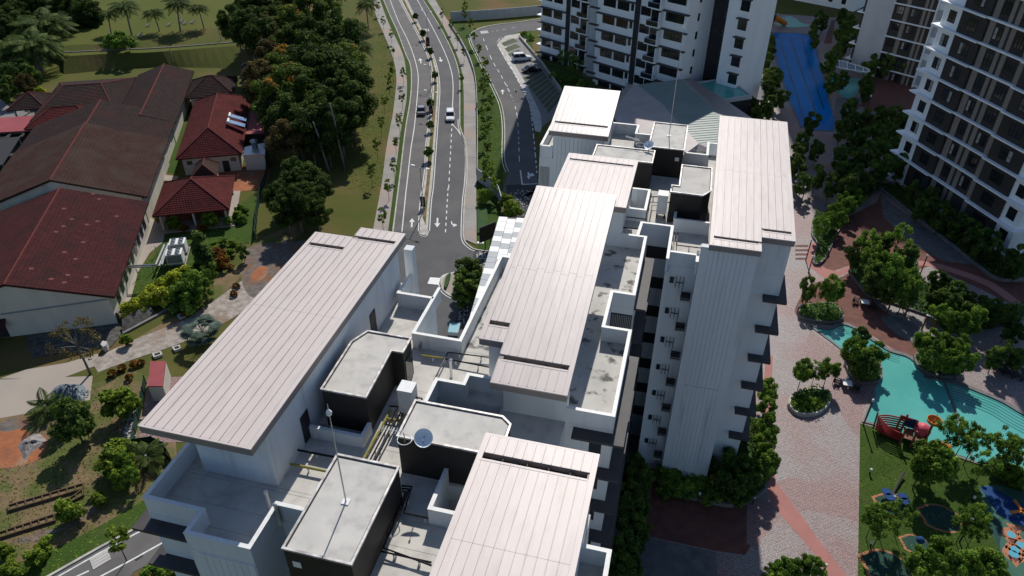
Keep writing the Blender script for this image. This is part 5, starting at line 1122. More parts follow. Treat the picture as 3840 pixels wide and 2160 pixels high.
# --- palms
def palm_proto(key,seed,nf,Lf,trunk_h,leafm,droop=1.0,trunk_r=.16,lean=0.0,fan=False):
    rng=np.random.default_rng(seed); fr=MB(); V=[];Fq=[]
    for i in range(nf):
        a=2*PI*i*.381966*1.0; el=(1.15-1.25*(i/nf)) ; L=Lf*(.8+.4*rng.random()); pts=[]
        for k in range(8):
            t=k/7; r=L*t*math.cos(el*(1-t*.55)); z=L*(t*math.sin(el)-droop*.62*t*t); pts.append(np.array((r*math.cos(a),r*math.sin(a),z)))
        side=np.array((-math.sin(a),math.cos(a),0))
        if fan:
            c=pts[4]; 
            for j in range(13):
                th=-1.25+2.5*j/12; dv=(np.array((math.cos(a),math.sin(a),0))*math.cos(th)+side*math.sin(th)); tip=c+dv*L*.5+np.array((0,0,-.12*L*(1-math.cos(th)) -.05)); w=np.cross(dv,(0,0,1))*.05*L
                k0=len(V); V+=[c,c*.5+tip*.5+w,tip,c*.5+tip*.5-w]; Fq.append((k0,k0+1,k0+2,k0+3))
            m_=16
            for k in range(4): V+=[pts[k]-side*.03,pts[k]+side*.03,pts[k+1]+side*.03,pts[k+1]-side*.03]; Fq.append(tuple(range(len(V)-4,len(V))))
            continue
        for k in range(7):
            V+=[pts[k]-side*.03,pts[k]+side*.03,pts[k+1]+side*.03,pts[k+1]-side*.03]; Fq.append(tuple(range(len(V)-4,len(V))))
            for sgn in (-1,1):
                for h in (0,.33,.66):
                    b=pts[k]*(1-h)+pts[k+1]*h; t=(k+h)/7; ll=L*.30*(math.sin(PI*min(1,t*.85+.12)))
                    fwd=(pts[k+1]-pts[k]); fwd=fwd/np.linalg.norm(fwd)
                    tip=b+side*sgn*ll*.85+fwd*ll*.5+np.array((0,0,-ll*.45)); mid=(b+tip)/2+np.array((0,0,ll*.08)); w=fwd*.085*Lf*.35
                    V+=[b-w*.3,mid+w,tip,mid-w]; Fq.append(tuple(range(len(V)-4,len(V))))
    V=np.array(V); V[:,2]+=trunk_h; V[:,0]+=lean
    me=quadmesh('crown',V,np.array(Fq),[leafm])
    tb=MB().tube([(0,0,-.1),(lean*.3,0,trunk_h*.4),(lean*.75,.0,trunk_h*.8),(lean,0,trunk_h+.15)],trunk_r*1.25,8,trunk_r*.8)
    mt=bpy.data.meshes.new('trunk'); mt.from_pydata(tb.v,[],tb.f); mt.materials.append(M['bark_pale'])
    TREES[key]=(me,mt); BASEH[key]=trunk_h+1.0
palm_proto('coco0',1,30,3.6,8,'palm_leaf',1.25,.16,.9); palm_proto('coco1',2,30,3.4,7,'palm_leaf',1.3,.15,-.6)
palm_proto('oil0',3,34,5.2,4.5,'palm_leaf',.95,.4); palm_proto('fan0',4,22,2.0,1.6,'palm_grey',.5,.2,0,True); palm_proto('small0',5,14,1.9,.8,'palm_leaf',.8,.12)
def palm_at(o,bx,by,key,h,label,group=None,z=0,wide=1.0):
    p=at(o,bx,by,z); put_tree(key,p[0],p[1],h,label,'palm',group,'palm_tree',z,wide)
for bx_,by_,cx_,cy_,k_,l_ in ((840,255,800,110,'coco0','leftmost of the coconut palms on the field\'s edge'),(995,265,950,40,'coco1','coconut palm second from the left on the field\'s edge'),(1205,235,1185,120,'coco1','short full coconut palm in the middle of the row'),(1362,235,1315,25,'coco0','tall coconut palm second from the right on the field'),(1540,215,1472,70,'coco0','rightmost coconut palm on the field\'s edge')):
    b_=at(R11,bx_,by_,FZ); X_,Y_=cx_/2.013,cy_/2.013; d_=_f*FPX+_r*(X_-1920)-_u*(Y_-1080); t_=(b_[0]*d_[0]+b_[1]*d_[1])/(d_[0]**2+d_[1]**2); h_=CAMZ+t_*d_[2]-FZ+.8
    palm_at(R11,bx_,by_,k_,max(5.5,h_),l_,'coconut palms',FZ,1.25)
palm_at(R11,400,390,'oil0',8,'large feathery oil palm at the left, upper of two','oil palms'); palm_at(R11,310,540,'oil0',7.5,'large feathery oil palm at the left, lower of two','oil palms'); palm_at(R11,590,300,'oil0',6,'oil palm at the corner of the field','oil palms'); palm_at(R11,470,210,'oil0',6,'oil palm in the far left wood','oil palms')
palm_at(R11,110,530,'oil0',5.5,'oil palm at the left edge above the forecourt','oil palms')
for i,(x,y) in enumerate(((660,60),(800,330),(850,480),(870,130))): palm_at(R12,x,y+90,'coco1',8,'palm at the right fringe of the grove, %s'%ORDW[3-i if i else 3],'palms on the grove fringe')
palm_at(R21,1550,1180,'fan0',3.0,'silvery fan palm beside the gravel track'); palm_at(R31,1125,600,'small0',2.4,'small yellowing palm beside the block\'s left corner'); palm_at(R31,365,215,'small0',2.2,'small palm beside the tarpaulin on the pale slab')

# ground cover in the raised beds and rough grass on the banks: masses nobody could count
def cover(poly,z,dens,size,hgt,m,name,seed,flat=.5):
    rng=np.random.default_rng(seed); P_=np.array(poly); lo,hi=P_.min(0),P_.max(0); ar=abs(sum(P_[i-1][0]*P_[i][1]-P_[i][0]*P_[i-1][1] for i in range(len(P_))))/2
    n=int(ar*dens*(hi-lo).prod()/max(ar,1)); n=min(n,60000); q=lo+(hi-lo)*rng.random((n,2))
    ins=np.zeros(n,bool); j=len(P_)-1
    for i in range(len(P_)):
        a_,b_=P_[i],P_[j]; cond=((a_[1]>q[:,1])!=(b_[1]>q[:,1]))&(q[:,0]<(b_[0]-a_[0])*(q[:,1]-a_[1])/(b_[1]-a_[1]+1e-12)+a_[0]); ins^=cond; j=i
    q=q[ins]; n=len(q)
    if n<3: return
    hz=hgt*(.35+.65*(.5+.5*np.sin(q[:,0]*1.9+seed)*np.cos(q[:,1]*1.6+2*seed)))*(.4+.6*rng.random(n))
    P=np.column_stack([q,z+hz]); nr=rng.normal(size=(n,3))*.7+np.array([0,0,flat]); nr/=np.linalg.norm(nr,axis=1)[:,None]
    a=np.cross(nr,rng.normal(size=(n,3))); a/=np.linalg.norm(a,axis=1)[:,None]; b=np.cross(nr,a); s=size*(.6+.8*rng.random(n))[:,None]
    V=np.stack([P-a*s,P+b*s*.6,P+a*s,P-b*s*.6],1).reshape(-1,3); me=quadmesh(name,V,np.arange(4*n).reshape(n,4),[m]); o=bpy.data.objects.new(name,me); COL.objects.link(o); o['kind']='stuff'
for i,(pl,z) in enumerate(BEDS): cover(pl,z,22,.17,.75,['leaf_mid','leaf_dark','leaf_mid','leaf_light','leaf_dark','leaf_dark','leaf_dark','leaf_dark'][i%8],'ground_cover',i)
cover(A(R31,[(0,1200),(0,640),(300,560),(700,0),(1000,0),(960,480),(1200,700),(1000,930),(700,1100),(300,1300)]),0,4,.10,.07,'leaf_olive','rough_grass',31,1.8)
cover(A(R31,[(0,1200),(0,640),(300,560),(700,0),(1000,0),(960,480),(1200,700),(1000,930),(700,1100),(300,1300)]),0,6,.10,.07,'leaf_light','rough_grass',32,1.8)
cover(A(R31,[(0,1449),(300,1300),(700,1100),(1000,930),(1200,800),(1250,960),(1060,1060),(760,1220),(380,1440)]),0,16,.09,.04,'leaf_mid','rough_grass',33,2.0)
cover(A(R12,[(700,1449),(760,1100),(850,860),(930,600),(960,400),(900,150),(870,0),(890,0),(930,130),(1025,360),(1065,480),(1080,600),(1055,850),(1000,1150),(960,1449)]),0,3,.14,.06,'leaf_light','rough_grass',35,1.8)
cover(A(R12,[(1690,420),(1820,680),(1870,800),(1885,1449),(1690,1449),(1685,650),(1580,300)]),0,5,.12,.08,'leaf_light','rough_grass',36,1.6)
cover(A(R34,[(776,310),(1200,450),(1660,610),(1700,880),(1880,1400),(1880,1600),(755,1600)]),0,28,.07,.05,'leaf_mid','rough_grass',37,1.2)
cover(A(R21,[(980,885),(1045,640),(1180,500),(1450,300),(1650,290),(1900,420),(1480,600),(1330,870)]),0,12,.1,.1,'leaf_mid','rough_grass',38,1.2)
# ================================================================ facade details of the block
def bx(x0,x1,y0,y1,z0,z1,name,m,parent): return MB().box(x0,x1,y0,y1,z0,z1).build(name,m,parent)
def clad(x0,x1,y,z0,z1,n,parent=blk,m='white_wall'):
    for i in range(n):
        a=x0+(x1-x0)*i/n; b=x0+(x1-x0)*(i+1)/n; bx(a+.012,b-.012,y-.05,y-.002,z0,z1,'cladding_panel',m,parent)
for z0,z1 in ((.6,13.2),(13.23,27.98)): clad(3.2,6.2,53.0,z0,z1,8)
bx(2.52,3.19,52.95,52.998,.6,27.98,'cladding_panel','white_wall',blk); bx(6.21,6.97,52.95,52.998,.6,27.98,'cladding_panel','white_wall',blk)
clad(-22.3,-18.9,19.6,.6,25.0,8); clad(-13.5,-8.3,72.0,.6,27.9,12)
for k in range(7):
    z=24.55-3.3*k
    bx(-27.05,-23.4,20.25,21.098,z-.12,z+.08,'hood','hood',blk); bx(-27.05,-26.402,21.1,24.2,z-.12,z+.08,'hood','hood',blk)
    bx(-4.3,-.95,32.95,33.898,z+.18,z+.36,'hood','hood',blk); bx(-1.748,-.95,33.9,41.8,z+.18,z+.36,'hood','hood',blk); bx(-1.998,-1.1,47.6,55.2,z+.18,z+.36,'hood','hood',blk)
    if k<6: zz=z-1.55; bx(8.3,10.25,54.15,54.998,zz-.25,zz+.02,'hood','hood',blk); bx(9.602,10.25,55,58.5,zz-.25,zz+.02,'hood','hood',blk)
    # openings in the first light shaft and fittings in the second
    bx(-1.98,.0,58.36,58.398,z-1.6,z-.35,'opening','door_dark',blk)
    w_=bx(.45,.8,54.15,54.198,z-1.2,z-.55,'window','dark_glass',blk)
    f_=MB(); 
    for x in (.98,1.3,1.62): f_.box(x-.025,x+.025,54.0,54.05,z-1.55,z-.35)
    f_.box(.98,1.62,54.0,54.05,z-.98,z-.92); f_.build('pipe_frame','black_pipe',blk)
    l_=bx(1.55,2.38,53.25,54.198,z-2.35,z-2.23,'aircon_ledge','concrete',blk)
    for j in range(7): bx(1.58,2.35,53.3+j*.12,53.34+j*.12,z-1.95+j*.0,z-1.9,'ledge_bar','black_pipe',l_)
    for j in range(5): bx(1.56,2.37,53.26,53.29,z-2.15+j*.2,z-2.11+j*.2,'ledge_bar','black_pipe',l_)
    bx(1.54,1.59,53.25,53.3,z-2.23,z-1.0,'ledge_post','black_pipe',l_)
    bx(-3.2,-2.4,33.86,33.898,z-1.9,z-.6,'window','dark_glass',blk)
    bx(-16.6,-16.302,20.2,22.498,z-.9,z-.75,'shaft_ledge','concrete',blk)
for j in range(13): bx(-3.6+j*.14,-3.54+j*.14,47.13,47.198,21.2,24.4,'louvre','louvre',blk)
bx(-3.69,-2.02,47.16,47.199,21.1,24.5,'louvre_backing','door_dark',blk)
for j in range(8): bx(-14.9+j*.14,-14.84+j*.14,71.93,71.998,20.5,24.0,'louvre','louvre',blk)
bx(-16.35,-16.302,38.0,38.6,DK+.2,DK+.7,'vent_cover','louvre',blk)
# well floor slabs
for x0,x1,y0,y1,zz in ((-13.8,-9.2,30.4,34.3,17),(-10.6,-8.0,24.5,27.2,18),(-4.2,-2.75,60.95,64.7,20),(-20.2,-16.65,28.8,29.9,20)):
    bx(x0-.1,x1+.1,y0-.1,y1+.1,zz,zz+.2,'well_floor','concrete',blk)
bx(-11.0,-9.3,33.2,34.28,22.6,22.75,'aircon_ledge','concrete',blk); bx(-18.0,-16.32,20.8,22.45,23.3,23.45,'aircon_ledge','concrete',blk)
# ================================================================ roof equipment
def rod(base,h,label):
    t=thing('lightning_rod',label,'lightning rod',base,'lightning rods'); x,y,z=base
    MB().tube([(x,y,z),(x,y,z+h)],.045,6,.028).build('mast','galv',t); MB().box(x-.2,x+.2,y-.2,y+.2,z-.08,z+.06).build('foot','white_paint',t)
    MB().lathe((x,y,z+h),[(.03,0),(.13,.1),(.15,.25),(.08,.38),(.02,.45),(.01,.8)],8).build('head','white_paint',t,True)
b_=at(R32,700,890,BT-.1); rod(b_,6.3,'tall thin lightning rod on the front plant room roof')
b_=at(R13,1225,1027,BT-.1); rod(b_,11.0,'tall thin lightning rod on the rear plant room roof')
def dish(c,label,aim,r=.5):
    t=thing('satellite_dish',label,'satellite dish',(c[0],c[1],BT),'satellite dishes'); ax=Vector(aim).normalized()
    MB().lathe(c,[(.02,-.12),(r*.5,-.09),(r*.85,-.02),(r,.05),(r*1.02,.06),(r*.99,.035),(r*.84,-.04),(r*.5,-.105),(.02,-.135)],28,aim).build('reflector','dish',t,True)
    e=Vector(c)+ax*.5+Vector((0,0,-.25)); MB().tube([Vector(c)+Vector((0,0,-r)),e],.02,6).build('feed_arm','black_pipe',t); MB().lathe(e,[(.05,-.08),(.06,.06),(.01,.09)],8,aim).build('feed_horn','galv',t)
    MB().tube([(c[0],c[1]+.15,BT-.1),(c[0],c[1]+.15,c[2]),tuple(Vector(c)-ax*.1)],.035,6).build('mount','galv',t)
dish(at(R32,1285,408,28.75),'pale blue satellite dish on the plant room with the chamfered corner',(.15,-.62,.75),.53); dish(at(R13,1075,1096,28.8),'satellite dish on the low rear plant room',(-.35,-.5,.75),.5)
def yagi(p,d,label):
    t=thing('antenna',label,'antenna',(p[0],p[1],BT),'rooftop antennas'); d=Vector(d).normalized(); n=d.cross(Vector((0,0,1))); p=Vector(p)
    MB().tube([(p.x,p.y,BT-.2),tuple(p)],.03,6).build('mast','galv',t); MB().tube([tuple(p),tuple(p+d*1.5)],.018,5).build('boom','pvc',t)
    for k in range(9): q=p+d*(.12+.16*k); MB().tube([tuple(q-n*.26),tuple(q+n*.26)],.012,4).build('element','pvc',t)
    c=p+Vector((.1,-.2,-.35)); MB().tube([(c.x+.42*math.cos(a*PI/8),c.y+.42*math.sin(a*PI/8),c.z) for a in range(17)],.025,5).build('loop','pvc',t)
p_=at(R32,1135,365,28.9); yagi(p_,(-1,-.05,.05),'white comb antenna with a loop at the corner beside the blue dish'); p_=at(R13,1005,1060,29.0); yagi(p_,(-1,.1,.15),'white comb antenna on the low rear plant room')
def tank(x0,x1,y0,y1,label):
    t=thing('water_tank',label,'water tank',((x0+x1)/2,(y0+y1)/2,DK),'roof water tanks')
    MB().box(x0,x1,y0,y1,DK+.45,DK+2.35).build('tank_body','white_paint',t); MB().box(x0-.03,x1+.03,y0-.03,y1+.03,DK+2.35,DK+2.42).build('lid','white_paint',t)
    for x in (x0+.1,x1-.1):
        for y in (y0+.1,y1-.1): MB().box(x-.06,x+.06,y-.06,y+.06,DK+.03,DK+.45).build('leg','black_pipe',t)
    MB().tube([(x1+.02,y1-.3,DK+1.4),(x1+.4,y1-.3,DK+1.4),(x1+.4,y1-.3,DK+.5)],.06,6).build('outlet_pipe','black_pipe',t)
    MB().lathe((x1+.3,y0+.2,DK+.3),[(.12,0),(.14,.2),(.1,.4)],8).build('pump','galv',t)
tank(-15.35,-14.4,31.7,32.65,'white boxy tank on legs beside the dark octagonal plant room'); tank(-1.68,-.78,61.95,62.95,'white boxy tank on legs between the rear plant rooms')
def pipes(label,m,lines,r=.055,z=DK+.42,posts=True,cat='pipe'):
    x,y=lines[0][0][:2]; t=thing('roof_pipe',label,cat,(x,y,DK),'roof pipe runs')
    for L in lines:
        L=[(p[0],p[1],p[2] if len(p)>2 else z) for p in L]; MB().tube(L,r,7).build('pipe',m,t)
        if posts:
            for a,b in zip(L[:-1],L[1:]):
                n=max(1,int(math.dist(a,b)/1.3))
                for k in range(n):
                    q=[a[i]+(b[i]-a[i])*(k+.5)/n for i in range(3)]; MB().tube([(q[0],q[1],DK+.03),(q[0],q[1],q[2]-r)],.06,6).build('support','pvc',t)
P2=lambda *pts:[at(R32,x,y,DK+.4)[:2] for x,y in pts]
P3=lambda *pts:[at(R23,x,y,DK+.4)[:2] for x,y in pts]
pipes('yellow pipe run on the deck beside the octagonal plant room','yellow_pipe',[[(-16.05,31.85),(-16.1,26.0)],[(-16.02,31.1),(-14.9,31.1)]],.085,DK+.3)
pipes('yellow pipe from the octagonal plant room door to the north deck','yellow_pipe',[[(-15.9,37.42),(-14.3,37.48)]],.075)
pipes('short yellow pipe in front of the left penthouse','yellow_pipe',[P2((280,605),(545,660))],.085)
pipes('short black pipe below the left penthouse door','black_pipe',[P2((335,500),(620,555))],.075)
pipes('pair of black pipes running along the deck centre','black_pipe',[[(-15.62,32.05),(-15.62,26)],[(-15.3,32.05),(-15.3,26)],[(-16.2,32.1),(-14.0,32.4)]])
pipes('black pipe frame on the north deck by the tall parapet','black_pipe',[[(-14.2,35.2),(-14.2,38.2),(-11.0,38.45)],[(-15.9,37.55),(-10.9,37.4)]])
pipes('nest of bent black pipes beside the front plant room','black_pipe',[P2((1120,770),(1195,775),(1135,975),(1460,1045)),P2((1120,790),(1175,795),(1100,990),(965,1265),(1345,1350)),P2((1125,810),(1150,815),(985,1240),(1345,1372))],.06)
pipes('black pipe rails around the small rear light well','black_pipe',[P3((905,588),(1060,605)),P3((905,632),(1050,650)),P3((1075,480),(1140,480)),P3((1075,480),(1060,668)),P3((1098,540),(1075,668)),P3((1200,550),(1098,540))],.05)
pipes('black pipe beside the tall metal roof of the middle wing','black_pipe',[P3((810,705),(1000,725))],.06)
pipes('black pipes on the deck beside the right wing roof','black_pipe',[P3((1268,750),(1258,885)),P3((1290,755),(1283,845),(1475,868))],.05)
def vent(o,x,y,h,label,r=.1):
    p=at(o,x,y,DK); t=one(MB().lathe((p[0],p[1],DK),[(r,0),(r,h),(r*1.25,h),(r*1.25,h+.1),(.01,h+.2)],10),'vent_pipe','pvc',label,'vent pipe','roof vent pipes',True)
vent(R22,1035,905,1.5,'white vent pipe against the long left penthouse wall'); vent(R32,128,940,1.4,'white vent pipe in the corner by the front left notch'); vent(R32,205,1065,1.7,'white vent pipe inside the front left notch'); 
vent(R22,1495,1440,1.5,'white vent pipe standing on the north deck'); vent(R23,1018,410,1.0,'white vent pipe beside the small rear well'); vent(R23,1425,1010,1.5,'white vent pipe in the second light shaft')
# ================================================================ street things
def carbody(name,label,col,p,d,L=4.4,W=1.8,H=1.5,kind='sedan',group='cars'):
    """p ground centre, d heading"""
    if col not in M:
        pass
    t=thing(name,label,'car' if kind!='van' else 'van',(p[0],p[1],.01),group,math.atan2(d[1],d[0]))
    h0,h1=.22,H*.56
    if kind=='van': top=[(-L*.49,H*.96),(L*.16,H),(L*.34,H*.62),(L*.5,H*.5)]; cab=[(-L*.47,L*.33),(-L*.46,L*.15)]
    elif kind=='suv': cab=[(-L*.46,L*.24),(-L*.40,L*.08)]
    else: cab=[(-L*.36,L*.22),(-L*.22,L*.06)]
    def loft(secs,m,nm,par,smooth=True):
        mb=MB(); n=len(secs[0]); 
        for s in secs: mb.v.extend(s)
        for i in range(len(secs)-1):
            for j in range(n): mb.f.append((i*n+j,i*n+(j+1)%n,(i+1)*n+(j+1)%n,(i+1)*n+j))
        mb.f.append(tuple(reversed(range(n)))); mb.f.append(tuple(range((len(secs)-1)*n,len(secs)*n)))
        o=mesh_obj(nm,mb.v,mb.f,m,par); return o
    def ring(x,w,za,zb): # rounded section across y
        k=.16
        return [(x,-w+k*.5,za),(x,w-k*.5,za),(x,w,za+k),(x,w,zb-k*1.2),(x,w-k,zb),(x,-w+k,zb),(x,-w,zb-k*1.2),(x,-w,za+k)]
    w=W/2
    hood=h1*.86 if kind!='van' else h1*.95
    loft([ring(-L/2,w*.82,h0+.12,h1*.85),ring(-L*.47,w*.95,h0,h1*.97),ring(-L*.3,w,h0,h1),ring(L*.2,w,h0,h1),ring(L*.3,w,h0,h1*.97),ring(L*.46,w*.94,h0,hood*.92),ring(L/2,w*.78,h0+.1,hood*.72)],col,'body',t)
    (xa,xb),(ta,tb)=cab; zt=H
    def q(x,ww,z): return [(x,-ww,z),(x,ww,z)]
    ww=w*.93; wt=w*.74
    v=[(xa,-ww,h1-.03),(xa,ww,h1-.03),(xb,ww,h1-.03),(xb,-ww,h1-.03),(ta,-wt,zt-.06),(ta,wt,zt-.06),(tb,wt,zt-.06),(tb,-wt,zt-.06)]
    mesh_obj('window_glass',v,[(0,3,2,1),(4,5,6,7),(0,1,5,4),(1,2,6,5),(2,3,7,6),(3,0,4,7)],'dark_glass',t)
    r_=[(ta-.05,-wt-.03,zt-.08),(ta-.05,wt+.03,zt-.08),(tb+.08,wt+.03,zt-.08),(tb+.08,-wt-.03,zt-.08),(ta+.1,-wt+.12,zt),(ta+.1,wt-.12,zt),(tb-.1,wt-.12,zt),(tb-.1,-wt+.12,zt)]
    mesh_obj('roof',r_,[(0,3,2,1),(4,5,6,7),(0,1,5,4),(1,2,6,5),(2,3,7,6),(3,0,4,7)],col,t)
    for s in (-1,1):
        for (x0,z0,x1,z1) in ((xa,h1,ta,zt-.07),(xb,h1,tb,zt-.07),((xa+xb)/2,h1,(ta+tb)/2,zt-.07)):
            MB().tube([(x0,s*ww*1.0,z0-.02),(x1,s*wt*1.0,z1)],.045,5)
            o=mesh_obj('pillar',*(lambda m_:(m_.v,m_.f))(MB().tube([(x0,s*(ww+.005),z0-.02),(x1,s*(wt+.01),z1)],.04,5)),col,t)
        for x in (-L*.31,L*.31):
            m_=MB().lathe((x,s*(w-.1),.32),[(.01,-.1),(.2,-.1),(.32,-.08),(.32,.08),(.2,.1),(.01,.1)],14,(0,1,0)); wh=mesh_obj('wheel',m_.v,m_.f,'black_pipe',t)
            m_=MB().lathe((x,s*(w+.005),.32),[(.01,s*.0),(.19,0),(.19,s*.012),(.01,s*.012)],12,(0,1,0)); mesh_obj('rim',m_.v,m_.f,'galv',wh)
        m_=MB().box(L*.455,L*.5,s*w*.62-.18,s*w*.62+.18,hood*.62,hood*.80); mesh_obj('headlight',m_.v,m_.f,'pvc',t)
        m_=MB().box(-L*.5,-L*.46,s*w*.66-.16,s*w*.66+.16,h1*.72,h1*.9); mesh_obj('tail_light',m_.v,m_.f,'red_sheet',t)
        m_=MB().box(xb-.35,xb-.15,s*(w+.02)-.08,s*(w+.02)+.08,h1,h1+.14); mesh_obj('mirror',m_.v,m_.f,col,t)
    return t
mat('paint_silver',(.22,.23,.25),rough=.3,metal=.5); mat('paint_white',(.75,.76,.78),rough=.25); mat('paint_black',(.015,.016,.02),rough=.2); mat('paint_grey',(.12,.125,.13),rough=.3,metal=.3)
def dirpx(o,a,b): p=np.array(at(o,*a)); q=np.array(at(o,*b)); return (q-p)[:2]/np.linalg.norm((q-p)[:2])
carbody('car','dark silver car driving away in the left carriageway','paint_silver',at(R12,1268,848),dirpx(R12,(1275,870),(1277,800)),4.4,1.8,1.45,'sedan','cars on the road')
carbody('car','white car driving towards the camera in the right carriageway','paint_white',at(R12,1487,893),dirpx(R12,(1487,870),(1486,920)),4.4,1.85,1.6,'suv','cars on the road')
carbody('van','white passenger van parked in a bay by the taller white wing','paint_white',at(R13,112,455),dirpx(R13,(45,455),(180,445)),4.9,1.85,1.9,'suv','parked vehicles')
carbody('car','black car parked in a bay beside the white van','paint_black',at(R13,190,540),dirpx(R13,(125,548),(250,530)),4.7,1.85,1.45,'sedan','parked vehicles')
for i,(x,col,nm) in enumerate(((50,'paint_grey','grey'),(150,'paint_silver','silver'),(250,'paint_black','black'),(315,'paint_grey','dark grey'))):
    carbody('car','%s car with its tail showing under the red carport, %s from the left'%(nm,['first','second','third','fourth'][i]),col,at(R11,x,990),(-.45,.893),4.3,1.75,1.45,'sedan','cars under the carport')
def topz(base,o,x,y):
    X,Y=o[0]+x/2.013,o[1]+y/2.013; d=_f*FPX+_r*(X-1920)-_u*(Y-1080); t=(base[0]*d[0]+base[1]*d[1])/(d[0]**2+d[1]**2); return CAMZ+t*d[2]
def lamp(base,h,arm,label,group='street lamps'):
    t=thing('street_lamp',label,'street lamp',(base[0],base[1],0),group); x,y=base[:2]
    MB().tube([(x,y,0),(x,y,h)],.09,8,.06).build('pole','galv',t)
    for s in (-1,1):
        a=(x+arm[0]*s*1.1,y+arm[1]*s*1.1,h+.12); MB().tube([(x,y,h-.05),(x+arm[0]*s*.5,y+arm[1]*s*.5,h+.08),a],.04,6).build('arm','galv',t)
        MB().obox((a[0]+arm[0]*s*.25,a[1]+arm[1]*s*.25),arm,.7,.28,h+.06,h+.16).build('lamp_head','white_paint',t)
    return t
ar=(.97,-.22)
for (o,bx_,by_),(o2,hx,hy),lab in (((R22,1284,195),(R12,1253,1265),'double armed street lamp on the median near the junction'),((R12,1352,870),(R12,1342,797),'double armed street lamp on the median near the dark car'),((R12,1345,665),(R12,1325,587),'double armed street lamp on the median at the bend'),((R12,1318,285),(R12,1308,86),'farthest double armed street lamp on the median')):
    b_=at(o,bx_,by_); h=min(9.5,max(5,topz(b_,o2,hx,hy))); lamp(b_,h,ar,lab)
mat('banner_navy',(.012,.013,.035),(.02,.02,.05),.8,.6); mat('banner_purple',(.06,.012,.05),(.10,.02,.05),.9,.6); mat('banner_print',(.30,.22,.12),(.16,.08,.08),3,.6)
def banner(o,pts,m,label,zb=1.0):
    b=at(o,(pts[0]+pts[2])/2,pts[3]); h=1.9+zb*.2; w=abs(at(o,pts[2],pts[3])[0]-at(o,pts[0],pts[3])[0]); h=max(2.2,topz(b,o,(pts[0]+pts[2])/2,pts[1]))
    t=thing('banner',label,'banner',(b[0],b[1],0),'median banners')
    MB().obox(b,(1,0),w,.08,.35,h).build('panel',m,t); MB().obox((b[0],b[1]-.045),(1,0),w*.6,.02,h*.35,h*.5).build('print','banner_print',t); MB().obox((b[0],b[1]-.045),(1,0),w*.7,.02,h*.6,h*.66).build('print','banner_print',t)
    for s in (-1,1): MB().tube([(b[0]+s*w*.4,b[1]+.08,0),(b[0]+s*w*.4,b[1]+.08,h)],.04,5).build('post','galv',t)
banner(R12,(1304,280,1334,362),'banner_purple','purple upright banner on the far part of the median'); banner(R12,(1328,805,1358,872),'banner_navy','navy upright banner beside the dark car'); banner(R22,(1262,95,1302,165),'banner_navy','navy upright banner at the near tip of the median')
sc=thing('display_screen','tilted black display screen on two posts at the lawn corner','screen',at(R22,1768,455)); b1_,b2_=at(R22,1752,468),at(R22,1790,452)
e_=np.array((b2_[0]-b1_[0],b2_[1]-b1_[1])); e_/=np.linalg.norm(e_)
MB().obox(((b1_[0]+b2_[0])/2,(b1_[1]+b2_[1])/2),tuple(e_),3.0,.12,1.4,4.0).build('panel','paint_black',sc)
for b_ in (b1_,b2_): MB().tube([(b_[0],b_[1],0),(b_[0],b_[1],1.5)],.07,6).build('post','black_pipe',sc)
# fences and hoardings: every panel a piece
mat('hoarding',(.40,.43,.45),(.34,.37,.39),.5,.6); mat('fence_green',(.02,.06,.04),rough=.6)
def panels(name,label,cat,line,h,step,m,post='galv',t=.06,gap=.08,z0=0.0,cap=None):
    L=[0]; 
    for a,b in zip(line[:-1],line[1:]): L.append(L[-1]+math.dist(a,b))
    n=max(1,int(L[-1]/step)); r=thing(name,label,cat,(*line[0],0))
    def pt_at(s):
        for i in range(len(L)-1):
            if s<=L[i+1]: k=(s-L[i])/max(1e-6,L[i+1]-L[i]); return (line[i][0]+(line[i+1][0]-line[i][0])*k,line[i][1]+(line[i+1][1]-line[i][1])*k)
        return line[-1]
    for k in range(n):
        a=pt_at(L[-1]*k/n); b=pt_at(L[-1]*(k+1)/n); e=np.array(b)-np.array(a); w=np.linalg.norm(e); e=e/w; c=((a[0]+b[0])/2,(a[1]+b[1])/2)
        MB().obox(c,tuple(e),w-gap,t,z0+.05,h).build('panel',m,r); MB().obox(a,tuple(e),.1,.12,0,h+.06).build('post',post,r)
    return r
panels('hoarding','grey panel hoarding at the top beside the inner drive','fence',A(R12,[(1492,160),(1700,150),(2013,125),(2400,90)]),2.6,4.5,'hoarding','kerb_grey',.15)
panels('boundary_fence','long grey panel fence between the right footpath and the trees','fence',smoothline(A(R12,[(1480,190),(1570,330),(1640,480),(1680,640),(1692,1000),(1690,1310)]),5),.9,2.2,'hoarding','white_paint',.1)
panels('boundary_fence','short grey panel fence slanting to the drive corner','fence',A(R12,[(1690,1365),(1780,1430),(1850,1500)])+A(R22,[(1872,170)]),2.4,3.0,'hoarding','kerb_grey',.12)
panels('mesh_fence','green mesh fence in front of the hall\'s white gable','fence',A(R21,[(-60,1130),(300,1090),(600,1050),(915,1020)]),1.5,2.5,'fence_green','fence_green',.02)
panels('mesh_fence','green mesh fence between the pavilion lawn and the grove','fence',A(R21,[(1930,400),(1945,200),(1980,20)])+A(R11,[(2013,1380),(2030,1200)]),1.6,2.5,'fence_green','fence_green',.02)
panels('garden_wall','low wall with white cap beside the car park bed','wall',A(R13,[(95,285),(270,490),(410,690)]),.7,4,'kerb','kerb_grey',.25)
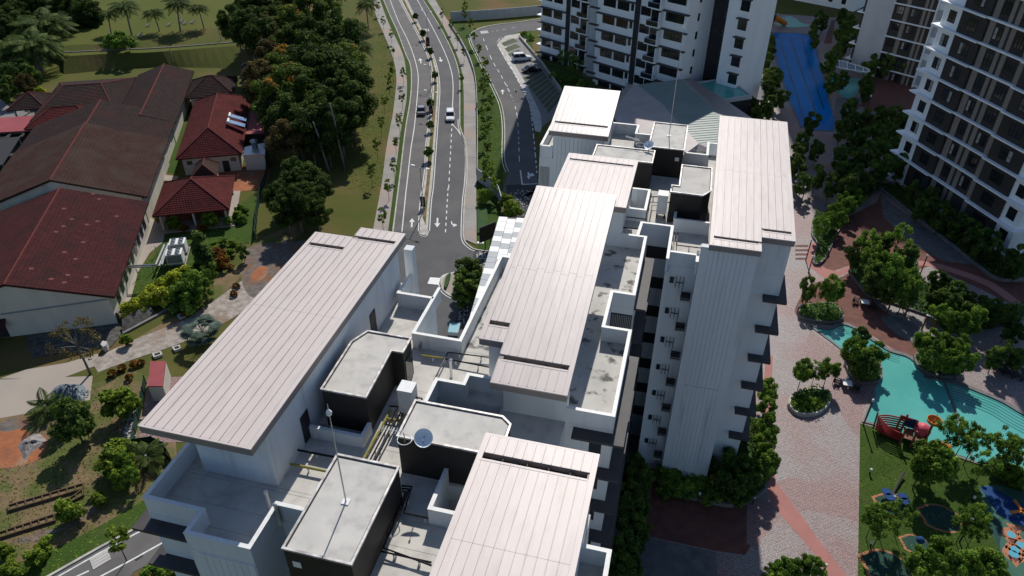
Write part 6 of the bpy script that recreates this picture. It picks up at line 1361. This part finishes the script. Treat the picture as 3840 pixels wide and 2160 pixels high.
# manholes, island, skylight
def covers(o,quad,n,label,m='concrete'):
    P_=[np.array(at(o,*q)[:2]) for q in quad]; r=thing('drain_cover',label,'drain cover',(*P_[0],0),'slab drain covers')
    for k in range(n):
        a,b=(k+.04)/n,(k+.96)/n; q=[P_[0]+(P_[3]-P_[0])*a,P_[1]+(P_[2]-P_[1])*a,P_[1]+(P_[2]-P_[1])*b,P_[0]+(P_[3]-P_[0])*b]
        MB().prism([tuple(x) for x in q],.01,.06).build('slab',m,r)
    MB().prism([tuple(x) for x in P_],.0,.03).build('frame','kerb_grey',r)
covers(R22,((1335,686),(1415,692),(1398,744),(1315,735)),4,'white slab drain cover on the asphalt by the island','white_paint')
covers(R31,((675,1325),(815,1245),(840,1325),(705,1405)),4,'pale slab drain cover beside the front road line'); covers(R12,((1265,222),(1325,218),(1328,238),(1268,240)),3,'pale slab drain cover in the far right carriageway'); covers(R12,((1710,238),(1765,230),(1778,250),(1720,258)),3,'pale slab drain cover at the bend of the inner drive')
isl=Z(R22,[(1425,760),(1420,720),(1450,675),(1545,650),(1620,640),(1690,660),(1720,760),(1690,850),(1600,850),(1500,830),(1440,790),(1425,760)])
struct(MB().prism(isl[:-1],0,.14),'traffic_island','pale_slab'); struct(MB().wall(isl,.3,0,.16),'island_kerb','kerb'); pt=MB(); strip(offset(isl,.35) if True else isl,.14,.017); tag(pt.build('island_line','road_paint'),kind='structure')
struct(MB().prism(Z(R22,[(1440,770),(1455,700),(1490,670),(1475,740),(1455,785)]),.1,.5),'island_hedge','turf_flat')
struct(MB().prism(Z(R22,[(1545,660),(1640,650),(1700,700),(1690,830),(1540,820),(1545,740)]),.1,.45),'island_hedge','turf_flat')
dots=MB(); rg=random.Random(5)
def dotfield(o,poly,n,r):
    P_=atl(o,poly); xs=[p[0] for p in P_]; ys=[p[1] for p in P_]; k=0
    while k<n:
        x,y=rg.uniform(min(xs),max(xs)),rg.uniform(min(ys),max(ys))
        if inside((x,y),P_): dots.sheet([(x+r*math.cos(a*PI/3),y+r*math.sin(a*PI/3)) for a in range(6)],.021); k+=1
dotfield(R22,[(1675,490),(1760,490),(1740,620),(1700,600)],40,.16); dotfield(R22,[(1570,860),(1640,860),(1590,1050),(1530,1050)],45,.14); dotfield(R23,[(30,430),(200,430),(130,620),(40,600)],90,.13)
tag(dots.build('paving_dots','concrete'),kind='stuff')
sheet('speckle_paving',A(R22,[(1670,485),(1770,485),(1640,860),(1590,1060),(1510,1060),(1580,860)]),.014,'asphalt_new')
sk=thing('skylight','blue ribbed skylight on the ground below the tall parapet gap','skylight',at(R22,1515,1090)); MB().prism(A(R22,[(1485,1052),(1565,1055),(1545,1128),(1468,1122)]),0,.5).build('frame','white_paint',sk)
qa=[np.array(p) for p in A(R22,[(1485,1052),(1565,1055),(1545,1128),(1468,1122)])]
for k in range(7):
    a,b=(k+.1)/7,(k+.9)/7; MB().prism([tuple(qa[0]+(qa[1]-qa[0])*a),tuple(qa[0]+(qa[1]-qa[0])*b),tuple(qa[3]+(qa[2]-qa[3])*b),tuple(qa[3]+(qa[2]-qa[3])*a)],.5,.58).build('pane','teal_light',sk)
# ================================================================ bungalow yard things
def chiller(p,e,label):
    t=thing('chiller',label,'chiller',(p[0],p[1],0),'chillers'); e=np.array(e); n=np.array((-e[1],e[0]))
    MB().obox(p,tuple(e),2.2,1.7,.35,2.0).build('casing','white_paint',t); MB().obox(p,tuple(e),2.3,1.8,.1,.35).build('base_frame','kerb_grey',t)
    for a in (-.53,.53):
        for b in (-.4,.4):
            c=np.array(p[:2])+e*a+n*b; f=MB().lathe((c[0],c[1],2.0),[(.36,0),(.36,.14),(.31,.14),(.31,.02)],14).build('fan_ring','galv',t); MB().lathe((c[0],c[1],2.01),[(.30,0),(.01,.0)],12).build('fan_dark','paint_black',f); 
            g=MB()
            for k in range(4): d=np.array((math.cos(k*PI/2),math.sin(k*PI/2))); g.obox(tuple(c+d*.15),tuple(d),.28,.09,2.05,2.07)
            g.build('fan_blade','louvre',f)
    for s in (-1,1): MB().obox(tuple(np.array(p[:2])+n*s*.86),tuple(e),1.9,.02,.6,1.8).build('coil_panel','louvre',t)
E2=(.893,.45)
chiller(at(R21,1362,497),E2,'white chiller unit with four roof fans nearer the pavilion'); chiller(at(R21,1338,577),E2,'white chiller unit with four roof fans nearer the yellow shrubs')
sheet('chiller_pad',A(R21,[(1270,600),(1290,470),(1440,450),(1400,600)]),.06,'pale_slab')
pr=thing('pipe_rack','rack of silver insulated pipes between the hall and the chillers','pipe rack',at(R21,1200,600))
for a,b in (((1175,590),(1240,440)),((1200,600),(1270,430)),((1220,590),(1285,415))): MB().tube([at(R21,*a,1.4),at(R21,*b,1.4)],.16,8).build('pipe','louvre',pr)
MB().tube([at(R21,960,600,3.0),at(R21,1150,590,3.0),at(R21,1200,600,1.4)],.12,8).build('pipe','galv',pr)
MB().tube([at(R21,960,610,2.7),at(R21,1160,605,2.7)],.1,8).build('pipe','galv',pr)
for x,y in ((1050,690),(1160,640),(1240,620),(1190,520)): b_=at(R21,x,y); MB().tube([b_,(b_[0],b_[1],1.6)],.06,6).build('post','galv',pr)
def heater(o,x,y,label):
    c=np.array(at(o,x,y,5.2)); t=thing('solar_heater',label,'solar heater',tuple(c),'solar heaters'); e=np.array((.893,.45,-.42)); e/=np.linalg.norm(e); n=np.array((-.45,.893,0.0)); u=np.cross(e,n); u=u if u[2]>0 else -u
    q=[c+e*a+n*b+u*.12 for a,b in ((-1.2,-.75),(1.6,-.75),(1.6,.75),(-1.2,.75))]; MB().hexa([tuple(p) for p in q]+[tuple(p+u*.1) for p in q]).build('collector','glass_blue',t)
    k=c-e*1.4+u*.25; MB().tube([tuple(k-n*.8),tuple(k+n*.8)],.22,10).build('tank','white_paint',t)
    for b in (-.2,.2): MB().hexa([tuple(c+e*a+n*(b+d)+u*.225) for a,d in ((-1,-.02),(1,-.02),(1,.02),(-1,.02))]+[tuple(c+e*a+n*(b+d)+u*.24) for a,d in ((-1,-.02),(1,-.02),(1,.02),(-1,.02))]).build('frame_bar','galv',t)
heater(R11,1790,893,'solar water heater on the red roof, upper of the two'); heater(R11,1780,936,'solar water heater on the red roof, lower of the two')
for i,(x,y) in enumerate(((1868,560),(1868,600),(1870,660),(1875,700),(1900,650))):
    p=at(R11,x,y); k=thing('water_tank','round black water tank behind the houses, %s'%['farthest','second farthest','middle one','second nearest','nearest'][i],'water tank',(p[0],p[1],0),'black tanks'); MB().lathe((p[0],p[1],.3),[(1.0,0),(1.05,.5),(1.0,1.0),(1.05,1.6),(.8,2.0),(.35,2.2),(.3,2.35),(.01,2.37)],14).build('tank_body','paint_black',k,True); MB().box(p[0]-.9,p[0]+.9,p[1]-.9,p[1]+.9,0,.3).build('stand','kerb_grey',k)
def obj_poly(name,label,cat,o,pts,z0,z1,m,group=None): return one(MB().prism(A(o,pts),z0,z1),name,m,label,cat,group)
rv=MB(); p_=[at(R21,920,1000,1.1),at(R21,1120,885,1.1),at(R21,1190,975,0.02),at(R21,925,1115,0.02)]; rv.hexa([(x,y,z-.4) for x,y,z in p_]+p_); one(rv,'stone_revetment','stone_wall','sloping dark stone revetment at the hall\'s corner','revetment')
obj_poly('retaining_slab','dark stained stone slope below the hall\'s green fence','revetment',R21,[(200,1130),(910,1030),(910,1130),(840,1210),(240,1290)],-.1,.06,'stone_wall')
struct(MB().wall(A(R21,[(930,1115),(1190,975),(1350,880)]),.35,0,.25),'drain_kerb','kerb_grey')
def frame_box(name,label,cat,o,quad,h,m,group=None,w=.18,div=0):
    q=A(o,quad); t=thing(name,label,cat,(*q[0],0),group); MB().ring(q,w,0,h).build('rim',m,t); MB().sheet(q,h*.4).build('soil_fill','soil',t)
    for k in range(1,div): a=k/div; s=[(q[0][0]+(q[1][0]-q[0][0])*a,q[0][1]+(q[1][1]-q[0][1])*a),(q[3][0]+(q[2][0]-q[3][0])*a,q[3][1]+(q[2][1]-q[3][1])*a)]; MB().wall(s,w*.8,0,h*.95).build('divider',m,t)
frame_box('concrete_sump','open concrete sump box on the bank, nearest the fan palm','sump',R21,[(1310,1225),(1355,1212),(1368,1232),(1325,1248)],.35,'concrete','concrete sumps'); frame_box('concrete_sump','open concrete sump box on the bank, nearest the bare tree','sump',R21,[(1160,1275),(1215,1260),(1225,1280),(1170,1298)],.35,'concrete','concrete sumps'); frame_box('concrete_sump','open concrete sump box on the grass beside the track','sump',R21,[(1345,980),(1385,968),(1398,985),(1360,1002)],.3,'concrete','concrete sumps')
mat('old_timber',(.13,.085,.05),(.08,.055,.035),1.5,.9)
frame_box('seed_bed','long timber framed seed bed on the bank, upper of two','garden bed',R31,[(70,925),(635,760),(632,800),(72,965)],.3,'old_timber','seed beds',.12,9); frame_box('seed_bed','long timber framed seed bed on the bank, lower of two','garden bed',R31,[(0,1130),(415,995),(420,1040),(0,1170)],.3,'old_timber','seed beds',.12,7)
frame_box('seed_bed','short timber framed seed bed beside the long upper one','garden bed',R31,[(525,880),(630,805),(632,850),(528,905)],.3,'old_timber','seed beds',.12,2)
def mound(name,label,cat,o,pts,h,m,seed=0,n=14):
    q=np.array(A(o,pts)); c=q.mean(0); rr=np.random.default_rng(seed); V=[];Fc=[]; ring=smoothline([tuple(p) for p in q]+[tuple(q[0])],4)[:-1]; K=len(ring); nl=6
    for i in range(nl):
        t=i/(nl-1)
        for p in ring: V.append((p[0]+(c[0]-p[0])*t,p[1]+(c[1]-p[1])*t,h*math.sin(t*PI/2)*(1+.25*rr.normal()*(0<i<nl-1)) ))
    for i in range(nl-1):
        for j in range(K): Fc.append((i*K+j,i*K+(j+1)%K,(i+1)*K+(j+1)%K,(i+1)*K+j))
    mb=MB(); mb.add(V,Fc); return one(mb,name,m,label,cat,None,True)
mat('tarp',(.28,.26,.25),(.16,.145,.14),1.2,.55,bump=.6,bscale=3,dist=.1); mat('tarp_blue',(.15,.19,.22),(.11,.14,.16),.8,.5,bump=.3)
mound('tarpaulin','crumpled grey plastic sheet on the orange soil','tarpaulin',R31,[(130,470),(200,400),(290,375),(350,420),(330,450),(240,520),(185,575),(160,520)],.5,'tarp',3); mound('tarpaulin','smooth blue grey tarpaulin heap on the pale slab','tarpaulin',R31,[(370,110),(410,30),(520,0),(640,20),(640,110),(520,160),(420,160)],1.0,'tarp_blue',4)
one(MB().prism(A(R21,[(775,1230),(790,1205),(825,1210),(818,1240),(795,1250)]),0,.9),'concrete_block','concrete','broken pale concrete block at the gully mouth','concrete block')
# stone gully
rk=np.random.default_rng(9); gl=A(R31,[(1040,120),(1010,200),(985,280),(975,360),(970,440),(975,480)])
gm=MB()
for k in range(170):
    t=rk.random()*(len(gl)-1.001); i=int(t); f_=t-i; c=(gl[i][0]*(1-f_)+gl[i+1][0]*f_+rk.normal()*.45,gl[i][1]*(1-f_)+gl[i+1][1]*f_+rk.normal()*.25); s=.1+.16*rk.random(); a=rk.random()*6
    gm.hexa([(c[0]+s*math.cos(a+j*PI/2)*(1+.2*rk.normal()),c[1]+s*math.sin(a+j*PI/2),0) for j in range(4)]+[(c[0]+s*.7*math.cos(a+j*PI/2),c[1]+s*.7*math.sin(a+j*PI/2),s*.9) for j in range(4)])
tag(gm.build('gully_stones','concrete'),kind='stuff')
# small utility building with a red roof by the block's left corner
ub=thing('utility_house','small walled utility house with a red sheet roof behind the left wing','hut',at(R31,1230,60)); q=A(R31,[(1175,-60),(1290,-60),(1270,130),(1160,130)])
MB().prism(q,0,2.2).build('wall','cream_wall',ub); MB().prism([(p[0],p[1]) for p in q],2.2,2.35).build('roof','red_sheet',ub)
q=A(R31,[(1120,-40),(1060,330),(1040,440),(1380,440),(1420,-60)]); sheet('court_slab',q,.011,'stamped_red'); panels('mesh_fence','dark mesh fence round the yard below the left wing','fence',A(R31,[(1105,0),(1070,200),(1000,480),(1220,450),(1300,590)]),1.3,2.0,'fence_green','black_pipe',.02)
# scraps on the far field
for i,(x,y) in enumerate(((1105,205),(1040,280),(1265,200),(1385,190),(1440,182),(1355,175))): 
    p=at(R11,x,y,FZ); one(MB().add([(q_[0],q_[1],q_[2]+FZ) for q_ in [(p[0]-.5,p[1],.05),(p[0]+.6,p[1]+.3,.3),(p[0]+.9,p[1]+1.2,1.0),(p[0]-.1,p[1]+1.0,.6),(p[0]-.5,p[1],-.02),(p[0]+.6,p[1]+.3,.2),(p[0]+.9,p[1]+1.2,.9),(p[0]-.1,p[1]+1.0,.5)]],[(0,1,2,3),(7,6,5,4),(0,4,5,1),(1,5,6,2),(2,6,7,3),(3,7,4,0)]),'fallen_frond','pale_slab','pale dry frond lying below the coconut palms, %s from the left'%['second','first','third','fifth','sixth','fourth'][i],'dry frond','dry fronds')
# ================================================================ garden furniture, play ship, people
mat('timber',(.22,.10,.055),(.16,.075,.045),2,.7); mat('ship_red',(.38,.022,.028),(.30,.02,.025),1,.5); mat('ship_blue',(.01,.045,.13),rough=.5); mat('ship_pink',(.62,.10,.13),rough=.5); mat('orange',(.62,.20,.02),rough=.45); mat('rattan',(.03,.028,.027),rough=.7)
def chair(p,rz,label):
    t=thing('garden_chair',label,'chair',(p[0],p[1],0),'garden chairs',rz)
    def b(x0,x1,y0,y1,z0,z1,n,m='rattan'): m_=MB().box(x0,x1,y0,y1,z0,z1); return mesh_obj(n,m_.v,m_.f,m,t)
    b(-.35,.35,-.35,.35,.36,.46,'seat'); b(-.35,.35,.3,.38,.46,.95,'backrest'); b(-.4,-.33,-.35,.35,.6,.68,'armrest'); b(.33,.4,-.35,.35,.6,.68,'armrest')
    for x in (-.35,.35):
        for y in (-.32,.33): b(x-.03,x+.03,y-.03,y+.03,0,.62,'leg')
def tableset(p,labs,top='white_paint'):
    t=thing('garden_table',labs[0],'table',(p[0],p[1],0),'garden tables')
    m_=MB().box(-.5,.5,-.5,.5,.68,.74); mesh_obj('tabletop',m_.v,m_.f,top,t)
    for x in (-.42,.42):
        for y in (-.42,.42): m_=MB().box(x-.03,x+.03,y-.03,y+.03,0,.68); mesh_obj('leg',m_.v,m_.f,'rattan',t)
    chair((p[0]-1.05,p[1]+.35),1.2,labs[1]); chair((p[0]+1.05,p[1]-.35),-1.9,labs[2])
tableset(at(R24,803,900),('white topped table on the brick terrace','dark garden chair left of the brick terrace table','dark garden chair right of the brick terrace table')); tableset(at(R34,668,25),('white topped table on the paving left of the pool','dark garden chair left of the poolside table','dark garden chair right of the poolside table'))
for i,(x,y) in enumerate(((1820,1385),(1890,1410),(1960,1430),(2030,1440))):
    p=at(R24,x,y); t=thing('sun_lounger','dark sun lounger at the right edge, %s from the left'%['first','second','third','fourth'][i],'sun lounger',(p[0],p[1],0),'sun loungers',.5)
    for n_,b in (('bed',(-.33,.33,-1,.35,.28,.36)),('leg',(-.3,-.24,-.95,-.89,0,.28)),('leg',(.24,.3,-.95,-.89,0,.28)),('leg',(-.3,-.24,.3,.36,0,.28)),('leg',(.24,.3,.3,.36,0,.28))): m_=MB().box(*b); mesh_obj(n_,m_.v,m_.f,'rattan',t)
    m_=MB().hexa([(-.33,.35,.28),(.33,.35,.28),(.33,.95,.7),(-.33,.95,.7),(-.33,.35,.36),(.33,.35,.36),(.33,.92,.78),(-.33,.92,.78)]); mesh_obj('backrest',m_.v,m_.f,'rattan',t)
def lpost(o,x,y,label,e=(.9,-.3),h=2.3):
    p=at(o,x,y); t=thing('shower_post',label,'shower post',p,'shower posts'); MB().box(p[0]-.09,p[0]+.09,p[1]-.09,p[1]+.09,0,h).build('post','timber',t); MB().obox((p[0]+e[0]*.45,p[1]+e[1]*.45),e,1.2,.18,h,h+.12).build('arm','white_paint',t)
lpost(R24,980,950,'bent shower post left of the oval patio'); lpost(R24,1110,980,'bent shower post above the oval patio'); lpost(R24,1240,1080,'bent shower post right of the oval patio, farther one'); lpost(R24,1300,1110,'bent shower post right of the oval patio, nearer one')
def gpost(o,x,y,h,label,m='hood',lean=0,r=.08):
    p=at(o,x,y); t=thing('lamp_post',label,'lamp post',p,'garden lamp posts'); MB().tube([(p[0],p[1],0),(p[0],p[1],h)],r,6).build('pole',m,t); MB().lathe((p[0],p[1],h),[(r*1.3,0),(r*1.6,.12),(r*1.6,.3),(.01,.34)],8).build('lamp_head','white_paint',t,True)
for o,x,y,h,l in ((R24,690,650,3.4,'garden lamp post at the left end of the big garden bed'),(R24,1222,680,3.4,'garden lamp post beside the lit pink crossing'),(R24,365,560,3.4,'garden lamp post beside the pink path near the block'),(R24,385,650,2.6,'short post at the bend of the pink path'),(R24,300,960,1.2,'short bollard lamp at the tip of the pool planter'),(R34,800,310,3.6,'garden lamp post at the corner of lawn and pool'),(R34,665,1290-1290+0,.9,'low bollard lamp by the pool island'),(R14,815,870,4.0,'white topped lamp post by the kids pool'),(R24,325,150,3.4,'thin white lamp post among the dark trees'),(R33,1445,885,1.0,'bollard lamp at the edge of the raised bed'),(R33,1855,910,1.0,'bollard lamp at the corner of the raised bed'),(R34,1525,1195,3.2,'dark post among the lawn trees'),(R13,325,545,3.2,'dark lamp post in the bed by the car park')): gpost(o,x,y,h,l)
for i,(o,x,y,l) in enumerate(((R34,847,680,'small white lawn light near the ship'),(R34,853,1225,'small white lawn light at the lawn\'s left edge'),(R34,1623,885,'small white lawn light near the soft play ground'),(R34,508,1400,'small white light at the edge of the pink path'),(R34,1605,1430,'small white light among the bottom trees'))): gpost(o,x,y,.45,l,'black_pipe')
# spring toys and bars on the lawn
tz=at(R34,1020,880); t=thing('spring_toy','blue spring toy with disc seats on the green lawn','play equipment',tz,'lawn toys')
for dx,dy in ((-.7,.3),(.8,.1),(-.5,-.3),(.9,-.5)): MB().lathe((tz[0]+dx,tz[1]+dy,.75),[(.01,-.06),(.45,-.06),(.5,0),(.45,.06),(.01,.06)],14).build('seat','soft_blue',t)
MB().tube([tz,(tz[0],tz[1],.7)],.12,8).build('spring','galv',t); MB().tube([(tz[0]-.7,tz[1]+.3,.7),(tz[0]+.8,tz[1]+.1,.7)],.06,6).build('bar','galv',t)
ta,tb=at(R34,1020,835),at(R34,1095,690,0); MB_=MB().tube([(ta[0],ta[1],.15),(tb[0],tb[1],.6)],.12,6); one(MB_,'balance_beam','hood','long dark slanting beam beside the blue spring toy','beam')
tz=at(R34,1215,1210); t=thing('spring_toy','small blue spring toy in the round dark pad','play equipment',tz,'lawn toys'); MB().tube([tz,(tz[0],tz[1],.5)],.12,8).build('spring','galv',t); MB().lathe((tz[0],tz[1],.6),[(.01,-.2),(.35,-.1),(.4,.1),(.2,.35),(.01,.4)],12).build('seat','soft_blue',t,True)
tz=at(R34,1985,985); t=thing('spinner','orange cross shaped spinner on the blue soft ground','play equipment',tz,'soft play toys'); 
for a in (.4,1.9): MB().obox(tz,(math.cos(a),math.sin(a)),2.6,.28,.5,.62).build('arm','orange',t)
MB().tube([tz,(tz[0],tz[1],.5)],.15,8).build('post','galv',t)
# play ship
s0=np.array(at(R34,870,345)); s1=np.array(at(R34,1270,470)); ex=(s1-s0)[:2]; LS=np.linalg.norm(ex); ex/=LS; ny=np.array((-ex[1],ex[0]))
ship=thing('play_ship','red wooden play ship with slatted hull beside the turquoise pool','play ship',tuple((s0+s1)/2))
def sp(u,v,z): q=s0[:2]+ex*u+ny*v; return (q[0],q[1],z)
HB=LS*.52
for sgn in (-1,1):
    for k in range(7):
        z=.25+k*.24; flare=.55+.45*k/6; 
        pts=[sp(HB*(.06-.06*k/6),0,z+.35*(k/6)),sp(HB*.3,sgn*.75*flare,z+.15*(k/6)),sp(HB*.65,sgn*1.15*flare,z),sp(HB,sgn*1.3*flare,z)]
        L_=smoothline([p[:2] for p in pts],4); zs=np.interp(np.linspace(0,1,len(L_)),[0,.33,.66,1],[p[2] for p in pts]); mb=MB()
        for i in range(len(L_)-1): 
            a,b=L_[i],L_[i+1]; e=np.array(b)-np.array(a); e/=np.linalg.norm(e)+1e-9; n_=np.array((-e[1],e[0]))*.03
            mb.hexa([(a[0]-n_[0],a[1]-n_[1],zs[i]),(b[0]-n_[0],b[1]-n_[1],zs[i+1]),(b[0]+n_[0],b[1]+n_[1],zs[i+1]),(a[0]+n_[0],a[1]+n_[1],zs[i]),(a[0]-n_[0],a[1]-n_[1],zs[i]+.17),(b[0]-n_[0],b[1]-n_[1],zs[i+1]+.17),(b[0]+n_[0],b[1]+n_[1],zs[i+1]+.17),(a[0]+n_[0],a[1]+n_[1],zs[i]+.17)])
        mb.build('hull_plank','ship_red',ship)
MB().prism([sp(HB*.12,0,0)[:2],sp(HB*.4,-.7,0)[:2],sp(HB,-.9,0)[:2],sp(HB,.9,0)[:2],sp(HB*.4,.7,0)[:2]],.5,.6).build('deck','timber',ship)
MB().tube([sp(0,0,.2),sp(-.15,0,2.6)],.09,6).build('stem_post','timber',ship)
for u,v,h in ((HB*.75,0,3.2),(HB,-1.1,2.6),(HB,1.1,2.6),(LS*.72,-.9,2.4),(LS*.72,.9,2.4),(LS*.95,0,3.8)): MB().box(*(lambda c:(c[0]-.09,c[0]+.09,c[1]-.09,c[1]+.09))(sp(u,v,0)),0,h).build('post','timber',ship)
c=sp(HB*.75,0,3.2); MB().add([c,(c[0]+1.2,c[1]-.1,2.9),(c[0],c[1],2.5),(c[0],c[1]+.04,3.2),(c[0]+1.2,c[1]-.06,2.9),(c[0],c[1]+.04,2.5)],[(0,1,2),(5,4,3),(0,3,4,1),(1,4,5,2),(2,5,3,0)]).build('flag','ship_red',ship)
a,b=sp(HB*1.0,1.0,1.0),sp(LS*.72,1.0,1.0); MB().hexa([(a[0],a[1],1.0),(b[0],b[1],1.0),(b[0]+.06,b[1]+.06,1.0),(a[0]+.06,a[1]+.06,1.0),(a[0],a[1],2.3),(b[0],b[1],2.3),(b[0]+.06,b[1]+.06,2.3),(a[0]+.06,a[1]+.06,2.3)]).build('blue_panel','ship_blue',ship)
MB().prism([sp(HB*1.03,-.9,0)[:2],sp(LS*.72,-.9,0)[:2],sp(LS*.72,.9,0)[:2],sp(HB*1.03,.9,0)[:2]],.9,1.0).build('bridge_deck','timber',ship); MB().prism([sp(LS*.73,-.9,0)[:2],sp(LS*.98,-.9,0)[:2],sp(LS*.98,.9,0)[:2],sp(LS*.73,.9,0)[:2]],1.0,1.1).build('stern_deck','timber',ship)
c=sp(LS*.86,.8,1.1); MB().lathe(c,[(.8,0),(.85,.3),(.7,.75),(.4,1.0),(.01,1.1)],12).build('stern_shell','ship_pink',ship,True)
c=sp(LS*.95,0,3.5); MB().lathe(c,[(.12,-.2),(.5,-.15),(.72,.1),(.75,.4),(.7,.4),(.66,.12),(.45,-.08),(.1,-.1)],18).build('crows_nest','orange',ship,True); MB().tube([c,(c[0],c[1],c[2]+1.3)],.03,5).build('flag_pole','galv',ship)
c=at(R34,1415,480,1.0); MB().lathe((c[0],c[1],.2),[(.01,0),(.6,.1),(.75,.6),(.6,1.1),(.01,1.3)],14).build('orange_barrel','orange',ship,True)
# orange slide and glass canopy near the blue pool
sl_=thing('water_slide','short orange tube slide at the far end of the blue pool','slide',at(R14,180,170)); MB().tube([at(R14,140,140,2.3),at(R14,165,150,2.0),at(R14,190,165,1.2),at(R14,208,178,.5)],.75,12,cap=False).build('tube','orange',sl_,True); b_=at(R14,150,150); MB().tube([b_,(b_[0],b_[1],1.9)],.15,6).build('post','galv',sl_)
cn=thing('glass_canopy','curved glass canopy on slim posts beside the kids pool','canopy',at(R14,700,560)); mat('canopy_glass',(.16,.22,.28),rough=.15,spec=.6)
up_=[(556,470),(575,455),(620,455),(680,470),(740,490),(800,508),(840,522),(850,535)]; lo_=[(553,490),(570,500),(620,512),(680,522),(740,532),(800,542),(830,546),(850,538)]
for i in range(7): q=[at(R14,*up_[i],3.4),at(R14,*up_[i+1],3.4),at(R14,*lo_[i+1],3.2),at(R14,*lo_[i],3.2)]; MB().hexa([(x,y,z-.05) for x,y,z in q]+q).build('glass_panel','canopy_glass',cn)
MB().tube([at(R14,*p,3.42) for p in up_],.12,6).build('rim','white_paint',cn); MB().tube([at(R14,*p,3.22) for p in lo_],.12,6).build('rim','white_paint',cn)
for i in range(1,7): MB().tube([at(R14,*up_[i],3.45),at(R14,*lo_[i],3.25)],.07,5).build('rib','white_paint',cn)
for p in ((565,490),(700,520),(830,540)): b_=at(R14,*p,3.2); MB().tube([(b_[0],b_[1],0),b_],.1,6).build('post','galv',cn)
# two walkers
mat('skin',(.35,.2,.13),rough=.6); mat('shirt_white',(.7,.68,.64),rough=.8); mat('cloth_dark',(.03,.03,.035),rough=.8)
def person(p,rz,label,shirt):
    me=bpy.data.meshes.new('person'); J=[(0,0,.95),(0,0,1.2),(0,.01,1.42),(0,.01,1.52),(0,.0,1.66),(.1,0,.92),(.11,.1,.5),(.11,.0,.06),(.11,-.14,.03),(-.1,0,.92),(-.11,-.16,.5),(-.11,.05,.1),(-.11,-.08,.03),(.19,0,1.4),(.25,.06,1.13),(.24,-.1,.9),(-.19,0,1.4),(-.25,-.03,1.13),(-.24,-.2,.93)]
    Ed=[(0,1),(1,2),(2,3),(3,4),(0,5),(5,6),(6,7),(7,8),(0,9),(9,10),(10,11),(11,12),(2,13),(13,14),(14,15),(2,16),(16,17),(17,18)]; Rr=[.15,.14,.13,.06,.115,.1,.07,.05,.04,.1,.07,.05,.04,.065,.05,.04,.065,.05,.04]
    me.from_pydata(J,Ed,[]); o=bpy.data.objects.new('person',me); COL.objects.link(o); o.location=(p[0],p[1],.02); o.rotation_euler=(0,0,rz); md=o.modifiers.new('skin','SKIN'); sv=me.skin_vertices[0].data
    for i,r in enumerate(Rr): sv[i].radius=(r,r*.85)
    sv[0].use_root=True; o.modifiers.new('sub','SUBSURF').render_levels=1; me.materials.append(M['skin']); tag(o,label,'person','walkers')
    for nm,mm_,prof in (('shirt',shirt,[(.17,.9),(.175,1.1),(.19,1.3),(.2,1.42),(.09,1.5)]),('trousers','cloth_dark',[(.2,.5),(.2,.7),(.185,.95)]),('hair','cloth_dark',[(.11,1.66),(.12,1.72),(.08,1.79),(.01,1.81)])):
        m_=MB().lathe((0,0,0),prof,10); c=mesh_obj(nm,m_.v,m_.f,mm_,o,True)
person(at(R14,945,600),.6,'person in a white shirt walking on the red plaza','shirt_white'); person(at(R14,966,585),.4,'person in dark clothes walking beside the white shirted one','cloth_dark')
# bare pale trunks at the front of the grove
for i,(a,b) in enumerate((((690,1275),(575,780)),((575,1305),(450,920)),((390,1240),(330,1060)))):
    b_=at(R12,*a); h=min(14,topz(b_,R12,*b)); d=at(R12,*b,h); r=.22 if i<2 else .14
    one(MB().tube([b_,((b_[0]*.6+d[0]*.4),(b_[1]*.6+d[1]*.4),h*.4),((b_[0]*.25+d[0]*.75)+.2,(b_[1]*.25+d[1]*.75),h*.75),d],r,8,r*.5),'bare_trunk','bark_pale',['tall pale bare trunk at the grove\'s right front','leaning pale bare trunk left of the tallest one','small crooked pale trunk at the grove\'s front'][i],'tree trunk','bare trunks',True)
b_=at(R11,1315,495); one(MB().tube([b_,(b_[0],b_[1],4.5)],.1,6),'lamp_post','galv','thin grey pole behind the bungalow roofs','pole'); b_=at(R11,1668,310,2.8); one(MB().tube([b_,(b_[0],b_[1],6.0)],.09,6),'lamp_post','galv','thin grey pole at the edge of the far field','pole')
